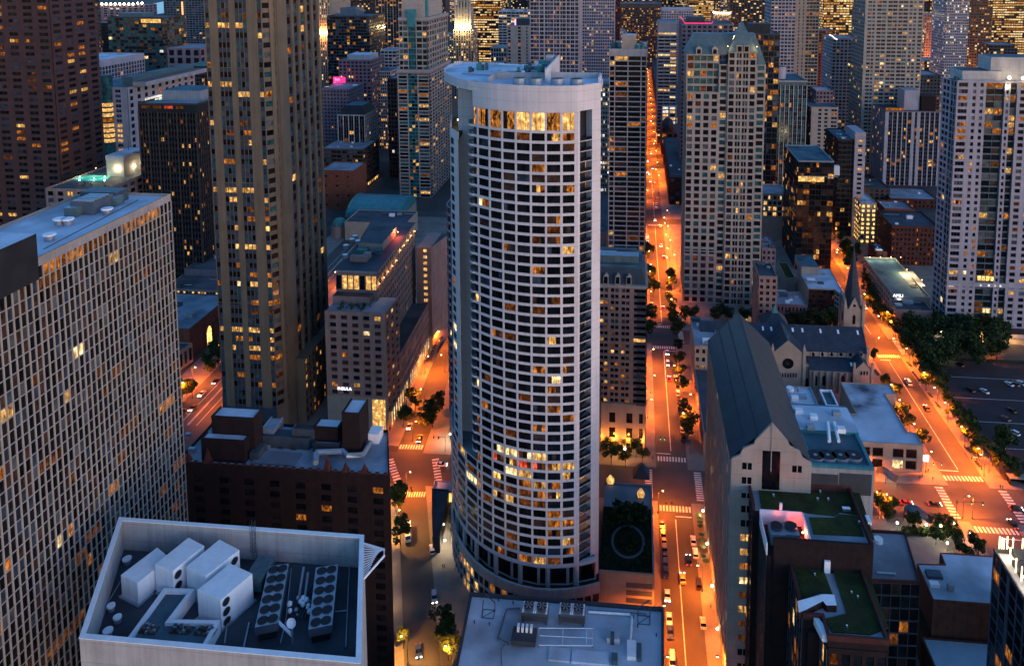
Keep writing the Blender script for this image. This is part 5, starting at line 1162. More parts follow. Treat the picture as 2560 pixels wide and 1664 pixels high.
# ================================================================== green-roofed twin tower right of the avenue (steep hipped roofs)
def hipped_tower():
    s = 2.622; c = lambda x, y: (1690+x/s, 60+y/s)
    y0 = 447.; xl, zc = A(*c(70, 200), y0); xm = A(*c(285, 200), y0)[0]; xt0, zt = A(*c(345, 185), y0-1); xt1 = A(*c(530, 185), y0-1)[0]; xr = A(*c(590, 265), y0)[0]; zr = A(*c(560, 268), y0)[1]
    org = ((xl+xr)/2, y0+14, 0); root = thing('hipped_roof_tower', 'tall pale tower with steep grey-green hipped roofs and a pointed turret', 'tower', org)
    W = MB(); wins = []; D = [('gl_dark', 5), ('gl_black', 3), ('gl_teal', 2), ('gl_grey', 2)]
    kw = dict(rec=.4, wall='cream', dark=D, warm=[('lit_a', 3), ('lit_b', 3), ('lit_d', 2)], litp=.06)
    zb = A(*c(150, 452), y0)[1]; dep = 26
    W.box(xl+.4, xm, y0+.4, y0+dep, 0, zb-.1, 'cream', 'roof_g'); W.box(xm+.01, xr-.4, y0+.4, y0+dep, 0, zr-.5, 'cream', 'roof_g'); W.box(xl+.4, xm+.02, y0+2.1, y0+dep, 0, zc-.5, 'cream')
    facade(W, wins, (xl, y0), (xm, y0), 0, zb, nc=4, nr=30, pw=.36, sf=.34, **kw)
    facade(W, wins, (xl, y0+1.6), (xm+.1, y0+1.6), zb, zc, pat='p.4 w1.5 p.2 w1.5 p.2 w1.5 p.2 w1.5 p.2 w1.2 p.2', nr=5, sf=.30, **{**kw, 'dark': [('gl_teal', 5), ('gl_dark', 2)], 'litp': .18})
    facade(W, wins, (xm, y0), (xt0, y0), 0, zr, pat='p.5 w2.2 p.5', nr=36, sf=.34, **{**kw, 'dark': [('gl_teal', 4), ('gl_dark', 4)]})
    W.box(xt0+.4, xt1-.4, y0-.6, y0+18, 0, zt, 'cream')
    facade(W, wins, (xt0, y0-1), (xt1, y0-1), 0, zt, pat='p.4 w1.8 p.7 w.8 p.2 w.8 p.6 w.8 p.2 w.8 p.7 w1.8 p.4', nr=38, sf=.30, **{**kw, 'litp': .08})
    facade(W, wins, (xt1, y0), (xr, y0), 0, zr, pat='p.5 w2.2 p.5', nr=36, sf=.34, **{**kw, 'dark': [('gl_teal', 4), ('gl_dark', 4)]})
    facade(W, wins, (xl, y0+dep), (xl, y0), 0, zc, nc=7, nr=36, pw=.4, sf=.36, **kw)
    for zz in (zb, zc-.4): W.box(xl-.2, xm+.1, y0-.3, y0+.5, zz-.2, zz+.5, 'cream')
    W.box(xl-.2, xr+.2, y0-.35, y0+.2, 32, 32.6, 'cream')
    fin(root, W, wins, org, 96)
    b = MB(); x0, zz = A(*c(118, 62), y0+9); x1 = A(*c(400, 66), y0+9)[0]
    b.taper(rect(xl-.4, xt0+6, y0+1, y0+dep), zc, rect(x0, x1+4, y0+9, y0+dep-8), zz, 'slate_teal', 'roof_g')
    xe, ze2 = A(*c(520, 72), y0+9); b.taper(rect(xt1-6, xr+.2, y0+1, y0+dep), zr, rect(xt1-6, xe, y0+9, y0+dep-8), zz, 'slate_teal', 'roof_g')
    rf = b.build('hipped_roof', root, org)
    ax, az = A(*c(432, 4), y0+8); b = MB(); b.taper(rect(xt0-.5, xt1+.5, y0-1.4, y0+18.4), zt, rect(ax-.3, ax+.3, y0+8, y0+8.6), az+2, 'slate_teal'); b.build('turret_roof', root, org)
    for u, w in ((150, 1.7), (255, 1.7)):
        x = A(*c(u, 185), y0+1)[0]; b = MB(); b.box(x-w, x+w, y0+.6, y0+4, zc, zc+3.6, 'cream'); b.box(x-w*.6, x+w*.6, y0+.5, y0+.62, zc+.4, zc+3., 'gl_black'); b.taper(rect(x-w, x+w, y0+.6, y0+4), zc+3.6, rect(x-.1, x+.1, y0+.6, y0+4), zc+4.8, 'cream'); b.build('dormer', rf, org)
    for u in (418, 463):
        x = A(*c(u, 170), y0-1.5)[0]; b = MB(); b.box(x-1.7, x+1.7, y0-1.6, y0+2, zt, zt+4., 'cream'); b.box(x-1.1, x+1.1, y0-1.7, y0-1.58, zt+.4, zt+3.4, 'gl_black'); b.build('dormer', rf, org)
    for u, v in ((338, 155), (528, 158)): p = A(*c(u, v), y0-.6); lamp_in(root, org, (p[0], y0-1.6, p[1]+.8), (1, .6, .25), 200, 'turret_lamp')
    b = MB(); b.tube([(xt0+1, y0+3, zt+2), (xt0+4, y0+5.5, zt+9)], .22, 'bulb_small', n=5); b.build('roof_light', rf, org)
hipped_tower()
# ================================================================== pale apartment tower at the right edge
def right_tower():
    s = 4.42; c = lambda x, y: (2320+x/s, 130+y/s); y0 = 418.
    z = A(*c(650, 330), y0)[1]; xs = [A(*c(u, 400), y0)[0] for u in (322, 470, 645, 850, 915, 990)]
    xw, zw = A(*c(162, 275), y0+16); m = [(xs[0]+(xw+1-xs[0])*math.sin(t*math.pi/2), y0+7*(1-math.cos(t*math.pi/2))) for t in (0, .33, .66, 1)]; org = (xs[2], y0+14, 0)
    root = thing('pale_tower', 'broad pale apartment tower with dark glass balcony stacks and bright roof lamps', 'tower', org)
    W = MB(); wins = []; D = [('gl_dark', 5), ('gl_black', 3), ('gl_grey', 2), ('gl_brown', 1)]
    kw = dict(nr=38, rec=.4, wall='lav_conc', dark=D, warm=[('lit_a', 3), ('lit_b', 3), ('lit_d', 2), ('lit_c', 1)], bot=6)
    xe = xs[5]+16; W.prism([(xs[0]+.4, y0+1.3), (xe, y0+1.3), (xe, y0+16), (xw+.5, y0+16), (xw+1.5, y0+7.4), (m[2][0]+.6, m[2][1]+.8), (m[1][0]+.5, m[1][1]+1.)], 0, z-.6, 'lav_conc', 'roof_d')
    facade(W, wins, (xs[0], y0), (xs[1], y0), 0, z, pat='p.6 w3.2 p.9', sf=.40, panes=3, litp=.24, **kw)
    facade(W, wins, (xs[1], y0), (xs[2], y0), 0, z, pat='p.8 w1. p1.3 w1. p.8', sf=.45, litp=.10, **kw)
    facade(W, wins, (xs[2], y0+.8), (xs[3], y0+.8), 0, z, pat='p.15 w2. p.1 w2. p.15', sf=.22, litp=.18, span='slate_teal', **{**kw, 'wall': 'slate_teal'})
    facade(W, wins, (xs[3], y0), (xs[4], y0), 0, z, pat='p.7 w1. p.6', sf=.45, litp=.10, **kw)
    facade(W, wins, (xs[4], y0+.8), (xs[5], y0+.8), 0, z, pat='p.15 w2. p.15', sf=.22, litp=.18, span='slate_teal', **{**kw, 'wall': 'slate_teal'})
    facade(W, wins, (xs[5], y0), (xe, y0), 0, z, pat='3*p.7+w1.2+p.4', sf=.42, litp=.2, **kw)
    # bowed glass corner and the white end bay
    for i in range(3): facade(W, wins, m[i+1], m[i], 0, z, pat='p.06 w1 p.06', sf=.16, litp=.03, span='steel', **{**kw, 'dark': [('gl_teal', 2), ('gl_dark', 3)]})
    facade(W, wins, (xw, y0+16), m[3], 0, z, pat='p.5 w1.2 p.3 w1.2 p.5', sf=.36, litp=.05, **kw)
    W.box(xs[0], xe, y0-.12, y0+.4, z-.62, z+.6, 'lav_conc'); W.box(xs[0], xe, y0-.2, y0-.01, 28.5, 31, 'lav_conc')
    fin(root, W, wins, org, 98)
    b = MB(); b.box(xs[1]-3, xs[3], y0+4, y0+20, z-.6, z+5.2, 'pale_conc', 'roof_d'); rf = b.build('roof_block', root, org)
    b = MB(); b.box(xs[3]-5, xe, y0+6, y0+22, z+.1, z+12.5, 'pale_conc', 'roof_t'); b.build('upper_block', root, org)
    b = MB()
    for k in range(8): x, y = xs[0]+R.uniform(1, 8), y0+R.uniform(4, 14); b.cyl(x, y, z-.6, z+R.uniform(1, 3), R.uniform(.8, 1.8), R.choice(['teal_metal', 'steel_d', 'steel']), n=10)
    b.build('roof_equipment', rf, org)
    for u, v in ((898, 285), (1050, 292), (880, 385)): p = A(*c(u, v), y0-.6); b = MB(); b.ball(p[0], y0-.7, p[1], .75, 'bulb_w'); b.build('roof_lamp', root, org)
    b = MB()
    for i in range(4): x = xs[2]+1.2+i*2.2; b.box(x, x+1.7, y0+.38, y0+.5, 32, 34.4, 'shop')
    for u in (0.3, 3.2, -2.8, -7): b.box(xs[3]+u, xs[3]+u+.9, y0-.25, y0-.2, 29, 30.1, 'lit_w')
    b.box(xs[2]+2, xs[4]+4, y0-.3, y0-.2, .4, 3.6, 'shop'); b.build('lobby_window', root, org)
    b = MB(); b.box(xs[4]+2, xe-2, y0-6, y0, 5.2, 5.9, 'brown'); b.build('entrance_canopy', root, org); lamp_in(root, org, (xs[4]+7, y0-3, 4.6), (1, .5, .15), 900, 'canopy_lamp'); lamp_in(root, org, (xs[2]+5, y0-2.5, 3.6), (1, .5, .15), 350, 'canopy_lamp')
right_tower()
# ================================================================== the rest of the city
HALL = [('lit_c', 3), ('lit_a', 3), ('lit_b', 1)]
def bg(label, y0, dep, uL, uR, vt, nc=10, fh=3.6, name='office_building', **k):
    fk = {}
    for q in ('pw', 'sf', 'litp', 'dark', 'warm', 'pat', 'rec', 'pp', 'so', 'span', 'pier', 'top', 'bot', 'run', 'wide', 'botlit'):
        if q in k: fk[q] = k.pop(q)
    x0, za = A(uL, vt, y0); x1, zb = A(uR, vt, y0); z = (za+zb)/2
    fk['nc'] = nc; fk['nr'] = max(1, round((z-fk.get('top', 0)-fk.get('bot', 0))/fh)); fk.setdefault('litp', .12); fk['panes'] = 2 if y0 < 800 else 1; fk.setdefault('warm', WARM)
    side = k.pop('side', None)
    if side == 0: side = {}
    elif side is None: side = dict(fk)
    if side and 'pat' in side: side.pop('pat')
    if side and 'nc' in side: side['nc'] = max(2, round(nc*dep/(x1-x0)))
    k.setdefault('nind', 60 if y0 < 800 else 0)
    return tower(name, label, y0, dep, uL, uR, vt, fk, side, **k)
GLD = [('gl_dark', 4), ('gl_black', 3), ('gl_blue', 2)]
TEA = [('gl_teal', 4), ('gl_dark', 3), ('gl_grey', 1)]
# ---- far left
root, W, wins, org = bg('dark brown granite tower with square windows at the top left corner', 430, 40, -70, 118, -60, 5, 4.1, 'granite_tower', pw=.42, sf=.5, wall='brown', litp=.13, warm=[('lit_b', 4), ('lit_a', 3), ('lit_d', 2)], side=dict(nc=8, nr=50, pw=.42, sf=.5, litp=.09, warm=[('lit_b', 4), ('lit_a', 2)]), nind=90)
bg('slim tower with white balcony bands beside the dark brown granite tower', 800, 26, 158, 184, -60, 2, 4.2, 'balcony_tower', sf=.35, pw=.1, wall='lav_conc', dark=GLD, litp=.05)
bg('slim dark tower with pink window lights by the strip of lake', 820, 30, 184, 199, -60, 3, 4.5, 'dark_tower', pw=.4, sf=.4, wall='char', litp=.25)
root, W, wins, org = bg('distant reddish block with a row of bright lamps along its roof edge', 1500, 40, 225, 362, 12, 9, 5, 'lamp_row_building', pw=.5, sf=.5, wall='mauve', litp=.2)
for k in range(12): p = A(232+11.2*k, 10.5-(2 if k > 9 else 0), 1499); b = MB(); b.ball(p[0], 1499, p[1], 2.0, 'bulb_w', n=6, k=4); b.build('roof_lamp', root, org)
bg('black low slab with a pale roof rim, under the row of roof lamps', 980, 40, 210, 275, 57, 10, 4, 'black_slab', pw=.1, sf=.3, wall='black', litp=.05, warm=[('lit_b', 1)], nind=40)
root, W, wins, org = bg('teal glass block with a lit top corner, upper left', 900, 50, 268, 404, 43, 14, 4, 'glass_building', pw=.08, sf=.2, wall='char', dark=TEA, litp=.06, roof='roof_t', nind=70)
x0, z = A(295, 33, 908); x1 = A(356, 33, 908)[0]; b = MB(); b.box(x0, x1, 908, 930, z-8, z, 'slate_teal', 'roof_g'); b.build('penthouse', root, org)
x0, z = A(352, 48, 899.4); x1, z2 = A(402, 58, 899.4); b = MB(); b.box(x0, x1, 899.3, 899.6, z2, z, 'lit_full'); b.build('lit_corner', root, org)
bg('dark blue tower with scattered lights left of the beige tower', 1250, 60, 405, 530, -60, 16, 4, 'blue_tower', pw=.2, sf=.4, wall='blue_steel', litp=.07, dark=GLD)
x, z = A(455, 5, 1248); z2 = A(459, 100, 1248)[1]; b = MB(); b.box(x-1.2, x+1.2, 1247.5, 1248.5, z2, z, 'flare'); tag(b.build('light_strip', None, (x, 1248, z2)), 'orange vertical light strip on the dark blue tower', 'light')
bg('red stone block with a sloping glass roof behind the beige tower', 820, 50, 418, 500, 120, 4, 9, 'red_stone_building', pw=.4, sf=.3, wall='mauve', litp=.06, roof='roof_g', nind=10)
bg('long pale building with vertical fins and a broad white parapet, upper left', 640, 60, 130, 254, 150, 12, 3.8, 'finned_building', pw=.3, sf=.2, wall='lav_conc', dark=[('gl_blue', 3), ('gl_dark', 3), ('gl_brown', 1)], litp=.05, top=5, roof='roof_w')
# pale block with a lit curved corner
root, W, wins, org = bg('pale stone block with a brightly lit round glass corner, left of the beige tower', 545, 90, 186, 318, 218, 5, 3.9, 'lit_corner_building', pat='p1 w1 p3.4 w1.7 p2.3 w3.2 p2.2 w1.9 p2.6', sf=.4, wall='lav_conc', dark=[('gl_blue', 3), ('gl_dark', 3)], litp=.42, warm=[('lit_full', 3), ('lit_a', 3), ('lit_c', 1)], roof='roof_t', side=dict(nc=9, nr=20, pw=.6, sf=.4, litp=.02), nind=70)
x0, z = A(244, 190, 541); x1 = A(269, 190, 541)[0]; b = MB(); cx = (x0+x1)/2; b.cyl(cx, 545, 0, z, (x1-x0)/2, 'gl_teal', 'roof_t', n=18)
for k in range(8): zz = z-24-k*4; b.cyl(cx, 545, zz, zz+2.7, (x1-x0)/2+.1, 'lit_full' if k != 3 else 'lit_b', n=18)
b.build('round_corner', root, org)
x2 = A(290, 205, 545)[0]; zz = A(290, 205, 545)[1]; b = MB(); b.prism([(x2, 552), (x2+9, 552), (x2+9, 634), (x2, 634)], zz-4, zz+3, 'slate_teal', 'roof_t'); b.prism([(x2+10, 550), (x2+21, 550), (x2+21, 634), (x2+10, 634)], zz-4, zz-.5, 'grey_conc', 'roof_br'); b.build('roof_ridge', root, org)
bg('dark block with a green copper roof edge beside the beige tower', 700, 40, 466, 540, 163, 10, 4, 'copper_roof_block', pw=.2, sf=.3, wall='char', litp=.08, parm='copper', roof='roof_t', nind=30)
# dark tower with tapering ribs
root, W, wins, org = bg('dark office tower with pale vertical ribs and a lit rooftop house', 425, 45, 344, 490, 258, 16, 3.7, 'ribbed_tower', pat='p.5 3*w1+p.18+w1+p.18+w1+p.5+w1+p.18+w1+p.18+w1+p.5', sf=.4, wall='umber', span='black', pier='umber', pp=.5, dark=[('gl_black', 1)], litp=.11, warm=[('lit_b', 3), ('lit_a', 3), ('lit_d', 2)], top=4.5, roof='roof_g', nind=90)
x0, z = A(404, 226, 440); x1 = A(500, 226, 440)[0]; b = MB(); b.box(x0, x1, 440, 462, z-8, z, 'grey_conc', 'roof_t'); b.box(x0-12, x0-.1, 441, 456, z-8, z-5.5, 'lit_w'); b.build('penthouse', root, org)
b = MB(); [b.box(A(352+29*k, 262, 424)[0], A(372+29*k, 262, 424)[0], 424.2, 424.6, A(360, 262, 424)[1]-2.2, A(360, 262, 424)[1]-.6, 'lit_r' if k == 2 else 'lit_d') for k in range(4)]; b.build('sign_band', root, org)
# hotel with rooftop pool
def pool_hotel():
    y0 = 398.; xl, z = A(113, 470, y0); xr = A(262, 473, y0)[0]; y1 = AX(409, 396, xr)[0]
    root, W, wins, org = bld('pool_hotel', 'pinkish hotel with a lit rooftop pool and a pale roof block, behind the mullioned slab', rect(xl, xr, y0, y1), z, {0: dict(nc=6, nr=18, pw=.45, sf=.4, litp=.12), 1: dict(nc=8, nr=18, pw=.4, sf=.4, litp=.1, dark=[('gl_dark', 3), ('gl_grey', 2)])}, wall='pink', roof='roof_d', par=1., finish=False)
    fin(root, W, wins, org, 60)
    rf = [q for q in root.children if q.name.startswith('roof')][0]; zr = z-1
    yb = y0+30; x0 = xl+16; x1 = A(308, 390, yb)[0]; zt = A(308, 390, yb)[1]; b = MB(); b.box(x0, x1, yb, y1-3, zr, zt-2.6, 'cream'); b.box(x0-.2, x1+.2, yb-.2, y1-2.8, zt-2.6, zt, 'lav_conc', 'roof_w'); b.box(x0+12, x0+17, yb+8, yb+10, zt, zt+.5, 'steel_d'); b.tube([(x1-7, y1-10, zt), (x1-7, y1-10, zt+9)], .18, 'steel_d'); b.build('roof_block', rf, org)
    q = [P(u, v, zr) for u, v in ((185, 452), (260, 455), (278, 440), (205, 438))]; b = MB(); b.prism(q, zr, zr+.3, 'pool'); po = b.build('pool', rf, org)
    for u, v in ((200, 446), (235, 450), (262, 446)): lamp_in(root, org, P(u, v, zr)+(zr+1.2,), (.6, 1, .7), 90, 'pool_lamp')
    for u, v in ((240, 420), (293, 424)): p = A(u, v, yb-.4); lamp_in(root, org, (p[0], yb-.6, p[1]), (1, .85, .5), 420, 'wall_lamp')
    for k in range(4): yy = yb+9+k*9; b = MB(); b.ball(x1+.7, yy, zr+4.4, .5, 'bulb_w'); o = b.build('wall_lamp', root, org); l = bpy.data.lights.new('lamp_light', 'POINT'); l.color = (1, .85, .55); l.energy = 260*KL; l.shadow_soft_size = .4; lo = bpy.data.objects.new('lamp_light', l); COL.objects.link(lo); lo.parent = o; lo.location = (x1+1.4-org[0], yy-org[1], zr+4.4)
    b = MB()
    for k in range(30): u, v = R.choice([(R.uniform(178, 270), R.uniform(458, 468)), (R.uniform(180, 215), R.uniform(430, 437))]); x, y = P(u, v, zr); leafball(b, x, y, zr+.7, .8, 10, ('leaf', 'leaf_dk'))
    b.build('terrace_planting', rf, org, 'stuff')
pool_hotel()
# ---- low blocks by the left-hand street
def left_low():
    s = 3.094; c = lambda x, y: (430+x/s, 560+y/s); z = 17.
    a = P(*c(133, 812), z); b2 = P(*c(395, 598), z); k = (b2[0]-a[0])/(b2[1]-a[1]); y0 = a[1]; y1 = P(*c(395, 545), z)[1]
    poly = [(a[0]-40, y0), (a[0], y0), (a[0]+k*(y1-y0), y1), (a[0]-40, y1)]
    root, W, wins, org = bld('arch_store', 'low red brick store with a tall lit arch and a white letter on its wall', poly, z, {}, wall='brick_lt', roof='roof_g', par=.5, roofgear=5)
    X = lambda y: a[0]+k*(y-y0)
    for u, v0, v1, m in ((290, 965, 845, 'shop'), (343, 920, 800, 'brick')):
        yy = y0+ (28 if m == 'shop' else 37); x = X(yy)+.12; w = 2.6; b = MB()
        zz = lambda v: AX(*c(u, v), x)[1]
        yy = AX(*c(u, (v0+v1)/2), x)[0]; z0, z1 = .4, 10.5
        pts = [(x+k*d, yy+d, h) for d, h in ((-w, z0), (w, z0), (w, z1-3), (w*.7, z1-1.2), (0, z1), (-w*.7, z1-1.2), (-w, z1-3))]; b.face(pts, m); b.tube(pts[1:]+[pts[0]], .3, 'brick', n=4, cap=False); b.build('arched_window', root, org)
    p = AX(*c(383, 720), X(y0+48)+.2); t = text('M', (0, 0), 0, 5.5, 'sign_w', root, org); t.rotation_euler = (math.pi/2, 0, math.pi/2); t.location = (X(p[0])+.3-org[0], p[0]-org[1], p[1]-org[2])
    y = y1+.6; x0, zz = A(*c(0, 500), y); x1 = A(*c(470, 500), y)[0]
    bld('roof_terrace_building', 'low block with a strip of lit windows behind the brick arch store', rect(x0-6, x1, y, y+48), zz, {0: dict(nc=24, nr=5, pw=.35, sf=.35, litp=.55, warm=[('lit_full', 2), ('lit_b', 1)])}, wall='pink', roof='roof_br', par=.5, roofgear=10, nind=24)
    x0, z3 = A(*c(95, 345), y+20); x1 = A(*c(470, 345), y+20)[0]
    bld('grey_roof_house', 'mauve roof block rising above the lit window strip', rect(x0, x1, y+20, y+44), z3, {}, wall='mauve', roof='roof_br', par=.4, z0=zz-1, roofgear=3)
    p = P(*c(48, 990), 10.); q = P(*c(148, 925), 10.)
    bld('arched_annex', 'pale stone annex with dark arches at the end of the brick arch store', [(p[0]-20, p[1]), (p[0], p[1]), (q[0], y0-.4), (p[0]-20, y0-.4)], 10., {1: dict(nc=3, nr=1, pw=.4, sf=.3, litp=0)}, wall='sand', roof='roof_d', par=.5, nind=3)
left_low()
# ---- between the beige tower and the green crown tower
bg('floodlit stone tower glowing orange, beside the beige tower', 1000, 40, 788, 816, -60, 7, 4, 'floodlit_tower', pw=.4, sf=.25, wall='flare', litp=.3, side=0, nind=0) if False else None
def floodlit(label, y0, uL, uR, vt, vmid, wall='sand'):
    root, W, wins, org = bg(label, y0, 36, uL, uR, vt, 6, 4, 'floodlit_tower', pw=.5, sf=.25, wall=wall, litp=.2, warm=HALL, pp=.4, nind=0)
    return root, org
r_, o_ = floodlit('stone tower floodlit glowing orange beside the top of the beige tower', 980, 790, 822, -70, 85)
for k in range(6): p = A(793+5*k, 84, 977); lamp_in(r_, o_, (p[0], 977.5, p[1]), (1, .42, .12), 3500, 'floodlight')
r_, o_ = floodlit('taller floodlit orange slab behind the glowing stone tower', 1090, 822, 850, -80, 40)
for k in range(5): p = A(826+5*k, 60, 1086); lamp_in(r_, o_, (p[0], 1086, p[1]), (1, .38, .14), 3500, 'floodlight')
root, W, wins, org = bg('black glass tower with scattered warm windows and a mechanical top', 900, 60, 817, 922, 40, 15, 3.9, 'black_tower', pw=.1, sf=.3, wall='char', dark=[('gl_black', 3), ('gl_blue', 1)], litp=.11, warm=[('lit_a', 2), ('lit_b', 3)], roof='roof_t')
x0, z = A(850, 20, 912); x1 = A(890, 20, 912)[0]; b = MB(); b.box(x0-6, x0-.1, 912, 940, z-14, z-7, 'blue_steel'); b.box(x0, x1, 912, 940, z-14, z, 'blue_steel', 'roof_t'); b.build('mechanical_top', root, org)
bg('tower of brown bands with bright vertical ribs, top centre left', 1300, 50, 937, 1010, -60, 10, 4, 'ribbed_slab', pat='p.14 5*w1+p.05+w1+p.18', sf=.3, wall='mauve', span='umber', pier='pale_conc', litp=.22, warm=[('lit_a', 1), ('lit_b', 2)], nind=0)
bg('distant dark block full of small lit windows, top centre left', 1700, 60, 850, 945, -20, 18, 5, 'lit_block', pw=.3, sf=.4, wall='umber', litp=.3, nind=0)
root, W, wins, org = bg('plum-coloured building with a white penthouse and a pink neon sign', 790, 45, 846, 926, 150, 8, 4, 'plum_building', pw=.4, sf=.4, wall='mauve', litp=.1, nind=30, roof='roof_g')
x0, z = A(868, 137, 800); x1 = A(926, 137, 800)[0]; b = MB(); b.box(x0, x1, 800, 825, z-8, z, 'pale_conc', 'roof_w'); b.build('penthouse', root, org)
p = A(848, 204, 770); o = (p[0], 770, p[1]-10); t = thing('neon_sign', 'pink neon sign reading inn of chicago on a rooftop', 'sign', o); b = MB()
for dx in (-5, 5): b.tube([(p[0]+dx, 770.6, p[1]-16), (p[0]+dx, 770.6, p[1]+3)], .2, 'steel_d', n=5)
b.build('sign_frame', t, o); text('Inn', (p[0]-2, p[1]+2.2), 769.8, 4.6, 'neon_core', t, o); text('chicago', (p[0], p[1]-1.9), 769.8, 3.9, 'neon_core', t, o)
b = MB(); b.box(p[0]-6.6, p[0]+6.6, 770.05, 770.4, p[1]-4.2, p[1]+4.8, 'neon'); b.build('neon_panel', t, o)
l = bpy.data.lights.new('lamp_light', 'POINT'); l.color = (1, .05, .25); l.energy = 350*KL; lo = bpy.data.objects.new('lamp_light', l); COL.objects.link(lo); lo.parent = t; lo.location = (0, -5, 12)
bg('grey block with small square windows just below the neon sign', 730, 40, 800, 873, 222, 9, 3.7, 'grey_block', pw=.5, sf=.5, wall='mauve', litp=.04, roof='roof_g', roofgear=5)
bg('small white block with dark window bands and a lit roof room', 860, 30, 951, 990, 125, 4, 4, 'white_block', pw=.2, sf=.4, wall='pale_conc', litp=.15)
bg('white gridded slab with tall top-floor slots, left of the green crown tower', 815, 36, 882, 976, 177, 18, 3.5, 'white_grid_building', pw=.34, sf=.34, wall='pale_conc', dark=[('gl_dark', 3), ('gl_black', 2)], litp=.08, run=1.2, warm=[('lit_a', 3), ('lit_b', 1)], botlit=(3, .7), roof='roof_t', roofgear=8)
bg('narrow dark brown tower against the left side of the green crown tower', 700, 40, 968, 998, 196, 4, 4, 'brown_tower', pw=.3, sf=.35, wall='brown', litp=.12)
# pavilion block with black mansard and white columns
root, W, wins, org = bg('small office block with white columns and a black mansard roof', 690, 36, 843, 912, 287, 5, 3.8, 'column_block', pat='p.35 5*w1.6+p.35', sf=.12, wall='pale_conc', span='black', litp=.06, side=dict(nc=9, nr=18, pw=.55, sf=.5, wall='pale_conc', litp=.05), nind=60)
x0, z = A(843, 287, 690); x1 = A(912, 287, 690)[0]; b = MB(); b.taper(rect(x0+1, x1-1, 691, 724), z, rect(x0+5, x1-5, 697, 718), z+8, 'black', 'roof_t'); b.build('mansard_roof', root, org)
bg('low dark office block with a lit ground floor and grey roof boxes', 660, 42, 800, 908, 372, 9, 4.2, 'low_office', pat='p.2 4*w1+p.08+w1+p.25', sf=.4, wall='umber', dark=[('gl_dark', 2), ('gl_grey', 1)], litp=.08, botlit=(1, 1.), warm=[('shop', 1), ('lit_a', 2)], roof='roof_g', roofgear=8)
bg('plain red brick box with a flat pale roof before the low dark office', 600, 30, 800, 884, 426, 3, 9, 'brick_box', pw=.8, sf=.8, wall='brick_lt', litp=0, roof='roof_g', side=0, nind=0)
# teal barrel vault hall
def vault():
    y0 = 560.; xl, zt = A(866, 536, y0); xr = A(1000, 540, y0)[0]; y1 = 604.; org = ((xl+xr)/2, 580, 0); zs = zt-2
    root = thing('vaulted_hall', 'shopping hall under a bright teal barrel roof with arched openings', 'building', org); W = MB(); W.box(xl-.5, xr, y0+2, y1, 0, zs, 'sand', 'roof_d'); W.build('wall', root, org)
    n = 10; b = MB(); rr = (y1-y0)/2; zc = A(930, 491, (y0+y1)/2)[1]-zs; prof = [(y0+rr-rr*math.cos(math.pi*i/n), zs+zc*math.sin(math.pi*i/n)) for i in range(n+1)]
    for i in range(n): b.face([(xl, prof[i][0], prof[i][1]), (xr, prof[i][0], prof[i][1]), (xr, prof[i+1][0], prof[i+1][1]), (xl, prof[i+1][0], prof[i+1][1])], 'teal_metal')
    b.face([(xl, p[0], p[1]) for p in prof], 'teal_metal'); b.face([(xr, p[0], p[1]) for p in prof][::-1], 'teal_metal')
    b.tube([(xl-.2, p[0], p[1]+.2) for p in prof], .7, 'copper', n=6)
    b.build('barrel_roof', root, org)
    for k in range(4):
        x = xl+(xr-xl)*(k+.5)/4; r = (xr-xl)/8*.85; b = MB(); b.face([(x+r*math.cos(math.pi*i/10), y0+1.2, zs-2.5+r*1.0*math.sin(math.pi*i/10)) for i in range(11)], 'gl_black'); b.face([(x+r*math.cos(math.pi*i/10), y0+1.2, zs-2.5+r*math.sin(math.pi*i/10)) for i in range(11)]+[(x-r, y0+9, zs+r*.7), (x+r, y0+9, zs+r*.7)], 'gl_black'); b.build('arched_window', root, org)
    x, z = A(849, 560, 540.); o = (x, 540, 0); t = thing('domed_rotunda', 'round corner pavilion with a small green copper dome', 'pavilion', o); b = MB(); b.cyl(x, 540, 0, z, 6.6, 'pink', 'roof_d', n=18); b.build('wall', t, o); b = MB(); n = 18
    rings = [[(x+5.4*math.cos(a)*math.cos(t_), 540+5.4*math.sin(a)*math.cos(t_), z+5*math.sin(t_)) for a in [6.2832*i/n for i in range(n)]] for t_ in (0, .4, .8, 1.15, 1.5)]
    for p, q in zip(rings, rings[1:]):
        for i in range(n): b.face([p[i], p[(i+1) % n], q[(i+1) % n], q[i]], 'copper')
    b.build('dome', t, o)
    b = MB(); x0, zz = A(800, 570, 545.); x1 = A(1012, 570, 545.)[0]
    bld('store_roof', 'flat dark store roof between the hotel and the teal barrel roof', rect(x+8, x1+6, 530, 559), A(930, 556, 530.)[1], {}, wall='sand', roof='roof_d', par=.6, roofgear=4)
vault()
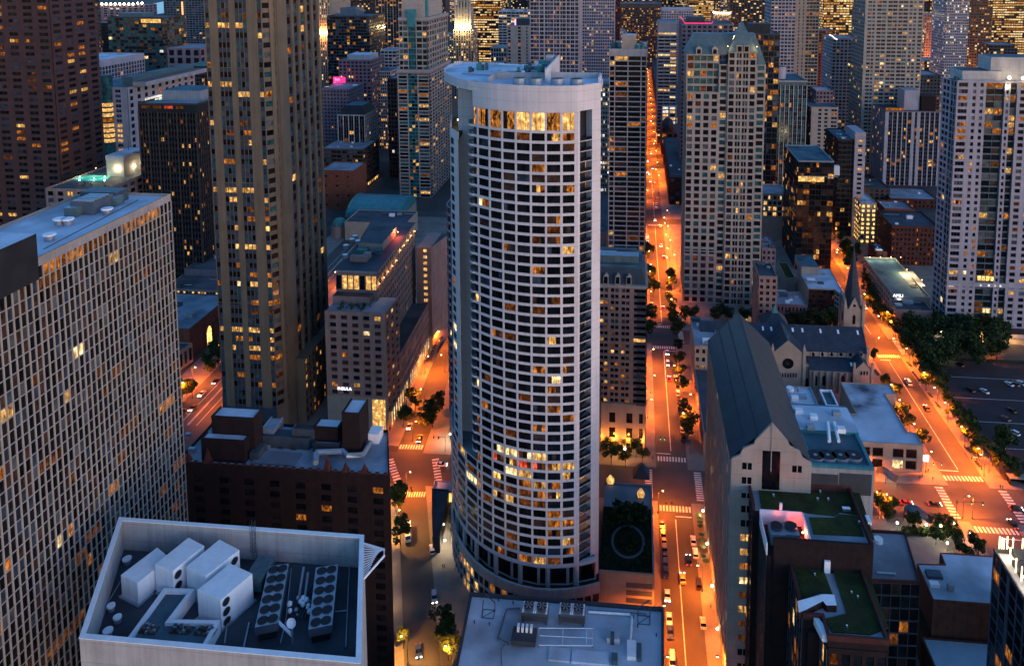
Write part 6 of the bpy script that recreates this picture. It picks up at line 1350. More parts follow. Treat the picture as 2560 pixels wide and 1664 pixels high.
# green crown tower
def crown():
    y0 = 640.; xl, z = A(993, 180, y0); xr = A(1073, 180, y0)[0]; dep = 52; zt = A(1030, -40, y0)[1]; xs0 = A(997, 100, y0+3)[0]; xs1 = A(1068, 100, y0+3)[0]
    y1 = AX(1132, 400, xr)[0]; org = ((xl+xr)/2, y0+20, 0); root = thing('green_crown_tower', 'cream and green glass tower with stepped pink-banded top, left of the curved white tower', 'tower', org)
    W = MB(); wins = []; D = [('gl_dark', 4), ('gl_teal', 3), ('gl_grey', 2), ('gl_black', 2)]; kw = dict(rec=.5, wall='cream', dark=D, warm=[('lit_a', 3), ('lit_b', 3), ('lit_d', 2)])
    zb = A(1030, 50, y0+3)[1]
    W.box(xl+.5, xr-.5, y0+1., y1, 0, z, 'cream', 'roof_d'); W.box(xs0+.5, xs1-.5, y0+3.9, y1-4, z, zb, 'cream'); W.box(xs0+2, xs1-4, y0+7, y1-8, zb, zt, 'cream')
    P3 = 'p.35 w2.4 p.35 w2.6 p.35 w2.2 p.35'
    L = xr-xl; a, b_ = xl+L*.33, xl+L*.62
    facade(W, wins, (xl, y0), (a, y0), 0, z, pat='p.12 w1 p.12', nr=36, sf=.3, litp=.16, **kw)
    facade(W, wins, (a, y0+.4), (b_, y0+.4), 0, z, nc=3, nr=36, pw=.04, sf=.22, litp=.10, span='teal_metal', **{**kw, 'dark': [('gl_teal', 4), ('gl_dark', 2)], 'wall': 'teal_metal'})
    facade(W, wins, (b_, y0), (xr, y0), 0, z, pat='p.12 w1 p.12', nr=36, sf=.3, litp=.16, **kw)
    facade(W, wins, (xr, y0), (xr, y1), 0, z, nc=9, nr=36, pw=.22, sf=.3, litp=.07, **kw)
    L = xs1-xs0; a2, b2 = xs0+L*.33, xs0+L*.60
    facade(W, wins, (xs0, y0+3), (a2, y0+3), z, zb, pat='p.2 w1 p.2 w1.4 p.2', nr=9, sf=.3, litp=.1, **kw)
    facade(W, wins, (a2, y0+3.3), (b2, y0+3.3), z, zb, nc=3, nr=9, pw=.04, sf=.2, litp=.05, **{**kw, 'dark': [('gl_teal', 1)], 'wall': 'teal_metal'})
    facade(W, wins, (b2, y0+3), (xs1, y0+3), z, zb, pat='p.2 w1.4 p.2 w1 p.2', nr=9, sf=.3, litp=.06, **kw)
    facade(W, wins, (xs1, y0+3), (xs1, y1-4), z, zb, nc=9, nr=9, pw=.22, sf=.3, litp=.07, **kw)
    for x0, x1, zz, y in ((xl-.3, xr+.3, z, y0-.3), (xs0-.3, xs1+.3, zb, y0+2.7), (xs0+1.8, xs1-3.8, zt-4, y0+6.7)): W.box(x0, x1, y, y1-1, zz-.5, zz+2, 'cream'); W.box(x0-.05, x1+.05, y-.05, y1-1.1, zz-1.6, zz-.55, 'mauve')
    W.box(a2, b2, y0+2, y0+6, zb-6, zb+9, 'teal_metal'); W.box(xs1-6, xs1-2.6, y0+12, y0+18, zb, zt-1, 'teal_metal')
    fin(root, W, wins, org, 90); b = MB(); b.box(xs0+2.4, xs1-4.4, y0+7.4, y1-8.4, zt, zt+.4, 'roof_g'); b.build('roof', root, org)
crown()
# ---- top centre
root, W, wins, org = bg('gothic tower with a floodlit cream crown behind the curved white tower', 1150, 30, 1133, 1183, 75, 8, 4, 'gothic_tower', pw=.45, sf=.25, wall='sand', litp=.3, warm=HALL, nind=0)
p0, z = A(1138, 8, 1155); p1 = A(1176, 8, 1155)[0]; b = MB(); b.box(p0, p1, 1156, 1176, z-44, z-6, 'cream'); [b.box(p0+k*(p1-p0)/5-.8, p0+k*(p1-p0)/5+.8, 1153, 1156, z-44, z+4, 'cream') for k in range(6)]; b.box(p0+4, p1-4, 1158, 1172, z-6, z+26, 'cream'); b.build('crown', root, org)
for k in range(5): p = A(1140+8*k, 70, 1147); lamp_in(root, org, (p[0], 1147, p[1]), (1, .75, .35), 3500, 'floodlight')
bg('dark office slab with whole floors lit, right of the gothic tower', 1400, 60, 1172, 1250, -40, 14, 4.6, 'lit_office', pw=.1, sf=.45, wall='black', litp=.5, run=.5, warm=HALL, wide=.6, nind=0)
bg('white banded office block with chimneys on its roof, top centre', 1050, 50, 1246, 1330, 28, 8, 4, 'banded_office', pw=.12, sf=.4, wall='pale_conc', litp=.22, warm=HALL, wide=.5, roof='roof_w', roofgear=8, nind=0)
root, W, wins, org = bg('blank beige slab with one column of windows, behind the white roof slab', 900, 40, 1268, 1328, 64, 5, 4, 'beige_slab', pat='p.6 w2 p6 w2.2 p4.4 w1 p3', sf=.4, wall='cream', litp=.05, nind=0); x0, z = A(1290, 47, 905); x1 = A(1328, 47, 905)[0]; b = MB(); b.box(x0, x1, 905, 930, z-9, z, 'slate'); b.box(x0-1.6, x0-.05, 905, 906, z-8, z-1, 'neon_core'); b.build('mechanical_top', root, org)
bg('small pale block with tall window slots just above the white roof slab', 960, 36, 1227, 1272, 118, 7, 6, 'slot_block', pw=.3, sf=.3, wall='pale_conc', litp=.2, warm=HALL, nind=0)
bg('big tower with a white window grid rising behind the curved white tower', 700, 46, 1324, 1448, -60, 12, 3.9, 'white_grid_tower', pat='p.3 w1 p.12 w1 p.12 w.6 p.4 w1.3 p.5 w.9 p.15 w.6 p.15 w1 p.35 w.7 p.15 w1 p.35 w.7 p.15 w1 p.35 w1.1 p.3 w1.3 p.3 w1 p.35', sf=.26, wall='lav_conc', dark=[('gl_dark', 4), ('gl_black', 2), ('gl_blue', 2)], litp=.06, warm=[('lit_b', 3), ('lit_a', 2)], nind=98)
bg('lavender tower of small square windows left of the black balcony tower', 860, 46, 1456, 1536, -60, 14, 3.6, 'lavender_tower', pw=.34, sf=.42, wall='lav_conc', litp=.10, warm=[('lit_a', 2), ('lit_b', 2)], nind=0)
bg('low green-lit block at the foot of the lavender tower', 620, 30, 1500, 1526, 205, 4, 3.8, 'low_lit_block', pw=.3, sf=.4, wall='slate_teal', litp=.35, warm=[('lit_w', 1), ('lit_a', 1)], side=0, nind=20)
bg('dark red slab beside the lavender tower', 1200, 40, 1534, 1550, -60, 3, 4, 'red_slab', pw=.3, sf=.4, wall='brick', litp=.2, nind=0)
bg('broad brown block full of lit windows closing the far end of the central avenue', 1540, 60, 1545, 1654, 9, 24, 4.4, 'avenue_end_block', pw=.35, sf=.45, wall='umber', litp=.34, warm=[('lit_a', 3), ('lit_b', 4)], top=8, nind=0)
bg('pale tower with a stepped white top and square windows, top centre right', 1320, 50, 1654, 1734, 22, 13, 4.4, 'stepped_top_tower', pw=.4, sf=.45, wall='lav_conc', litp=.08, roof='roof_w', top=3, nind=0)
p0, z = A(1664, 0, 1335); p1 = A(1724, 0, 1335)[0]; bld('stepped_top', 'stepped white roof block on the pale tower at top centre right', rect(p0, p1, 1335, 1360), z, {}, wall='pale_conc', roof='roof_w', z0=A(1664, 26, 1335)[1]) if False else None
bg('grey banded office tower on the right side of the central avenue', 870, 46, 1646, 1692, 56, 3, 4.1, 'banded_tower', pw=.06, sf=.5, wall='grey_conc', litp=.14, warm=HALL, wide=.7, top=10, so=.0, pp=-.05, roof='roof_g', side=0, nind=0)
bg('black glass tower with bright stacked floors, top right of centre', 1700, 60, 1724, 1784, -50, 10, 4.6, 'lit_glass_tower', pw=.1, sf=.4, wall='black', litp=.55, warm=HALL, wide=.6, nind=0)
root, W, wins, org = bg('mauve building outlined with a pink neon roof edge, behind the steep hipped roofs', 700, 50, 1704, 1834, 60, 10, 4, 'neon_edge_building', pw=.4, sf=.4, wall='mauve', litp=.08, roof='roof_d', nind=20)
p0, z = A(1712, 60, 699); p1 = A(1780, 60, 699)[0]; b = MB(); b.tube([(p0-2.4, 720, z+5), (p0, 699.6, z+.6), (p1, 699.6, z+.6), (p1+1, 702, z+2)], .35, 'neon', n=5); b.build('neon_edge', root, org); b = MB(); b.box(p0+3, p1-6, 706, 730, z-1, z+5.4, 'char', 'roof_d'); b.build('penthouse', root, org)
root, W, wins, org = bg('brick block with a brilliantly lit white roof line, top right of centre', 1500, 40, 1783, 1828, 33, 8, 4.6, 'bright_roof_block', pw=.4, sf=.4, wall='pink', litp=.25, warm=[('lit_r', 1), ('lit_a', 2)], nind=0); p0, z = A(1783, 33, 1499); p1 = A(1826, 33, 1499)[0]; b = MB(); b.tube([(p0, 1499, z+2), (p0+6, 1498.6, z), (p1, 1498.6, z)], 1.2, 'bulb_w', n=5); b.build('roof_lights', root, org)
bg('tall dark tower with columns of amber windows, top right of centre', 1900, 60, 1826, 1930, -60, 14, 5, 'amber_tower', pw=.35, sf=.4, wall='umber', litp=.22, warm=HALL, nind=0)
root, W, wins, org = bg('black glass building with lit living rooms behind the pointed turret', 640, 40, 1868, 1950, 84, 6, 4.6, 'black_glass_building', pw=.14, sf=.2, wall='char', dark=[('gl_dark', 3), ('gl_grey', 2), ('gl_black', 2)], litp=.28, warm=[('lit_b', 3), ('lit_a', 1)], roof='roof_g', nind=60); x0, z = A(1874, 60, 648); x1 = A(1926, 60, 648)[0]; b = MB(); b.box(x0, x1, 648, 668, z-9, z, 'black', 'roof_d'); b.build('mechanical_top', root, org)
bg('bluish apartment tower with balconies, right of the pointed turret', 780, 40, 1930, 1992, -60, 7, 3.6, 'blue_balcony_tower', pw=.25, sf=.4, wall='lav_conc', litp=.14, warm=[('lit_b', 3), ('lit_a', 2)], nind=60)
bg('grey apartment tower with a plain windowed pier, right of the bluish balcony tower', 790, 40, 1992, 2052, -60, 8, 3.6, 'grey_balcony_tower', pat='p1.2 w.4 p1.2 w.4 p1 w1 p.2 w1 p.2 w1 p.2 w1 p.3', sf=.36, wall='sand', litp=.10, warm=[('lit_b', 3), ('lit_a', 2)], nind=60)
r_, W, wins, o_ = bg('orange-lit street block glimpsed in the gap between towers, upper right', 1120, 40, 2040, 2088, 76, 6, 4, 'glowing_block', pw=.4, sf=.4, wall='brick_lt', litp=.2, warm=[('lit_b', 2), ('lit_a', 1)], nind=0)
for k in range(6): p = P(2046+8*k, 214-2*k, 3); lamp_in(r_, o_, (p[0], 1108, 6+4*k), (1, .32, .05), 16000, 'street_glow')
bg('small white-roofed block at the foot of the upper right towers', 760, 26, 2040, 2084, 226, 5, 4, 'white_roof_block', pw=.4, sf=.4, wall='mauve', litp=.06, roof='roof_w', nind=10)
root, W, wins, org = bg('grey tower with a curved roof edge traced by a white light', 830, 44, 2082, 2150, 96, 7, 3.6, 'curved_roof_tower', pw=.3, sf=.4, wall='lav_conc', dark=TEA, litp=.06, nind=0); b = MB(); q = [A(u, v, 829)+(0,) for u, v in ((2073, 87), (2080, 90), (2088, 97), (2093, 99))]; b.tube([(x, 829, z) for x, z, _ in q], .5, 'sign_w', n=5); b.build('roof_light', root, org)
bg('office tower with nearly every floor lit, upper right', 1320, 60, 2062, 2158, -40, 12, 4.3, 'bright_office', pw=.12, sf=.4, wall='black', litp=.72, warm=HALL, wide=.4, nind=0)
bg('huge pale tower packed with paired windows, upper right', 757, 44, 2166, 2314, -60, 14, 3.75, 'paired_window_tower', pat='p.7 w.8 p.2 w.5 p.5 w.9 p.15 w.9 p.4 w.9 p.15 w.9 p.35 w.9 p.15 w.9 p.4 w.6 p.25 w.6 p.5 w.8 p.3', sf=.46, wall='cream', dark=[('gl_dark', 4), ('gl_teal', 2), ('gl_grey', 1), ('gl_black', 2)], litp=.10, warm=[('lit_a', 3), ('lit_b', 2), ('lit_c', 1)], botlit=(7, .55), side=dict(nc=5, nr=50, pw=.4, sf=.45, litp=.1), nind=98)
bg('pink floodlit masonry block under a dark mansard, upper right', 1300, 50, 2306, 2372, 36, 11, 4.4, 'floodlit_block', pw=.5, sf=.5, wall='pink', litp=.25, warm=HALL, nind=0)
for k in range(4): p = A(2316+14*k, 128, 1285); l_ = bpy.data.objects[-1] if False else None
r_, W, wins, o_ = bg('low terrace building with many lit windows below the pink floodlit block', 1000, 40, 2312, 2380, 152, 12, 4, 'lit_terrace_block', pw=.3, sf=.4, wall='pink', litp=.7, warm=[('lit_c', 1), ('lit_a', 2)], roof='roof_g', nind=0)
for k in range(5): p = A(2318+12*k, 140, 1280); lamp_in(r_, o_, (p[0], 1280, 12), (1, .30, .12), 26000, 'street_glow')
bg('lavender tower sparkling with small lights, upper right', 950, 40, 2368, 2428, -60, 12, 3.4, 'sparkling_tower', pw=.35, sf=.42, wall='lav_conc', litp=.16, warm=[('lit_a', 1), ('lit_w', 1)], nind=0)
r_, W, wins, o_ = bg('brown block with glowing street level right of the sparkling lavender tower', 1200, 50, 2424, 2484, -20, 9, 4.4, 'brown_block', pw=.3, sf=.5, wall='umber', litp=.24, warm=HALL, botlit=(8, .6), nind=0)
for k in range(5): p = A(2428+10*k, 150, 1185); lamp_in(r_, o_, (p[0], 1185, 8+k), (1, .32, .06), 24000, 'street_glow')
bg('dark tower with bright horizontal floors at the top right corner', 1500, 60, 2468, 2600, -40, 22, 4.6, 'bright_floor_tower', pw=.1, sf=.45, wall='black', litp=.62, warm=HALL, wide=.65, nind=0)
bg('low dark glass block in front of the bright-floored corner tower', 1100, 40, 2476, 2545, 112, 8, 4.2, 'low_glass_block', pw=.2, sf=.4, wall='char', litp=.2, warm=HALL, nind=0)
bg('plain dark slab behind the pale apartment tower', 900, 40, 2300, 2352, 187, 6, 4, 'dark_slab', pw=.4, sf=.5, wall='char', litp=.03, nind=0, side=0)
# ---- right middle
root, W, wins, org = bg('green glass office with white vertical fins and a flat blue roof', 668, 52, 1918, 2019, 202, 9, 3.9, 'finned_office', pat='p.3 9*w1+p.22', sf=.14, wall='pale_conc', span='slate_teal', dark=[('gl_teal', 3), ('gl_dark', 4)], litp=.08, warm=[('lit_a', 2), ('lit_b', 2)], top=3, roof='roof_t', pp=.3, nind=80)
x, z = A(1950, 168, 684); b = MB(); b.cyl(x, 690, z-13, z, 6.3, 'lav_conc', 'roof_t', n=18); b.build('round_penthouse', root, org)
bg('podium with bright square windows at the foot of the finned green office', 560, 26, 1896, 1968, 484, 6, 4.6, 'bright_podium', pw=.3, sf=.35, wall='sand', litp=.55, warm=[('lit_c', 1), ('lit_full', 1)], side=0, bot=18, nind=40)
root, W, wins, org = bg('tan brick tower with a cream corner and teal flat roof', 735, 50, 2028, 2096, 268, 4, 3.8, 'tan_tower', pat='p2.4 w1 p1 w1 p1.2 w1.8 p.4', sf=.45, wall='cream', litp=.06, side=dict(nc=8, nr=20, pw=.4, sf=.4, wall='brick_dk', litp=.07), roof='roof_t', nind=50)
def terrace_glass():
    y0 = 505.; root, W, wins, org = bg('black glass block with a railed roof deck and lit terrace floor', y0, 46, 1996, 2086, 402, 6, 3.7, 'terrace_block', pw=.07, sf=.16, wall='black', dark=[('gl_brown', 2), ('gl_dark', 3), ('gl_black', 2)], litp=.14, warm=[('lit_b', 3), ('lit_a', 2), ('lit_d', 2)], roof='roof_t', parm='steel', nind=80)
    p0, z = A(1996, 440, y0); p1 = A(2060, 440, y0)[0]; b = MB(); b.box(p0, p1, y0-.8, y0-.05, z-3.4, z, 'lit_full'); b.box(p0-.3, p1+9, y0-1, y0-.04, z+.05, z+.5, 'steel'); b.build('terrace_front', root, org)
    x, z = A(2092, 420, y0); b = MB(); b.box(x-2, x+3, y0+4, y0+8, z-6, z, 'unit_w'); b.build('white_corner', root, org)
terrace_glass()
root, W, wins, org = bg('dark glass tower edged by a pale concrete slab pier', 575, 40, 2096, 2140, 348, 4, 3.8, 'pier_tower', pw=.12, sf=.3, wall='black', dark=[('gl_black', 1), ('gl_dark', 2)], litp=.10, warm=[('lit_b', 2), ('lit_a', 1)], roof='roof_t', roofgear=8, side=dict(nc=8, nr=19, pw=.3, sf=.4, wall='brick_dk', litp=.08), nind=50)
x0, z = A(2139, 331, 573); x1 = A(2166, 331, 573)[0]; W2 = MB(); w2 = []; W2.box(x0, x1-.1, 574, 600, 0, z-.1, 'lav_conc'); facade(W2, w2, (x0+.02, 573.6), (x1, 573.6), 0, z, pat='p1.2 w1.5 p1', nr=21, sf=.5, rec=.4, wall='lav_conc', litp=.3, warm=[('lit_b', 1), ('lit_a', 1)], top=5); W2.build('slab_pier', root, org); emit_windows(root, w2, org, 21)
root, W, wins, org = bg('dark apartment block with pale ribs and a stepped top, left of the pale apartment tower', 720, 44, 2214, 2352, 278, 12, 3.7, 'stepped_block', pat='p.9 w1 p.2 w1 p.35 w1 p.3 w1 p.3 w1 p.9 w.6 p.9 w1 p.3 w1 p.35 w1 p.3 w1 p.4', sf=.3, wall='mauve', span='char', pier='lav_conc', pp=.3, litp=.13, warm=[('lit_b', 3), ('lit_a', 2)], nind=80, roof='roof_d')
x0, z = A(2262, 226, 730); x1 = A(2300, 226, 730)[0]; b = MB(); b.box(x0, x1, 730, 750, z-24, z, 'lav_conc', 'roof_g'); b.box(x1+1, x1+14, 728, 748, z-24, z-5, 'brick_dk'); b.build('stepped_top', root, org); b = MB(); b.box(x0-16, x0-.3, 728, 731, z-20, z-17, 'lit_b'); b.box(x1+15, x1+32, 727, 730, z-21, z-18, 'lit_b'); b.build('lit_terrace', root, org)
LOW = [
 ('white-roofed corner shop with glowing windows beside the pier tower', 560, 26, 2152, 2192, 507, 3, 'sand', 'roof_w', .9, [('shop', 1)]),
 ('long flat-roofed brick warehouse below the stepped apartment block', 650, 34, 2226, 2345, 497, 12, 'brick', 'roof_g', .06, WARM),
 ('dark flat roof block left of the long brick warehouse', 660, 30, 2160, 2226, 470, 5, 'umber', 'roof_d', .05, WARM),
 ('small brick house with a blue-grey roof in front of the long warehouse', 590, 22, 2212, 2286, 522, 7, 'brick_lt', 'roof_g', .05, WARM),
 ('brick apartment block with a recessed roof deck and a few lit windows', 520, 34, 2230, 2350, 566, 12, 'brick', 'roof_d', .08, [('lit_b', 1)]),
 ('narrow brick wing stepping down beside the recessed roof deck block', 500, 18, 2192, 2218, 628, 3, 'brick', 'roof_d', .04, WARM),
 ('tan street building on the right side of the avenue before the hipped towers', 398, 20, 1897, 1944, 690, 3, 'pink', 'roof_d', .02, WARM),
 ('slim town house with a pale flat roof beside the hipped-roof tower', 455, 20, 1905, 1940, 620, 3, 'mauve', 'roof_g', .10, WARM),
]
for lb, y0, dep, uL, uR, vt, nc, wl, rf, lp, wm in LOW:
    bg(lb, y0, dep, uL, uR, vt, nc, 3.6, 'low_block', pw=.5, sf=.45, wall=wl, litp=lp, warm=wm, roof=rf, roofgear=4, nind=24)
def white_roof_school():
    s = 4.55; c = lambda x, y: (1880+x/s, 540+y/s); y0 = 440.; xl, z = A(*c(640, 822), y0); xr = A(*c(940, 830), y0)[0]; q = A(*c(1110, 885), 424.)
    y1 = P(*c(960, 600), z)[1]; x1 = P(*c(960, 600), z)[0]; x2 = P(*c(560, 650), z)[0]
    root, W, wins, org = bld('white_roof_office', 'low office with a folded dark glass front and a pale blue roof behind the cathedral', [(xl, y0), (xr, y0), (q[0], 428.), (q[0]+1, y1), (xl, y1)], z, {0: dict(nc=12, nr=5, pw=.06, sf=.25, wall='brick', span='brick', dark=[('gl_brown', 2), ('gl_dark', 1)], litp=.03), 1: dict(nc=6, nr=5, pw=.06, sf=.5, wall='pale_conc', litp=.1), 4: dict(nc=2, nr=1, pw=.95, sf=.95, wall='cream', litp=0)}, wall='cream', roof='roof_w', par=.5, roofgear=7, nind=50)
    rf = [q_ for q_ in root.children if q_.name.startswith('roof')][0]; a = A(*c(590, 668), y0+24); e = A(*c(752, 668), y0+24)
    b = MB(); b.box(xl+.6, e[0], y0+22, y0+42, z-.5, z+4.4, 'cream', 'roof_t'); b.build('roof_house', rf, org)
    y = 418.; p, zz = A(*c(285, 1000), y); p2 = A(*c(620, 1010), y)[0]; bld('rough_roof_house', 'old grey house with a cluttered snowy-looking roof behind the cathedral transept', rect(p, p2, y, y+18), zz, {0: dict(nc=8, nr=3, pw=.5, sf=.45, litp=.02)}, wall='mauve', roof='roof_g', par=.5, roofgear=8, nind=20)
    y = 470.; p, zz = A(*c(380, 700), y); p2 = A(*c(496, 700), y)[0]; bld('green_deck_house', 'narrow tan building with a dark planted roof beside the low folded-front office', rect(p, p2, y, y+26), zz, {}, wall='sand', roof='sedum', par=.5)
white_roof_school()
def garage():
    s = 4.55; c = lambda x, y: (1880+x/s, 540+y/s); z = 14.5
    fl = P(*c(1600, 905), z); bl = P(*c(1282, 462), z); fr = P(*c(2015, 905), z)
    x0 = (fl[0]+bl[0])/2; poly = rect(x0, fr[0], fl[1], bl[1])
    root, W, wins, org = bld('parking_garage', 'open-deck parking garage with a spiral ramp and a small lit sign, right of the avenue', poly, z, {3: dict(nc=16, nr=4, pw=.35, sf=.45, rec=.5, wall='sand', dark=[('gl_black', 1)], litp=.10)}, wall='sand', roof='roof_t', par=1., finish=False); fin(root, W, wins, org, 64)
    rf = [q for q in root.children if q.name.startswith('roof')][0]; b = MB(); q = [P(*c(*p), z) for p in ((1660, 620), (1830, 610), (1975, 780), (1830, 800))]; b.prism(q, z-.99, z-.9, 'sand'); p = P(*c(1850, 780), z); b.cyl(p[0], p[1], z-.9, z-.6, 2.4, 'black', n=14); b.build('ramp', rf, org)
    lamp_in(root, org, P(*c(1760, 650), z)+(z+2.4,), (1, .8, .4), 1500, 'deck_lamp'); lamp_in(root, org, P(*c(1930, 770), z)+(z+2.4,), (1, .8, .4), 900, 'deck_lamp')
    for u in (1340, 1460, 1580, 1690): lamp_in(root, org, P(*c(u, 488), z)+(z+1.2,), (.9, .9, .55), 160, 'deck_lamp')
    text('AMLI', A(*c(1662, 905), fl[1]-.3), fl[1]-.35, 2.6, 'sign_w', root, org); b = MB(); p = A(*c(1667, 955), fl[1]-.2); b.box(p[0]-1.4, p[0]+1.4, fl[1]-.25, fl[1]-.12, p[1]-1.2, p[1]+1.2, 'lit_w'); b.build('lit_window', root, org)
    y = fl[1]-13; p, zz = A(*c(1640, 1060), y); p2 = A(*c(2060, 1060), y)[0]; bld('garage_annex', 'low dark-roofed annex in front of the parking garage', rect(p, p2, y, fl[1]-.4), zz, {}, wall='pink', roof='roof_d', par=.6, roofgear=4)
garage()
# ---- along the central avenue
def avenue_right():
    s = 2.743; c = lambda x, y: (1560+x/s, 600+y/s)
    y0 = 352.; xl, z = A(*c(468, 722), y0); xr = A(*c(610, 722), y0)[0]; y1 = P(*c(412, 525), z)[1]; xl = max(xl, 29.3)
    bld('avenue_office', 'grey-roofed office with a long wall on the central avenue, just left of the slate gable', rect(xl, xr+3, y0, y1), z, {0: dict(nc=4, nr=5, pw=.5, sf=.5, litp=.3), 3: dict(nc=16, nr=5, pw=.5, sf=.5, litp=.15)}, wall='sand', roof='roof_g', par=.7, roofgear=5, nind=40)
    y2 = 300.; xa, z2 = A(*c(515, 1318), y2); bld('avenue_annex', 'low dark-roofed wing beside the foot of the slate-gabled block', rect(29.3, 29.3+12, y2, y0-.6), z2, {3: dict(nc=9, nr=3, pw=.5, sf=.5, litp=.1)}, wall='pink', roof='roof_d', par=.5, nind=20)
    bld('brick_row', 'long low dark brick row on the right of the central avenue beyond the hipped towers', rect(29.5, 58, 640, 800), 24., {3: dict(nc=30, nr=6, pw=.45, sf=.45, litp=.08), 0: dict(nc=6, nr=6, pw=.45, sf=.45, litp=.1)}, wall='brick_dk', roof='roof_d', par=.6, roofgear=6, nind=40)
    root, W, wins, org = bld('domed_brick_hall', 'brick hall with a dark onion dome on the right of the central avenue, far off', rect(28, 60, 812, 860), 26., {3: dict(nc=9, nr=4, pw=.45, sf=.45, litp=.3), 0: dict(nc=5, nr=4, pw=.4, sf=.4, litp=.5)}, wall='brick_lt', roof='roof_d', par=.6, nind=0); b = MB(); b.ball(35, 820, 33, 6.5, 'slate', n=14, k=9, sz=1.2); b.cyl(35, 820, 25, 29, 6.4, 'brick', n=14); b.build('onion_dome', root, org)
    bld('left_row', 'low tan row on the left of the central avenue beyond the black balcony tower', rect(-40, 2.5, 520, 640), 16., {1: dict(nc=24, nr=4, pw=.45, sf=.45, litp=.2)}, wall='pink', roof='roof_d', par=.6, roofgear=6, nind=30)
    bld('far_left_row', 'distant brick row on the left of the central avenue', rect(-40, 3, 680, 1100), 30., {1: dict(nc=60, nr=7, pw=.45, sf=.45, litp=.3)}, wall='brick', roof='roof_d', par=.6, nind=0)
    bld('far_right_row', 'distant dark row on the right of the central avenue below the banded tower', rect(29, 60, 930, 1400), 34., {3: dict(nc=60, nr=8, pw=.45, sf=.45, litp=.3)}, wall='umber', roof='roof_d', par=.6, nind=0)
    root, W, wins, org = bld('lit_garage', 'pale garage with bright open decks under the banded tower', rect(30, 54, 862, 868.5), 46., {0: dict(nc=3, nr=11, pw=.25, sf=.35, litp=.8, warm=[('lit_w', 2), ('lit_full', 2)])}, wall='pale_conc', roof='roof_g', par=.6, nind=0)
avenue_right()
def shop_row():
    # low shopfronts hugging the left street beside the white tower
    b = None
    x0, z = A(1120, 1262, 262.); 
    bld('street_cafe', 'little dark-roofed cafe with a glowing front at the foot of the white tower', [(-68.2, 238), (-65.6, 238), (-68.4, 262), (-75., 262)], 6., {3: dict(nc=6, nr=1, pw=.14, sf=.2, litp=1., warm=[('shop', 1)])}, wall='char', roof='roof_d', par=.5, nind=6)
    bld('corner_kiosk', 'bright white-topped corner shop on the left street crossing', [(-74.8, 262.5), (-66, 262.5), (-66, 268), (-75.6, 268)], 5., {0: dict(nc=2, nr=1, pw=.14, sf=.2, litp=1., warm=[('shop', 1)]), 3: dict(nc=3, nr=1, pw=.14, sf=.2, litp=1., warm=[('shop', 1)])}, wall='pale_conc', roof='roof_w', par=.4, nind=5)
shop_row()
# ---- the skyline behind: many distant lit towers
def skyline():
    u = 560.
    while u < 2600:
        w = R.uniform(28, 60); y0 = R.uniform(2000, 2900); wl = R.choice(['umber', 'mauve', 'char', 'lav_conc', 'black', 'grey_conc'])
        fk = dict(nc=R.randint(6, 12), fh=5.5, pw=R.choice((.15, .35, .45)), sf=R.choice((.4, .5)), wall=wl, litp=R.uniform(.2, .5), warm=HALL, wide=R.choice((0, .5)), nind=0, group='distant lit towers', side=0)
        bg('far-off '+{'umber': 'brown', 'mauve': 'mauve', 'char': 'slate-grey', 'lav_conc': 'lavender', 'black': 'black', 'grey_conc': 'grey'}[wl]+' tower dotted with lit windows on the crowded skyline', y0, 50, u, u+w, R.uniform(-80, 0), **fk); u += w*R.uniform(.75, 1.1)
    for k in range(34):
        u = R.uniform(760, 2540); y0 = R.uniform(1250, 1900); vt = R.uniform(70, 110)
        wl = R.choice(['umber', 'mauve', 'brick', 'grey_conc', 'sand'])
        bg('small far '+{'umber': 'brown', 'mauve': 'mauve', 'brick': 'brick', 'grey_conc': 'grey', 'sand': 'tan'}[wl]+' block with glowing windows among the distant towers', y0, 40, u, u+R.uniform(25, 50), vt, R.randint(5, 9), 4.5, pw=.4, sf=.45, wall=wl, litp=.4, warm=HALL, nind=0, group='small distant blocks', side=0)
skyline()
# ================================================================== ground, roads, pavements, water
def sheet(name, poly, z, m):
    b = MB(); p = poly if area(poly) > 0 else poly[::-1]; b.face([(x, y, z) for x, y in p], m); return b.build(name, None, (0, 0, 0), 'structure')
def slab(poly, m='pave', h=.15):
    b = MB(); b.prism(poly, .008, h, m, bottom=False); return b.build('pavement', None, (0, 0, 0), 'structure')
sheet('ground', [(-9000, -300), (9000, -300), (9000, 16000), (-9000, 16000)], 0, 'ground')
sheet('road', [(9.8, 60), (22.4, 60), (22.4, 1600), (9.8, 1600)], .012, 'asphalt')
sheet('road', [(122.6, 150), (138.2, 150), (138.2, 1500), (124.5, 1500)], .012, 'asphalt')
RK = -.342
rl = lambda y: (-64.9+RK*(y-195) if y < 292 else -98.1-.055*(y-292)); rr = lambda y: (-54.4+RK*(y-196) if y < 292 else -87.2-.055*(y-292))
sheet('road', [(rl(80), 80), (rr(80), 80), (rr(292), 292), (rr(640), 640), (rl(640), 640), (rl(292), 292)], .012, 'asphalt')
for y0, y1, xa, xb in ((271, 290.5, -200, 420), (394, 410.5, -260, 420), (588, 602, -300, 400), (760, 775, -300, 420), (930, 946, -400, 500)): sheet('road', [(xa, y0), (xb, y0), (xb, y1), (xa, y1)], .020, 'asphalt')
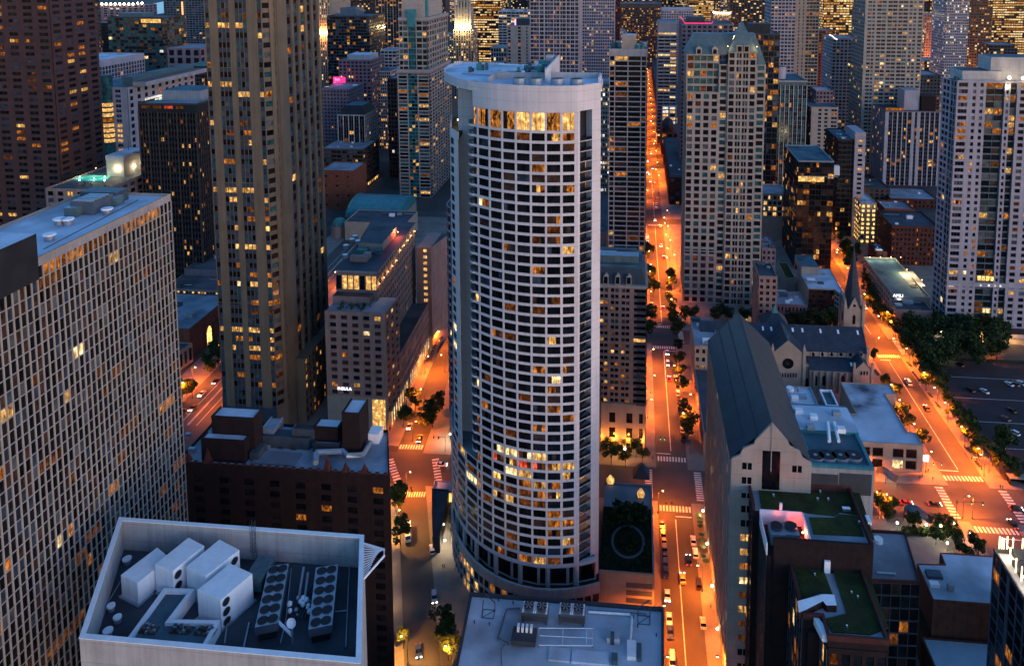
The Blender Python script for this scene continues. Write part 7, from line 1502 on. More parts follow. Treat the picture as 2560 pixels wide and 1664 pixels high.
# broad boulevard seen in the gap on the left
sB = 3.094; cB = lambda x, y, z=0.: P(430+x/sB, 560+y/sB, z)
bl0, bl1 = cB(68, 1395), cB(392, 1068); kb = (bl1[0]-bl0[0])/(bl1[1]-bl0[1]); bx = lambda y: bl0[0]+kb*(y-bl0[1])
BW = 24
sheet('road', [(bx(200), 200), (bx(200)+BW, 200), (bx(620)+BW, 620), (bx(620), 620)], .028, 'asphalt')
slab([(22.4, 60), (122.6, 60), (122.6, 271), (22.4, 271)]); slab([(22.4, 290.5), (122.9, 290.5), (123.4, 394), (22.4, 394)]); slab([(22.4, 410.5), (123.6, 410.5), (124, 588), (22.4, 588)]); slab([(22.4, 602), (124, 602), (124, 760), (22.4, 760)])
slab([(rr(80), 80), (9.8, 60), (9.8, 271), (rr(271), 271)]); slab([(rr(290.5), 290.5), (9.8, 290.5), (9.8, 394), (rr(394), 394)]); slab([(rr(410.5), 410.5), (9.8, 410.5), (9.8, 588), (rr(588), 588)]); slab([(-80, 602), (9.8, 602), (9.8, 760), (-80, 760)])
slab([(138.2, 150), (300, 150), (300, 271), (138.2, 271)]); slab([(138.2, 290.5), (146, 290.5), (146, 394), (138.2, 394)]); slab([(138.2, 410.5), (300, 410.5), (300, 588), (138.2, 588)])
slab([(bx(300)+BW, 300), (rl(294), 294), (rl(588), 588), (bx(588)+BW, 588)]); slab([(bx(292)-14, 296), (bx(296), 296), (bx(580), 580), (bx(580)-14, 580)]); slab([(-190, 80), (rl(80), 80), (rl(271), 271), (-118, 271)])
sheet('parking_lot', [(147, 296), (300, 296), (300, 389), (147, 389)], .03, 'lot'); slab([(146, 290.5), (300, 290.5), (300, 296), (146, 296)]); 
sheet('park_lawn', [(150, 390), (300, 390), (300, 393.5), (150, 393.5)], .16, 'lawn')
sheet('lake', [P(150, 60, 0), P(235, 60, 0), (-5200, 15500), (-7800, 15500)], .5, 'water')
def crosswalk(name, a, b, w, n):
    m = MB(); L = math.hypot(b[0]-a[0], b[1]-a[1]); t = ((b[0]-a[0])/L, (b[1]-a[1])/L); q = (-t[1], t[0])
    for i in range(n):
        s0 = (i+.22)*L/n; s1 = (i+.78)*L/n; f = lambda s, o: (a[0]+t[0]*s+q[0]*o, a[1]+t[1]*s+q[1]*o, .05); m.face([f(s0, -w/2), f(s1, -w/2), f(s1, w/2), f(s0, w/2)], 'paint')
    return m.build(name, None, (0, 0, 0), 'structure')
for y in (267.6, 296.6, 390, 413.8, 585.6): crosswalk('crosswalk', (10.2, y), (22.2, y), 3.0, 10)
for x in (6.6, 26): crosswalk('crosswalk', (x, 272.5), (x, 289.5), 2.8, 13)
for x in (26, ): crosswalk('crosswalk', (x, 395.5), (x, 409.5), 2.8, 10)
for a, b in (((122.8, 295.3), (138.0, 295.9)), ((122.8, 267.4), (138., 267.4)), ((126.5, 391.4), (138.2, 392.2)), ((118.8, 272), (118.8, 290)), ((142.5, 272), (142.5, 290)), ((141.5, 394.5), (141.5, 410))): crosswalk('crosswalk', a, b, 3., 11)
for a, b in (((rl(294)+.4, 294), (rr(294)-.3, 294.5)), ((rl(266)+2, 265.6), (rr(266)-.3, 266.4)), ((-99.4, 286), (-91., 271.4)), ((-80.7, 288), (-75, 272.4))): crosswalk('crosswalk', a, b, 2.8, 9)
m = MB()
for y0, y1, x, w in ((200, 262, 16.1, .14), (302, 386, 16.1, .14), (418, 580, 16.1, .14), (606, 756, 16.1, .14)):
    m.face([(x-w, y0, .05), (x+w, y0, .05), (x+w, y1, .05), (x-w, y1, .05)], 'paint')
for y0, y1 in ((180, 262), (301, 386), (416, 580)):
    x0 = 130.6; m.face([(x0-.14, y0, .05), (x0+.14, y0, .05), (x0+.5, y1, .05), (x0+.3, y1, .05)], 'paint')
for x0, x1, y in ((16.2, 22, 263.6), (10.2, 16, 300), (123, 130.4, 300), (131, 138, 263.4), (127, 132, 387.6), (16.2, 22, 386.4), (10.2, 16, 417)): m.face([(x0, y-.25, .05), (x1, y-.25, .05), (x1, y+.25, .05), (x0, y+.25, .05)], 'paint')
for o in (8, 11.6, 12.2, 16): m.face([(bx(300)+o, 300, .05), (bx(300)+o+.2, 300, .05), (bx(560)+o+.2, 560, .05), (bx(560)+o, 560, .05)], 'paint')
for y in range(298, 392, 19): m.face([(150, y, .05), (262, y, .05), (262, y+.25, .05), (150, y+.25, .05)], 'paint')
m.build('road_marking', None, (0, 0, 0), 'structure')
# ================================================================== place words for labels
def where(x, y):
    if x < -100 and y > 285: return 'boulevard', ('the brick arch store' if y < 400 else 'the lit window strip')
    if x < -40:
        for ym, s in ((205, 'the concrete basin block'), (240, 'the foot of the white tower'), (268, 'the street cafe'), (296, 'the left crossing'), (345, 'the hotel shop window'), (999, 'the hotel awnings')):
            if y < ym: return 'left street', s
    if x < 70:
        for ym, s in ((190, 'the fan roof corner'), (221, 'the fan roof'), (243, 'the podium wall'), (266, 'the roof garden'), (298, 'the near crossing'), (345, 'the mansard tower base'), (389, 'the mansard tower roof'), (416, 'the second crossing'), (470, 'the hipped-roof tower'), (530, 'the black balcony tower'), (610, 'the far crosswalk'), (800, 'the long dark brick row'), (9999, 'the domed brick hall')):
            if y < ym: return 'central avenue', s
    for ym, s in ((262, 'the glass corner tower'), (300, 'the right-hand crossing'), (345, 'the corner store'), (388, 'the cathedral'), (416, 'the church crossing'), (470, 'the parking garage'), (999, 'the terrace block')):
        if y < ym: return ('right avenue' if x < 146 else 'parking lot' if y < 394 else 'park'), s
# ================================================================== street lamps
def lamp_proto():
    o = thing('street_lamp', 'x', 'street lamp', (0, 0, -500)); b = MB(); b.tube([(0, 0, 0), (0, 0, 8.6)], .13, 'steel_d', n=6, r2=.08); b.cyl(0, 0, 0, .8, .24, 'steel_d', n=8); b.build('pole', o)
    b = MB(); b.tube([(0, 0, 8.4), (.5, 0, 9.), (1.5, 0, 9.15)], .07, 'steel_d', n=5); b.build('arm', o)
    b = MB(); b.box(1.2, 2.1, -.22, .22, 9.16, 9.36, 'steel_d'); b.ball(1.65, 0, 9.1, .36, 'bulb', n=8, k=5, sz=.6); b.build('lamp_head', o); return o
LP = lamp_proto(); LAMPS = []; DATA = {}
def light_data(p, col, spot=True):
    k = (p, col)
    if k not in DATA:
        l = bpy.data.lights.new('lamp_light', 'SPOT'); l.color = col; l.energy = p*KL; l.shadow_soft_size = .35; l.spot_size = 2.75; l.spot_blend = .35; DATA[k] = l
    return DATA[k]
NAR = (1., .168, .009); YEL = (1., .40, .07); WHT = (1., .80, .52)
def lamp(x, y, ang, p=5200, col=NAR, yard=False):
    lab = None; st, nm = where(x, y)
    side = {'central avenue': 'left' if x < 16 else 'right', 'right avenue': 'left' if x < 130 else 'right', 'left street': 'left' if x < (rl(y)+rr(y))/2 else 'right'}.get(st)
    lab = ('orange' if col is NAR else 'yellowish')+' street lamp on the '+(side+' kerb of the ' if side else '')+st+' by '+nm.replace('the long dark', 'the')
    r = dup(LP, (x, y, .15), ang, lab, 'lit street lamps')
    lo = bpy.data.objects.new('lamp_light', light_data(p, col)); COL.objects.link(lo); lo.parent = r; lo.location = (1.65, 0, 8.7)
    LAMPS.append((x, y)); return r
def lamp_px(u, v, ang, **k):
    """lamp whose glowing head is seen at photo pixel u,v"""
    x, y = P(u, v, 9.2); lamp(x-1.65*math.cos(ang), y-1.65*math.sin(ang), ang, **k)
pi = math.pi
# right avenue
c3 = lambda x, y: (1700+x/2.763, 550+y/2.763)
for q in ((1565, 885), (1685, 1050), (1757, 1155), (1830, 1258), (1945, 1425)): lamp_px(*c3(*q), pi)
for q in ((1518, 1240), (1617, 1405), (1460, 1135), (1372, 812)): lamp_px(*c3(*q), 0)
lamp_px(2327.9, 1127.5, 0); lamp_px(2452, 1135, pi); lamp_px(2446, 1120, pi); lamp_px(2422, 1238, pi)
c5 = lambda x, y: (1880+x/4.55, 540+y/4.55)
for q in ((965, 410), (1088, 590), (1280, 885)): lamp_px(*c5(*q), 0)
for q in ((1440, 1135), (1585, 1190), (1540, 1090), (1610, 1390)): lamp_px(*c5(*q), pi)
for y in (520, 552, 590, 640): lamp(140.5, y, pi)
# central avenue
c1 = lambda x, y: (1560+x/2.743, 1100+y/2.743); c2 = lambda x, y: (1560+x/2.743, 600+y/2.743); c6 = lambda x, y: (1560+x/3.095, 160+y/3.095)
for q in ((267, 345), (275, 1130), (300, 1480)): lamp_px(*c1(*q), 0)
for q in ((505, 855), (640, 1480)): lamp_px(*c1(*q), pi)
for q in ((190, 1090), (200, 295), (185, 165)): lamp_px(*c2(*q), 0)
for q in ((345, 858), (457, 1055)): lamp_px(*c2(*q), pi)
for q in ((390, 1475), (357, 1360), (337, 1423), (318, 1230), (340, 1253), (336, 1133), (312, 1188), (327, 1318), (248, 815), (232, 618)): lamp_px(*c6(*q), pi)
for q in ((163, 1210), (163, 1262), (163, 1315), (182, 978)): lamp_px(*c6(*q), 0)
for y in (345, 370, 440, 470, 505): lamp(8.6, y, 0)
for y in (315, 430, 462, 495): lamp(23.6, y, pi)
for y in range(680, 1500, 48): lamp(8.4, y, 0, p=9000); lamp(24, y+20, pi, p=9000)
# left street
c7 = lambda x, y: (850+x/2.763, 1104+y/2.763); c8 = lambda x, y: (850+x/2.763, 550+y/2.763)
lamp_px(*c7(485, 205), 0); lamp_px(*c7(425, 1337), pi, p=2600, col=YEL); lamp_px(*c7(730, 1405), pi, p=2600, col=YEL); lamp_px(*c7(410, 468), 0, p=2600, col=YEL)
lamp_px(*c8(560, 1165), pi); lamp_px(*c8(525, 1388), 0); lamp_px(*c8(700, 930), pi)
for y in (352, 378, 404, 436): lamp(rl(y)-1.6, y, 0, p=5200)
# boulevard
for q in ((85, 1225), (180, 1105), (400, 900)): lamp_px(430+q[0]/sB, 560+q[1]/sB, 0, p=5200, col=NAR)
for y in (312, 340, 372, 410, 450): lamp(bx(y)+BW+1.5, y, pi, p=4200)  # unseen far-kerb lamps, added to light the boulevard road
for x, y in ((262, 372), (258, 318), (236, 384)): lamp(x, y, pi, p=5200)
# crossing and plaza
c9 = lambda x, y: (2160+x/5.1575, 1150+y/5.1575)
lamp_px(*c9(1352, 455), 0); lamp_px(*c9(300, 440), pi/2)
for y in (278, 284): lamp(66+(y-278)*4, y-8.5 if y < 280 else 292, pi/2 if y < 280 else -pi/2)
for x in (-40, 60, 90, 170, 200): lamp(x, 269.5, pi/2, p=4600)
for x in (-60, -30, 50, 95, 180): lamp(x, 392.5, pi/2, p=4600)
# short plaza lanterns
def lantern_proto():
    o = thing('plaza_lantern', 'x', 'lantern', (0, 0, -500)); b = MB(); b.tube([(0, 0, 0), (0, 0, 3.4)], .07, 'steel_d', n=6); b.build('post', o); b = MB(); b.ball(0, 0, 3.7, .34, 'bulb_w', n=8, k=5); b.build('globe', o); return o
LT = lantern_proto()
LN = ['plaza lantern by the two round trees at the right-hand crossing', 'plaza lantern among the hedges in the middle of the corner plaza', 'plaza lantern right of the hedge row on the corner plaza', 'plaza lantern beside the tall signal pole on the corner plaza', 'plaza lantern under the small tree by the near crosswalk', 'plaza lantern in the curved plaza path behind the white-roofed hall', 'first park lantern in the dark trees before the pale tower', 'second park lantern in the dark trees before the pale tower', 'small lantern low in the park trees beside the right avenue', 'lantern at the dark park edge by the parking lot', 'lantern in the garden below the floodlit stone base', 'bright lantern in the middle of the mansard tower garden', 'lantern at the right end of the mansard tower garden', 'lantern in the trees before the hipped-roof tower', 'bright lantern left of the slate gable top']
for i, (u, v) in enumerate([c9(430, 810), c9(805, 835), c9(990, 845), c9(1158, 815), c9(1370, 935), c9(1075, 1070), c3(1803, 773), c3(1893, 778), c3(1810, 847), c3(1835, 910), (1535, 1118), (1562, 1122), (1601, 1117), c3(465, 640), c3(260, 733)]):
    x, y = P(u, v, 3.7); r = dup(LT, (x, y, .15), 0, LN[i], 'short lanterns'); lo = bpy.data.objects.new('lamp_light', light_data(170, WHT if i < 10 else YEL)); COL.objects.link(lo); lo.parent = r; lo.location = (0, 0, 3.3)
for o in (LP, LT):
    for ch in list(o.children): bpy.data.objects.remove(ch)
    bpy.data.objects.remove(o)
# ================================================================== trees
def tree_mesh(n, spread, mats, hz=1.):
    b = MB(); cl = [(R.gauss(0, .48)*spread, R.gauss(0, .48)*spread, R.uniform(-.55, .75)*hz, R.uniform(.32, .55)) for _ in range(11)]
    for _ in range(n):
        cx, cy, cz, r = R.choice(cl); a, c = R.uniform(0, 6.2832), R.uniform(-1, 1); q = r*R.uniform(.5, 1.08); h = math.sqrt(1-c*c)
        p = Vector((cx+q*math.cos(a)*h, cy+q*math.sin(a)*h, cz+q*c)); s = R.uniform(.07, .15)
        d = Vector((R.uniform(-1, 1), R.uniform(-1, 1), R.uniform(-.1, 1))).normalized(); t = d.orthogonal().normalized()*s; w = d.cross(t)*.8
        b.face([p-t, p-w, p+t, p+w], R.choice(mats))
    return b
CR = [tree_mesh(1000, .9, ('leaf', 'leaf', 'leaf_dk')) for _ in range(3)]+[tree_mesh(1000, .9, ('leaf_dk', 'leaf_dk', 'leaf')) for _ in range(3)]+[tree_mesh(1000, .9, ('leaf_lamplit', 'leaf', 'leaf_lamplit')) for _ in range(2)]  # last crowns are the lamp-lit copies, lamplight mixed into their leaf colour
CRM = []
for b in CR: o = b.build('crown'); CRM.append(o.data); bpy.data.objects.remove(o)
tb = MB(); tb.tube([(0, 0, 0), (.02, 0, .5), (0, .02, 1.)], .05, 'bark', n=6, r2=.025)
for k in range(5): a = k*1.26; tb.tube([(0, 0, .62), (.22*math.cos(a), .22*math.sin(a), .95), (.42*math.cos(a), .42*math.sin(a), 1.15)], .022, 'bark', n=4, r2=.008)
o = tb.build('trunk'); TRM = o.data; bpy.data.objects.remove(o)
TN = 0
def tree(u, v, r=3.6, kind=0, zc=None, desc=None):
    zc = zc or r*1.25+1.6; x, y = P(u, v, zc); st, nm = where(x, y); col = ('green', 'dark', 'lamp-lit yellowish')[kind]
    t = thing('street_tree', desc or ('%s tree on the %s by %s' % (('small ' if r < 2.8 else 'broad ' if r > 4.4 else '')+col+' leafy', st, nm)), 'tree', (x, y, .1), R.uniform(0, 6.28), 'leafy street trees')
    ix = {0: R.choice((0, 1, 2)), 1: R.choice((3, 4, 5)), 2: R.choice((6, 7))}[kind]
    c = bpy.data.objects.new('crown', CRM[ix]); COL.objects.link(c); c.parent = t; c.location = (0, 0, zc); c.scale = (r*1.0, r*R.uniform(.9, 1.1), r*R.uniform(.85, 1.1))
    k = bpy.data.objects.new('trunk', TRM); COL.objects.link(k); k.parent = t; k.scale = (r*.9, r*.9, zc*.85)
for q in ((313, 228, 3.6, 0), (325, 275, 3.4, 0), (318, 395, 3.2, 1), (330, 460, 3.2, 1), (335, 525, 3.6, 1), (370, 590, 4.4, 1), (372, 720, 2.8, 0), (382, 800, 2.8, 0), (395, 885, 3, 0), (400, 970, 3, 0), (425, 1140, 3.4, 1), (440, 1215, 3.6, 1), (440, 1270, 3.2, 1)): tree(*c2(*q[:2]), *q[2:])
for q in ((165, 55, 5, 1), (185, 215, 4.4, 0), (205, 320, 4.6, 2), (178, 490, 4, 1), (180, 590, 3.6, 1)): tree(*c2(*q[:2]), *q[2:])
cg = lambda x, y: (1480+x/2.578, 600+y/2.578)
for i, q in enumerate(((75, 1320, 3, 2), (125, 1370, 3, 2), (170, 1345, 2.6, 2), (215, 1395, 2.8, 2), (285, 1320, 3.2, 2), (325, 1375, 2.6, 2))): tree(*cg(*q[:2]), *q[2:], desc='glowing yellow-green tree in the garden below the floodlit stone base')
for q in ((265, 400, 4, 2), (255, 450, 3.2, 0), (265, 630, 3.8, 0), (555, 1220, 3.4, 0), (570, 1330, 3.4, 2), (585, 1400, 3, 2), (285, 1345, 2.2, 2)): tree(900+q[0]/2.65, 1080+q[1]/2.65, *q[2:])
ch = lambda x, y: (800+x/2.623, 520+y/2.623)
for q in ((600, 1220, 3, 0), (548, 1355, 3.4, 0), (735, 1320, 5, 1), (690, 1390, 3.6, 0), (625, 1265, 2.6, 0), (770, 1250, 3.4, 1)): tree(*ch(*q[:2]), *q[2:])
cs = lambda x, y: (2100+x/4.42, 850+y/4.42)
for q in ((368, 150, 2.6, 0), (490, 440, 2.8, 0), (610, 540, 3, 0), (690, 765, 3.2, 0), (745, 880, 3, 0), (910, 1060, 3, 0)): tree(*cs(*q[:2]), *q[2:])
for q in ((900, 290, 3, 0), (985, 400, 3, 2), (950, 450, 2.8, 0), (1090, 500, 3, 2), (1160, 560, 3, 0), (1190, 640, 3.2, 2), (1260, 740, 3.2, 0), (1320, 800, 3, 0), (1390, 920, 3.6, 2), (1440, 860, 3.2, 1), (1480, 1000, 3.2, 0), (1420, 1050, 2.8, 2), (1560, 1130, 3.4, 2), (1690, 1250, 3.4, 2), (1760, 1290, 3.2, 0), (1860, 1340, 3.4, 0), (1950, 1390, 3.4, 0), (1020, 250, 3.6, 1), (1080, 330, 3.6, 1), (1150, 420, 3.2, 1), (1850, 1080, 4.6, 0), (1790, 1130, 3.4, 1), (1520, 1220, 3, 0)): tree(*cs(*q[:2]), *q[2:])
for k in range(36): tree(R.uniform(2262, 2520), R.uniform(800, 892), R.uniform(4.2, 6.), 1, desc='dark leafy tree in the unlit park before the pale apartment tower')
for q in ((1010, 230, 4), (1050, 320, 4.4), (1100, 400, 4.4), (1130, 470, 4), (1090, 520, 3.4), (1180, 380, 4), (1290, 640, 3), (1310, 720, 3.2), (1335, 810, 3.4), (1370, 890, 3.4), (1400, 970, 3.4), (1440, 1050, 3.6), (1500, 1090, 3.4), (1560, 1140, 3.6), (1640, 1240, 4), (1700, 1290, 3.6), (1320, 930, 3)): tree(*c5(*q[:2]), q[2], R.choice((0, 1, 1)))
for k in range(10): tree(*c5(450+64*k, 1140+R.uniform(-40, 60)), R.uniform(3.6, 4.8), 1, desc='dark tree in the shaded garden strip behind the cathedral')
for q in ((90, 630), (40, 640), (235, 640), (290, 620), (450, 640), (525, 655), (330, 640)): tree(*c3(*q), 3.6, 1, desc='dark tree at the foot of the hipped-roof tower')
for i, q in enumerate(((225, 555, 3.4, 0), (345, 570, 3.4, 0))): tree(*c9(*q[:2]), *q[2:], desc=['round trimmed tree at the crossing, left of the pair', 'round trimmed tree at the crossing, right of the pair'][i])
for q in ((585, 755, 2.2, 0), (660, 760, 2.2, 0), (935, 790, 2.2, 0), (1045, 785, 2.4, 0), (1140, 830, 2, 0), (930, 985, 2, 2), (1200, 980, 2.2, 0), (1235, 1060, 2.2, 0), (1270, 1130, 2.2, 0), (1340, 1180, 2, 0), (1480, 1110, 2.4, 0), (1395, 1010, 2.2, 1), (330, 690, 2, 0)): tree(*c9(*q[:2]), *q[2:], zc=3.2, desc='clipped green tree in the beds of the corner plaza')
for q in ((330, 945, 4, 1), (275, 1050, 3.6, 0), (355, 1000, 3.6, 0), (110, 1240, 3, 2), (155, 1265, 3, 0), (80, 1300, 2.8, 2), (385, 930, 3.6, 1), (300, 1100, 3, 0)): tree(430+q[0]/sB, 560+q[1]/sB, *q[2:])
b = MB()
for k in range(260):
    u, v = c9(R.uniform(500, 1250), R.uniform(880, 960)); x, y = P(u, v, .6); leafball(b, x, y, .9, .9, 10)
tag(b.build('hedge', None, (0, 0, 0)), 'long clipped hedge across the corner plaza', 'hedge')
# dark planter strips in the right avenue pavements
for i, (p, q) in enumerate((((735, 245), (790, 300)), ((800, 355), (885, 470)), ((970, 590), (1030, 650)), ((1050, 690), (1110, 760)), ((1380, 1190), (1460, 1260)), ((1490, 1340), (1550, 1410)), ((385, 335), (440, 400)))):
    a, e = P(*cs(*p)), P(*cs(*q)); b = MB(); b.prism([(a[0]-.5, a[1]), (a[0]+.5, a[1]), (e[0]+.5, e[1]), (e[0]-.5, e[1])], .151, .5, 'grey_conc', 'soil')
    for k in range(16): f = R.random(); leafball(b, a[0]+(e[0]-a[0])*f, a[1]+(e[1]-a[1])*f, .7, .4, 6)
    st, nm = where(*a); tag(b.build('planter', None, (a[0], a[1], 0)), 'dark planted kerb strip on the right avenue by '+nm+(' on the church side' if i == 6 else ' (%s)' % ('nearer the tower', 'beside the white van', 'past the white van', 'by the red tail lights', 'above the crossing', 'at the crossing corner')[i] if i < 6 else ''), 'planter', 'pavement planters')
# ================================================================== vehicles
def car_proto(kind, col):
    o = thing('car', 'x', 'car', (0, 0, -500)); W2 = .9; paint = 'car_'+col
    prof = {'sedan': [(-2.25, .35), (2.25, .35), (2.3, .62), (2.1, .82), (1., .95), (-1.55, .98), (-2.2, .9), (-2.3, .6)], 'suv': [(-2.3, .4), (2.3, .4), (2.35, .75), (2.15, .98), (1.2, 1.06), (-2.2, 1.08), (-2.32, .7)], 'van': [(-2.7, .4), (2.6, .4), (2.7, .8), (2.4, 1.1), (1.9, 1.25), (-2.65, 1.3), (-2.72, .8)]}[kind]
    cab = {'sedan': ((-1.75, .95), (1.0, .95), (.25, 1.44), (-1.05, 1.44)), 'suv': ((-2.2, 1.06), (1.15, 1.06), (.5, 1.72), (-2.0, 1.72)), 'van': ((-2.6, 1.28), (1.9, 1.24), (1.2, 2.05), (-2.5, 2.1))}[kind]
    b = MB(); n = len(prof); vs = [(-W2, y, z) for y, z in prof]+[(W2, y, z) for y, z in prof]
    b.grid(vs, [tuple(range(n-1, -1, -1)), tuple(range(n, 2*n))]+[(i, (i+1) % n, n+(i+1) % n, n+i) for i in range(n)], paint)
    t = [(x*.80, y, z) for x in (-1, 1) for y, z in (cab[3], cab[2])]; zt = cab[2][1]
    b.face([(-.72, cab[3][0], cab[3][1]+.015), (.72, cab[3][0], cab[3][1]+.015), (.72, cab[2][0], cab[2][1]+.015), (-.72, cab[2][0], cab[2][1]+.015)], paint); b.build('body', o)
    b = MB(); w0, w1 = .86, .70; q = lambda i, s: ((w0 if i < 2 else w1)*s, cab[i][0], cab[i][1])
    vs = [q(i, -1) for i in range(4)]+[q(i, 1) for i in range(4)]
    b.grid(vs, [(3, 2, 1, 0), (4, 5, 6, 7), (1, 2, 6, 5), (0, 4, 7, 3), (3, 7, 6, 2)], paint if kind == 'van' and False else 'gl_black'); b.build('windows', o)
    for sx in (-1, 1):
        for y in ((-1.4, 1.4) if kind != 'van' else (-1.7, 1.7)):
            b = MB(); m = 10; ring = lambda x: [(x, y+.34*math.cos(6.2832*i/m), .34+.34*math.sin(6.2832*i/m)) for i in range(m)]
            a, c = ring(sx*.72), ring(sx*.92); b.grid(a+c, [(i, (i+1) % m, m+(i+1) % m, m+i) for i in range(m)], 'rubber'); b.face(c, 'steel_d'); b.build('wheel', o)
    return o
PROT = {}
HL = MB(); HL.box(-.22, .22, 2.2, 2.36, .58, .82, 'head'); o_ = HL.build('headlight'); HLM = o_.data; bpy.data.objects.remove(o_)
HO = MB(); HO.box(-.2, .2, 2.22, 2.34, .6, .78, 'steel'); o_ = HO.build('headlight'); HOM = o_.data; bpy.data.objects.remove(o_)
TL = MB(); TL.box(-.2, .2, -2.36, -2.22, .62, .84, 'tail'); o_ = TL.build('taillight'); TLM = o_.data; bpy.data.objects.remove(o_)
TO = MB(); TO.box(-.2, .2, -2.35, -2.22, .64, .82, 'car_red'); o_ = TO.build('taillight'); TOM = o_.data; bpy.data.objects.remove(o_)
def car(u, v, col, rz, label, kind='sedan', on=False, z=.05):
    x, y = P(u, v, .7)
    if (kind, col) not in PROT: PROT[kind, col] = car_proto(kind, col)
    nm = {'taxi': 'taxi'}.get(col, 'van' if kind == 'van' else 'car')
    t = dup(PROT[kind, col], (x, y, z), rz, label, 'cars on the streets'); t.name = 'parked_car' if not on else ('taxi' if col == 'taxi' else 'driving_car'); t['category'] = nm
    for sx in (-.62, .62):
        for me, n_ in ((HLM if on else HOM, 'headlight'), (TLM if on else TOM, 'taillight')): l = bpy.data.objects.new(n_, me); COL.objects.link(l); l.parent = t; l.location = (sx, (.35 if kind == 'van' else 0)*(1 if n_ == 'headlight' else -1), .2 if kind == 'van' else 0)
    return t
N, S = 0., pi       # N: heading away from the camera
for i, (x, y, c_, k) in enumerate(((262, 575, 'black', 'sedan'), (268, 610, 'grey', 'sedan'), (270, 652, 'red', 'suv'), (274, 697, 'red', 'sedan'), (279, 750, 'blue', 'suv'), (281, 800, 'black', 'sedan'), (284, 850, 'blue', 'suv'), (288, 905, 'black', 'sedan'))):
    car(*c1(x, y), c_, S, ['black car first in the parked row under the roof garden, nearest the crossing', 'grey car second in the parked row under the roof garden', 'upper of two red cars in the parked row under the roof garden', 'lower of two red cars in the parked row under the roof garden', 'upper dark blue car in the parked row, just below the red cars', 'black car between two dark blue ones in the parked row under the roof garden', 'lower dark blue car in the parked row under the roof garden', 'black car last in the parked row beside the podium wall'][i], k)
car(*c1(297, 1062), 'white', S, 'white car with headlights on leaving the kerb by the podium corner', on=True)
car(*c1(310, 1222), 'white', S, 'white car parked at the left kerb beside the pale fan roof'); car(*c1(316, 1312), 'blue', S, 'dark blue car parked behind a white one beside the fan roof'); car(*c1(332, 1512), 'white', S, 'white van parked at the bottom of the central avenue', 'van')
car(*c1(475, 685), 'white', N, 'white car parked at the right kerb opposite the roof garden, upper of two'); car(*c1(490, 772), 'white', N, 'white car parked at the right kerb opposite the roof garden, lower of two', 'suv'); car(*c1(512, 980), 'black', N, 'black car parked at the right kerb below the yellow taxi', 'suv'); car(*c1(543, 1250), 'silver', N, 'silver car parked at the right kerb near the bottom of the avenue')
car(*c1(443, 820), 'black', N, 'black car with red tail lights driving beside the two white parked cars', on=True); car(*c1(403, 945), 'taxi', N, 'yellow taxi in the middle of the central avenue', on=True)
for q in ((297, 770, 'white', 'sedan', S, 1, 'white car waiting at the second crosswalk'), (300, 845, 'white', 'suv', S, 1, 'white car queued behind another at the second crosswalk'), (310, 950, 'red', 'sedan', N, 1, 'red car driving up the central avenue past a white parked car'), (355, 943, 'white', 'sedan', N, 0, 'white car parked at the right kerb beside the red moving car'), (368, 1000, 'black', 'sedan', N, 0, 'black car parked between two white ones at the right kerb'), (370, 1045, 'white', 'suv', N, 0, 'white car parked below a black one at the right kerb'), (388, 1185, 'black', 'suv', N, 0, 'black car parked under the dark trees by the mansard tower base'), (393, 1235, 'grey', 'sedan', N, 0, 'grey car parked under the dark trees above the near crossing'), (400, 1300, 'silver', 'sedan', N, 0, 'silver car parked under the trees above the near crossing'), (407, 1352, 'black', 'sedan', N, 0, 'black car parked closest above the near crossing on the right'), (268, 465, 'red', 'sedan', N, 1, 'dark red car with tail lights beyond the second crossing'), (302, 362, 'white', 'sedan', N, 0, 'white car parked under the trees beyond the second crossing'), (297, 322, 'grey', 'sedan', N, 0, 'grey car parked just past a white one beyond the second crossing'), (190, 440, 'white', 'sedan', S, 0, 'white car at the left kerb by the dark tree beyond the second crossing'), (253, 35, 'silver', 'sedan', S, 1, 'silver car on the avenue beside the black balcony tower'), (275, 118, 'red', 'sedan', N, 1, 'red car with tail lights beside the black balcony tower')):
    car(*c2(q[0], q[1]), q[2], q[4], q[6], q[3], bool(q[5]))
for i, q in enumerate(((240, 1205, 'white', S), (280, 1252, 'white', N), (182, 1330, 'white', S), (182, 1362, 'silver', S), (287, 1400, 'silver', N), (308, 1495, 'red', N), (248, 1115, 'red', N), (230, 1040, 'red', N), (262, 1038, 'black', N), (250, 1082, 'white', N), (232, 985, 'white', N), (264, 995, 'black', N), (222, 805, 'black', S), (210, 690, 'white', S), (208, 440, 'white', S), (205, 605, 'red', N), (238, 915, 'white', N), (203, 905, 'white', S), (183, 750, 'white', S), (183, 835, 'silver', S), (195, 850, 'white', S), (203, 580, 'red', N), (205, 395, 'red', N))):
    x_, y_ = P(*c6(*q[:2]), .7); st, nm = where(x_, y_); car(*c6(*q[:2]), q[2], q[3], '%s car, %s, far up the central avenue by %s' % (q[2], 'tail lights glowing' if q[3] == N else 'headlights on', nm), on=True)
cr = lambda x, y: (900+x/2.65, 1080+y/2.65); sk = math.atan(-RK)
for q in ((392, 42, 'black', S+sk*.3, 1, 'sedan', 'black car with headlights waiting above the left crossing'), (540, 212, 'white', -pi/2, 1, 'sedan', 'white car turning over the left crossing beside the white tower'), (478, 775, 'white', N+sk, 0, 'suv', 'white car parked at the right kerb of the left street below the cafe'), (492, 1090, 'silver', S+sk, 1, 'suv', 'pale car with lights on beside the curved fence on the left street'), (388, 1445, 'blue', S+sk, 1, 'sedan', 'dark blue car with headlights at the bottom of the left street')): car(*cr(*q[:2]), q[2], q[3], q[6], q[5], bool(q[4]))
car(*ch(585, 1428), 'white', S+.1, 'white car on the left street beside the lit hotel shop window', on=True)
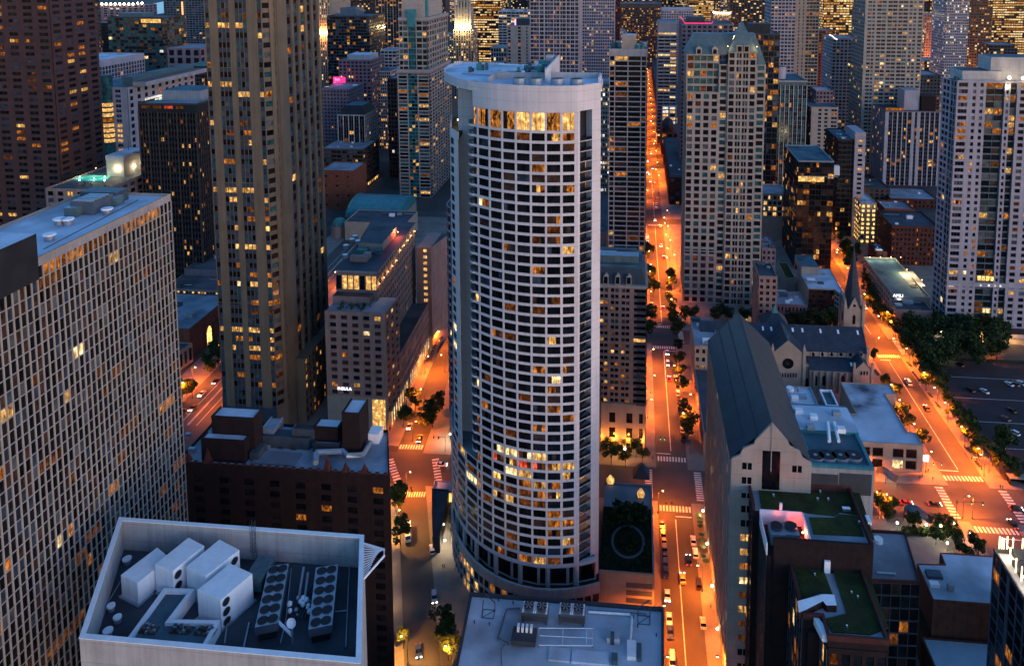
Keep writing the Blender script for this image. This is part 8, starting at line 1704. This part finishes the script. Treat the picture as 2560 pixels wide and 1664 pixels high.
# box truck
x, y = P(*cr(316, 665), 1.5); t = thing('box_truck', 'white box truck parked under the trees on the left kerb of the left street', 'truck', (x, y, .05), pi+sk); b = MB(); b.box(-1.15, 1.15, -3.6, 1.6, .8, 3.3, 'unit_w'); b.build('cargo_box', t); b = MB(); b.box(-1.05, 1.05, 1.7, 3.5, .5, 1.5, 'car_white'); b.taper(rect(-1.05, 1.05, 1.7, 3.5), 1.5, rect(-.95, .95, 1.7, 3.), 2.5, 'car_white'); b.build('cab', t); b = MB(); b.face([(-.9, 3.5, 1.56), (.9, 3.5, 1.56), (.82, 3.08, 2.42), (-.82, 3.08, 2.42)], 'gl_black'); b.build('windshield', t)
for sx in (-1, 1):
    for yy in (-2.6, 2.6): b = MB(); b.tube([(sx*.8, yy, .45), (sx*1.1, yy, .45)], .45, 'rubber', n=10); b.build('wheel', t)
for q in ((338, 1213, 'black', 'black car with headlights on the boulevard, farthest of three'), (230, 1310, 'white', 'white car on the boulevard between two dark ones'), (160, 1420, 'black', 'black car with headlights on the boulevard below the white one'), (76, 1452, 'black', 'black car on the boulevard half hidden by the mullioned slab')): car(430+q[0]/sB, 560+q[1]/sB, q[2], pi+math.atan(-kb), q[3], on=True)
car(*cs(755, 465), 'white', N+.02, 'white van driving up the right avenue past the cathedral', 'van', True); car(*cs(960, 748), 'black', N, 'dark car with red tail lights on the right avenue by the corner store', on=True); car(2161, 767, 'white', S, 'white car on the right avenue beside the cathedral spire', on=True)
for q in ((545, 545, 'red', -pi/2, 'red car waiting on the cross street by the two round trees'), (910, 562, 'black', -pi/2, 'black car waiting at the left side of the right-hand crossing'), (1962, 622, 'black', -pi/2, 'black car leaving the right-hand crossing to the right'), (1916, 820, 'black', N+.1, 'dark car with red tail lights on the near crosswalk of the right avenue')): car(*c9(*q[:2]), q[2], q[3], q[4], on=True)
for q in ((1870, 480, 'white', 'white car left of three in the parking lot row'), (1938, 482, 'grey', 'grey car between two white ones in the parking lot row'), (2000, 470, 'white', 'white car right of three in the parking lot row'), (1597, 560, 'white', 'white car alone in the middle of the parking lot'), (1445, 545, 'black', 'black car at the marked island of the parking lot'), (1900, 772, 'black', 'dark car in the lower row of the parking lot'), (1830, 862, 'grey', 'dark grey car low in the parking lot by the big bush'), (1325, 265, 'black', 'black car at the far edge of the parking lot under the trees'), (1925, 1020, 'white', 'white car half hidden behind the big bush in the parking lot')): car(*cs(*q[:2]), q[2], .35 if q[0] != 1925 else .6, q[3], 'suv' if q[0] == 1925 else 'sedan')
for q in ((1550, 70, 'silver'), (1560, 90, 'white'), (1620, 300, 'black'), (1640, 340, 'grey')): pass
for o in PROT.values():
    for c_ in list(o.children): bpy.data.objects.remove(c_)
    bpy.data.objects.remove(o)
# ================================================================== traffic signals, shelters, awnings
def signal(u, v, ang, lab, L=7, h=6.2):
    x, y = P(u, v); t = thing('traffic_signal', lab, 'traffic signal', (x, y, .15), ang, 'mast-arm traffic signals'); b = MB(); b.tube([(0, 0, 0), (0, 0, h+.6)], .12, 'steel_d', n=6); b.tube([(0, 0, h), (L, 0, h+.3)], .08, 'steel_d', n=5); b.build('mast', t)
    for d in (L*.55, L-.1): b = MB(); b.box(d-.18, d+.18, -.2, .2, h-.7, h+.4, 'black'); b.box(d-.1, d+.1, -.24, -.19, h-.6, h-.35, 'sig_g'); b.build('signal_head', t)
signal(*c9(1185, 800), 0, 'tall signal pole with its arm over the right-hand crossing', 9, 8); signal(*c9(1610, 175), pi, 'signal pole at the far right corner of the right-hand crossing'); signal(*c9(755, 220), 0, 'signal pole by the corner store at the right-hand crossing'); signal(*c2(455, 1470), pi, 'signal pole at the far right corner of the near crossing'); signal(*cr(565, 130), pi, 'signal pole on the rounded corner of the left crossing', 5); signal(*c1(212, 80), 0, 'signal pole at the far left corner of the near crossing', 4)
def canopy(pa, pb, w, h, lab):
    a, e = P(*pa, h), P(*pb, h); o = (a[0], a[1], 0); t = thing('glass_canopy', lab, 'canopy', o); n = 10; b = MB(); d = (e[0]-a[0], e[1]-a[1]); L = math.hypot(*d); q = (-d[1]/L, d[0]/L); pr = []
    for i in range(n+1): f = i/n; z = h+.9*math.sin(f*5.2); pr.append((a[0]+d[0]*f, a[1]+d[1]*f, z))
    for i in range(n): p, r = pr[i], pr[i+1]; b.face([(p[0]-q[0]*w, p[1]-q[1]*w, p[2]), (r[0]-q[0]*w, r[1]-q[1]*w, r[2]), (r[0]+q[0]*w, r[1]+q[1]*w, r[2]+.3), (p[0]+q[0]*w, p[1]+q[1]*w, p[2]+.3)], 'gl_grey')
    b.build('curved_roof', t, o); b = MB()
    for i in (0, n//2, n):
        for sg in (-1, 1): p = pr[i]; b.tube([(p[0]+q[0]*w*sg, p[1]+q[1]*w*sg, .15), (p[0]+q[0]*w*sg, p[1]+q[1]*w*sg, p[2])], .09, 'steel_d', n=5)
    b.build('frame', t, o); lo = bpy.data.objects.new('lamp_light', light_data(140, WHT)); COL.objects.link(lo); lo.parent = t; lo.location = (d[0]*.7, d[1]*.7, h-.5)
canopy(c9(160, 130), c9(430, 220), 2.2, 3.6, 'wavy glass subway canopy below the corner store'); canopy(c9(520, 620), c9(890, 740), 2.2, 3.6, 'wavy glass subway canopy beside the round trees on the plaza')
x, y = P(*c9(1965, 300), 0); t = thing('bus_shelter', 'dark bus shelter with a pale roof at the far right corner of the crossing', 'bus shelter', (x, y, .15)); b = MB(); b.box(-3.2, 3.2, -1.6, 1.6, 2.7, 2.95, 'sand'); b.build('roof', t); b = MB(); b.box(-3, 3, 1.3, 1.4, 0, 2.7, 'gl_black'); b.box(-3, -2.9, -1.4, 1.3, 0, 2.7, 'gl_black'); b.box(2.9, 3, -1.4, 1.3, 0, 2.7, 'gl_black'); b.build('glass_wall', t)
for i in range(9):
    u, v = ch(713+9*i, 985-17*i); x, y = P(u, v, 3.2); b = MB(); b.taper(rect(x-1.6, x+1.6, y-1.9, y+1.9), 3., rect(x-.1, x+.1, y-.1, y+.1), 4.3, 'car_black'); t = thing('patio_umbrella', 'black patio umbrella in the row along the hotel front on the left street', 'umbrella', (x, y, .15), 0, 'black umbrellas along the hotel front'); b.build('canopy', t, (x, y, .15)); b = MB(); b.tube([(x, y, .15), (x, y, 3.2)], .05, 'steel_d', n=5); b.build('pole', t, (x, y, .15))
for i, (u, v) in enumerate((c1(515, 505), c1(518, 530), c1(520, 555), c1(522, 580), c1(530, 640), c1(535, 680), c1(545, 720), c1(545, 790), c1(560, 820))):
    x, y = P(u, v, 2.4); t = thing('patio_umbrella', 'small patio umbrella on the lit pavement of the central avenue opposite the roof garden', 'umbrella', (x, y, .15), 0, 'umbrellas at the foot of the gabled block'); b = MB(); b.taper([(x+1.2*math.cos(k*pi/4), y+1.2*math.sin(k*pi/4)) for k in range(8)], 2.3, [(x+.06*math.cos(k*pi/4), y+.06*math.sin(k*pi/4)) for k in range(8)], 2.9, 'car_green'); b.build('canopy', t, (x, y, .15)); b = MB(); b.tube([(x, y, .15), (x, y, 2.4)], .04, 'steel_d', n=5); b.build('pole', t, (x, y, .15))
for y in (196, 212, 228, 246, 262):
    st = GX[0]; b = MB(); b.ball(st-.8, y, 4.2, .35, 'bulb_w'); o = b.build('wall_lantern', None, (st-.8, y, 4.2)); tag(o, 'glowing shop lantern on the street wall of the gabled block', 'lantern', 'lanterns along the gabled block'); l = bpy.data.objects.new('lamp_light', light_data(420, (1, .28, .05))); COL.objects.link(l); l.parent = o; l.location = (-.9, 0, .6)
for k, y in enumerate((200, 214, 228, 242, 256)):
    x = rl(y)-6.4; b = MB(); b.ball(x, y, 3.6, .35, 'bulb_w'); o = b.build('wall_lantern', None, (x, y, 3.6)); tag(o, 'bright lantern on the street side of the dark brick gothic block', 'lantern', 'lanterns along the gothic block'); l = bpy.data.objects.new('lamp_light', light_data(260, (1, .5, .18))); COL.objects.link(l); l.parent = o; l.location = (.7, 0, .5)
for k, (u, v, p_) in enumerate(((1122, 1225, 1100), (1112, 1350, 700), (1108, 1310, 700), (1125, 1085, 900))):
    x, y = P(u, v, 3.5); b = MB(); b.ball(x, y, 3.6, .3, 'bulb_w'); o = b.build('shop_lantern', None, (x, y, 3.6)); tag(o, ['lantern over the corner shop by the left crossing', 'lantern by the cafe tables below the white tower', 'lantern over the cafe front below the white tower', 'lantern at the rounded corner of the grey bay block'][k], 'lantern'); l = bpy.data.objects.new('lamp_light', light_data(p_, WHT)); COL.objects.link(l); l.parent = o; l.location = (0, 0, .4)
# ================================================================== pedestrians: one skinned body each, mid-stride
def person_mesh(sw):
    b = bpy.data.meshes.new('person'); V = [(0, 0, .95), (0, 0, 1.2), (0, .01, 1.42), (0, .03, 1.53), (0, .05, 1.64), (0, .04, 1.74), (.19, .01, 1.40), (.24, .10*sw, 1.12), (.22, .22*sw, .90), (-.19, .01, 1.40), (-.24, -.10*sw, 1.12), (-.22, -.20*sw, .90), (.10, 0, .88), (.11, -.14*sw, .50), (.11, -.30*sw, .09), (.11, -.14*sw, .05), (-.10, 0, .88), (-.11, .20*sw, .50), (-.11, .24*sw, .09), (-.11, .40*sw, .05)]
    E = [(0, 1), (1, 2), (2, 3), (3, 4), (4, 5), (2, 6), (6, 7), (7, 8), (2, 9), (9, 10), (10, 11), (0, 12), (12, 13), (13, 14), (14, 15), (0, 16), (16, 17), (17, 18), (18, 19)]
    r = [.15, .15, .16, .06, .10, .08, .07, .05, .04, .07, .05, .04, .10, .075, .05, .05, .10, .075, .05, .05]
    b.from_pydata(V, E, []); o = bpy.data.objects.new('person', b); COL.objects.link(o); m = o.modifiers.new('skin', 'SKIN'); 
    for i, q in enumerate(b.skin_vertices[0].data): q.radius = (r[i], r[i]); q.use_root = i == 0
    o.modifiers.new('sub', 'SUBSURF').levels = 1; dg = bpy.context.evaluated_depsgraph_get(); me = bpy.data.meshes.new_from_object(o.evaluated_get(dg)); bpy.data.objects.remove(o)
    me.materials.append(MATS['cloth']); me.materials.append(MATS['skin_tone'])
    for p in me.polygons: p.material_index = 1 if p.center.z > 1.5 else 0; p.use_smooth = True
    return me
PM = [person_mesh(1.), person_mesh(.6)]
hb = MB(); hb.ball(0, .03, 1.74, .115, 'car_black', n=8, k=5); o_ = hb.build('hair'); HM = o_.data; bpy.data.objects.remove(o_)
for i, (q, lab) in enumerate(((c1(288, 446), 'person in dark clothes on the near crosswalk, left of two'), (c1(322, 446), 'person in dark clothes on the near crosswalk, right of two'), (c1(197, 135), 'person in dark clothes on the left corner above the near crossing'), (c1(397, 128), 'person crossing at the right end of the upper crosswalk of the near crossing'), (cr(340, 385), 'person stepping onto the left street crosswalk beside the lit tree'), (cr(348, 408), 'person behind another on the left street crosswalk by the lit tree'), (cr(505, 510), 'person in dark clothes walking past the lit cafe on the left street'), (cr(505, 640), 'person by the cafe tables on the left street pavement'), (cr(548, 905), 'person walking in a pair below the cafe on the left street'), (cr(560, 905), 'second person of a pair walking below the cafe on the left street'), (c9(1755, 372), 'person waiting left of another at the right end of the crossing'), (c9(1787, 378), 'person waiting beside another at the right end of the crossing'), (c9(718, 248), 'person walking on the pavement below the corner store'), (c9(885, 268), 'person in dark clothes at the corner kerb below the corner store'), (c9(826, 158), 'person on the pavement beside the corner store sign'), (c9(1735, 172), 'person on the far right pavement near the bus shelter'), (c9(1828, 222), 'person between the signal pole and the bus shelter'), (cs(972, 960), 'person on the pavement left of the right avenue lamps'), (c1(595, 1155), 'person standing on the right pavement of the central avenue near the bottom'), (c1(640, 1240), 'person in pale light on the right pavement near the bottom'))):
    x, y = P(*q); o = bpy.data.objects.new('person', PM[i % 2]); COL.objects.link(o); o.location = (x, y, .15); o.rotation_euler = (0, 0, R.uniform(0, 6.28)); tag(o, lab, 'person', 'people on the pavements'); h = bpy.data.objects.new('hair', HM); COL.objects.link(h); h.parent = o
# ================================================================== camera, light, sky
cd = bpy.data.cameras.new('camera'); co = bpy.data.objects.new('camera', cd); COL.objects.link(co); SC.camera = co
co.location = CAM; co.rotation_euler = (math.pi/2-TH, 0, YAW)
cd.sensor_width = 36; cd.sensor_fit = 'HORIZONTAL'; cd.lens = 36*F/2560; cd.shift_x = (1280-PX)/2560; cd.shift_y = -(832-PY)/2560; cd.clip_start = 1; cd.clip_end = 30000
w = bpy.data.worlds.new('World'); SC.world = w; w.use_nodes = True; nt = w.node_tree; bgn = nt.nodes['Background']
sky = nt.nodes.new('ShaderNodeTexSky'); sky.sky_type = 'NISHITA'; sky.sun_disc = False
EL, AZ = math.radians(4), math.radians(128)   # low sun behind the camera, to the right
sky.sun_elevation = EL; sky.sun_rotation = AZ; sky.air_density = 1.; sky.dust_density = .6; sky.ozone_density = 3.9
nt.links.new(sky.outputs[0], bgn.inputs[0]); bgn.inputs[1].default_value = .15
sl = bpy.data.lights.new('sun', 'SUN'); so = bpy.data.objects.new('sun', sl); COL.objects.link(so); sl.energy = .15; sl.angle = math.radians(40); sl.color = (1, .68, .80)
EL2 = math.radians(10)
dv = Vector((math.sin(AZ)*math.cos(EL2), math.cos(AZ)*math.cos(EL2), math.sin(EL2))); so.rotation_euler = (-dv).to_track_quat('-Z', 'Y').to_euler()
SC.view_settings.view_transform = 'Standard'; SC.view_settings.look = 'None'; SC.view_settings.gamma = 1; SC.view_settings.exposure = EXPO
SC.cycles.use_denoising = True; SC.cycles.max_bounces = 5; SC.cycles.diffuse_bounces = 3; SC.cycles.glossy_bounces = 3; SC.cycles.sample_clamp_indirect = 4; SC.cycles.use_light_tree = True; SC.cycles.caustics_reflective = False; SC.cycles.caustics_refractive = False
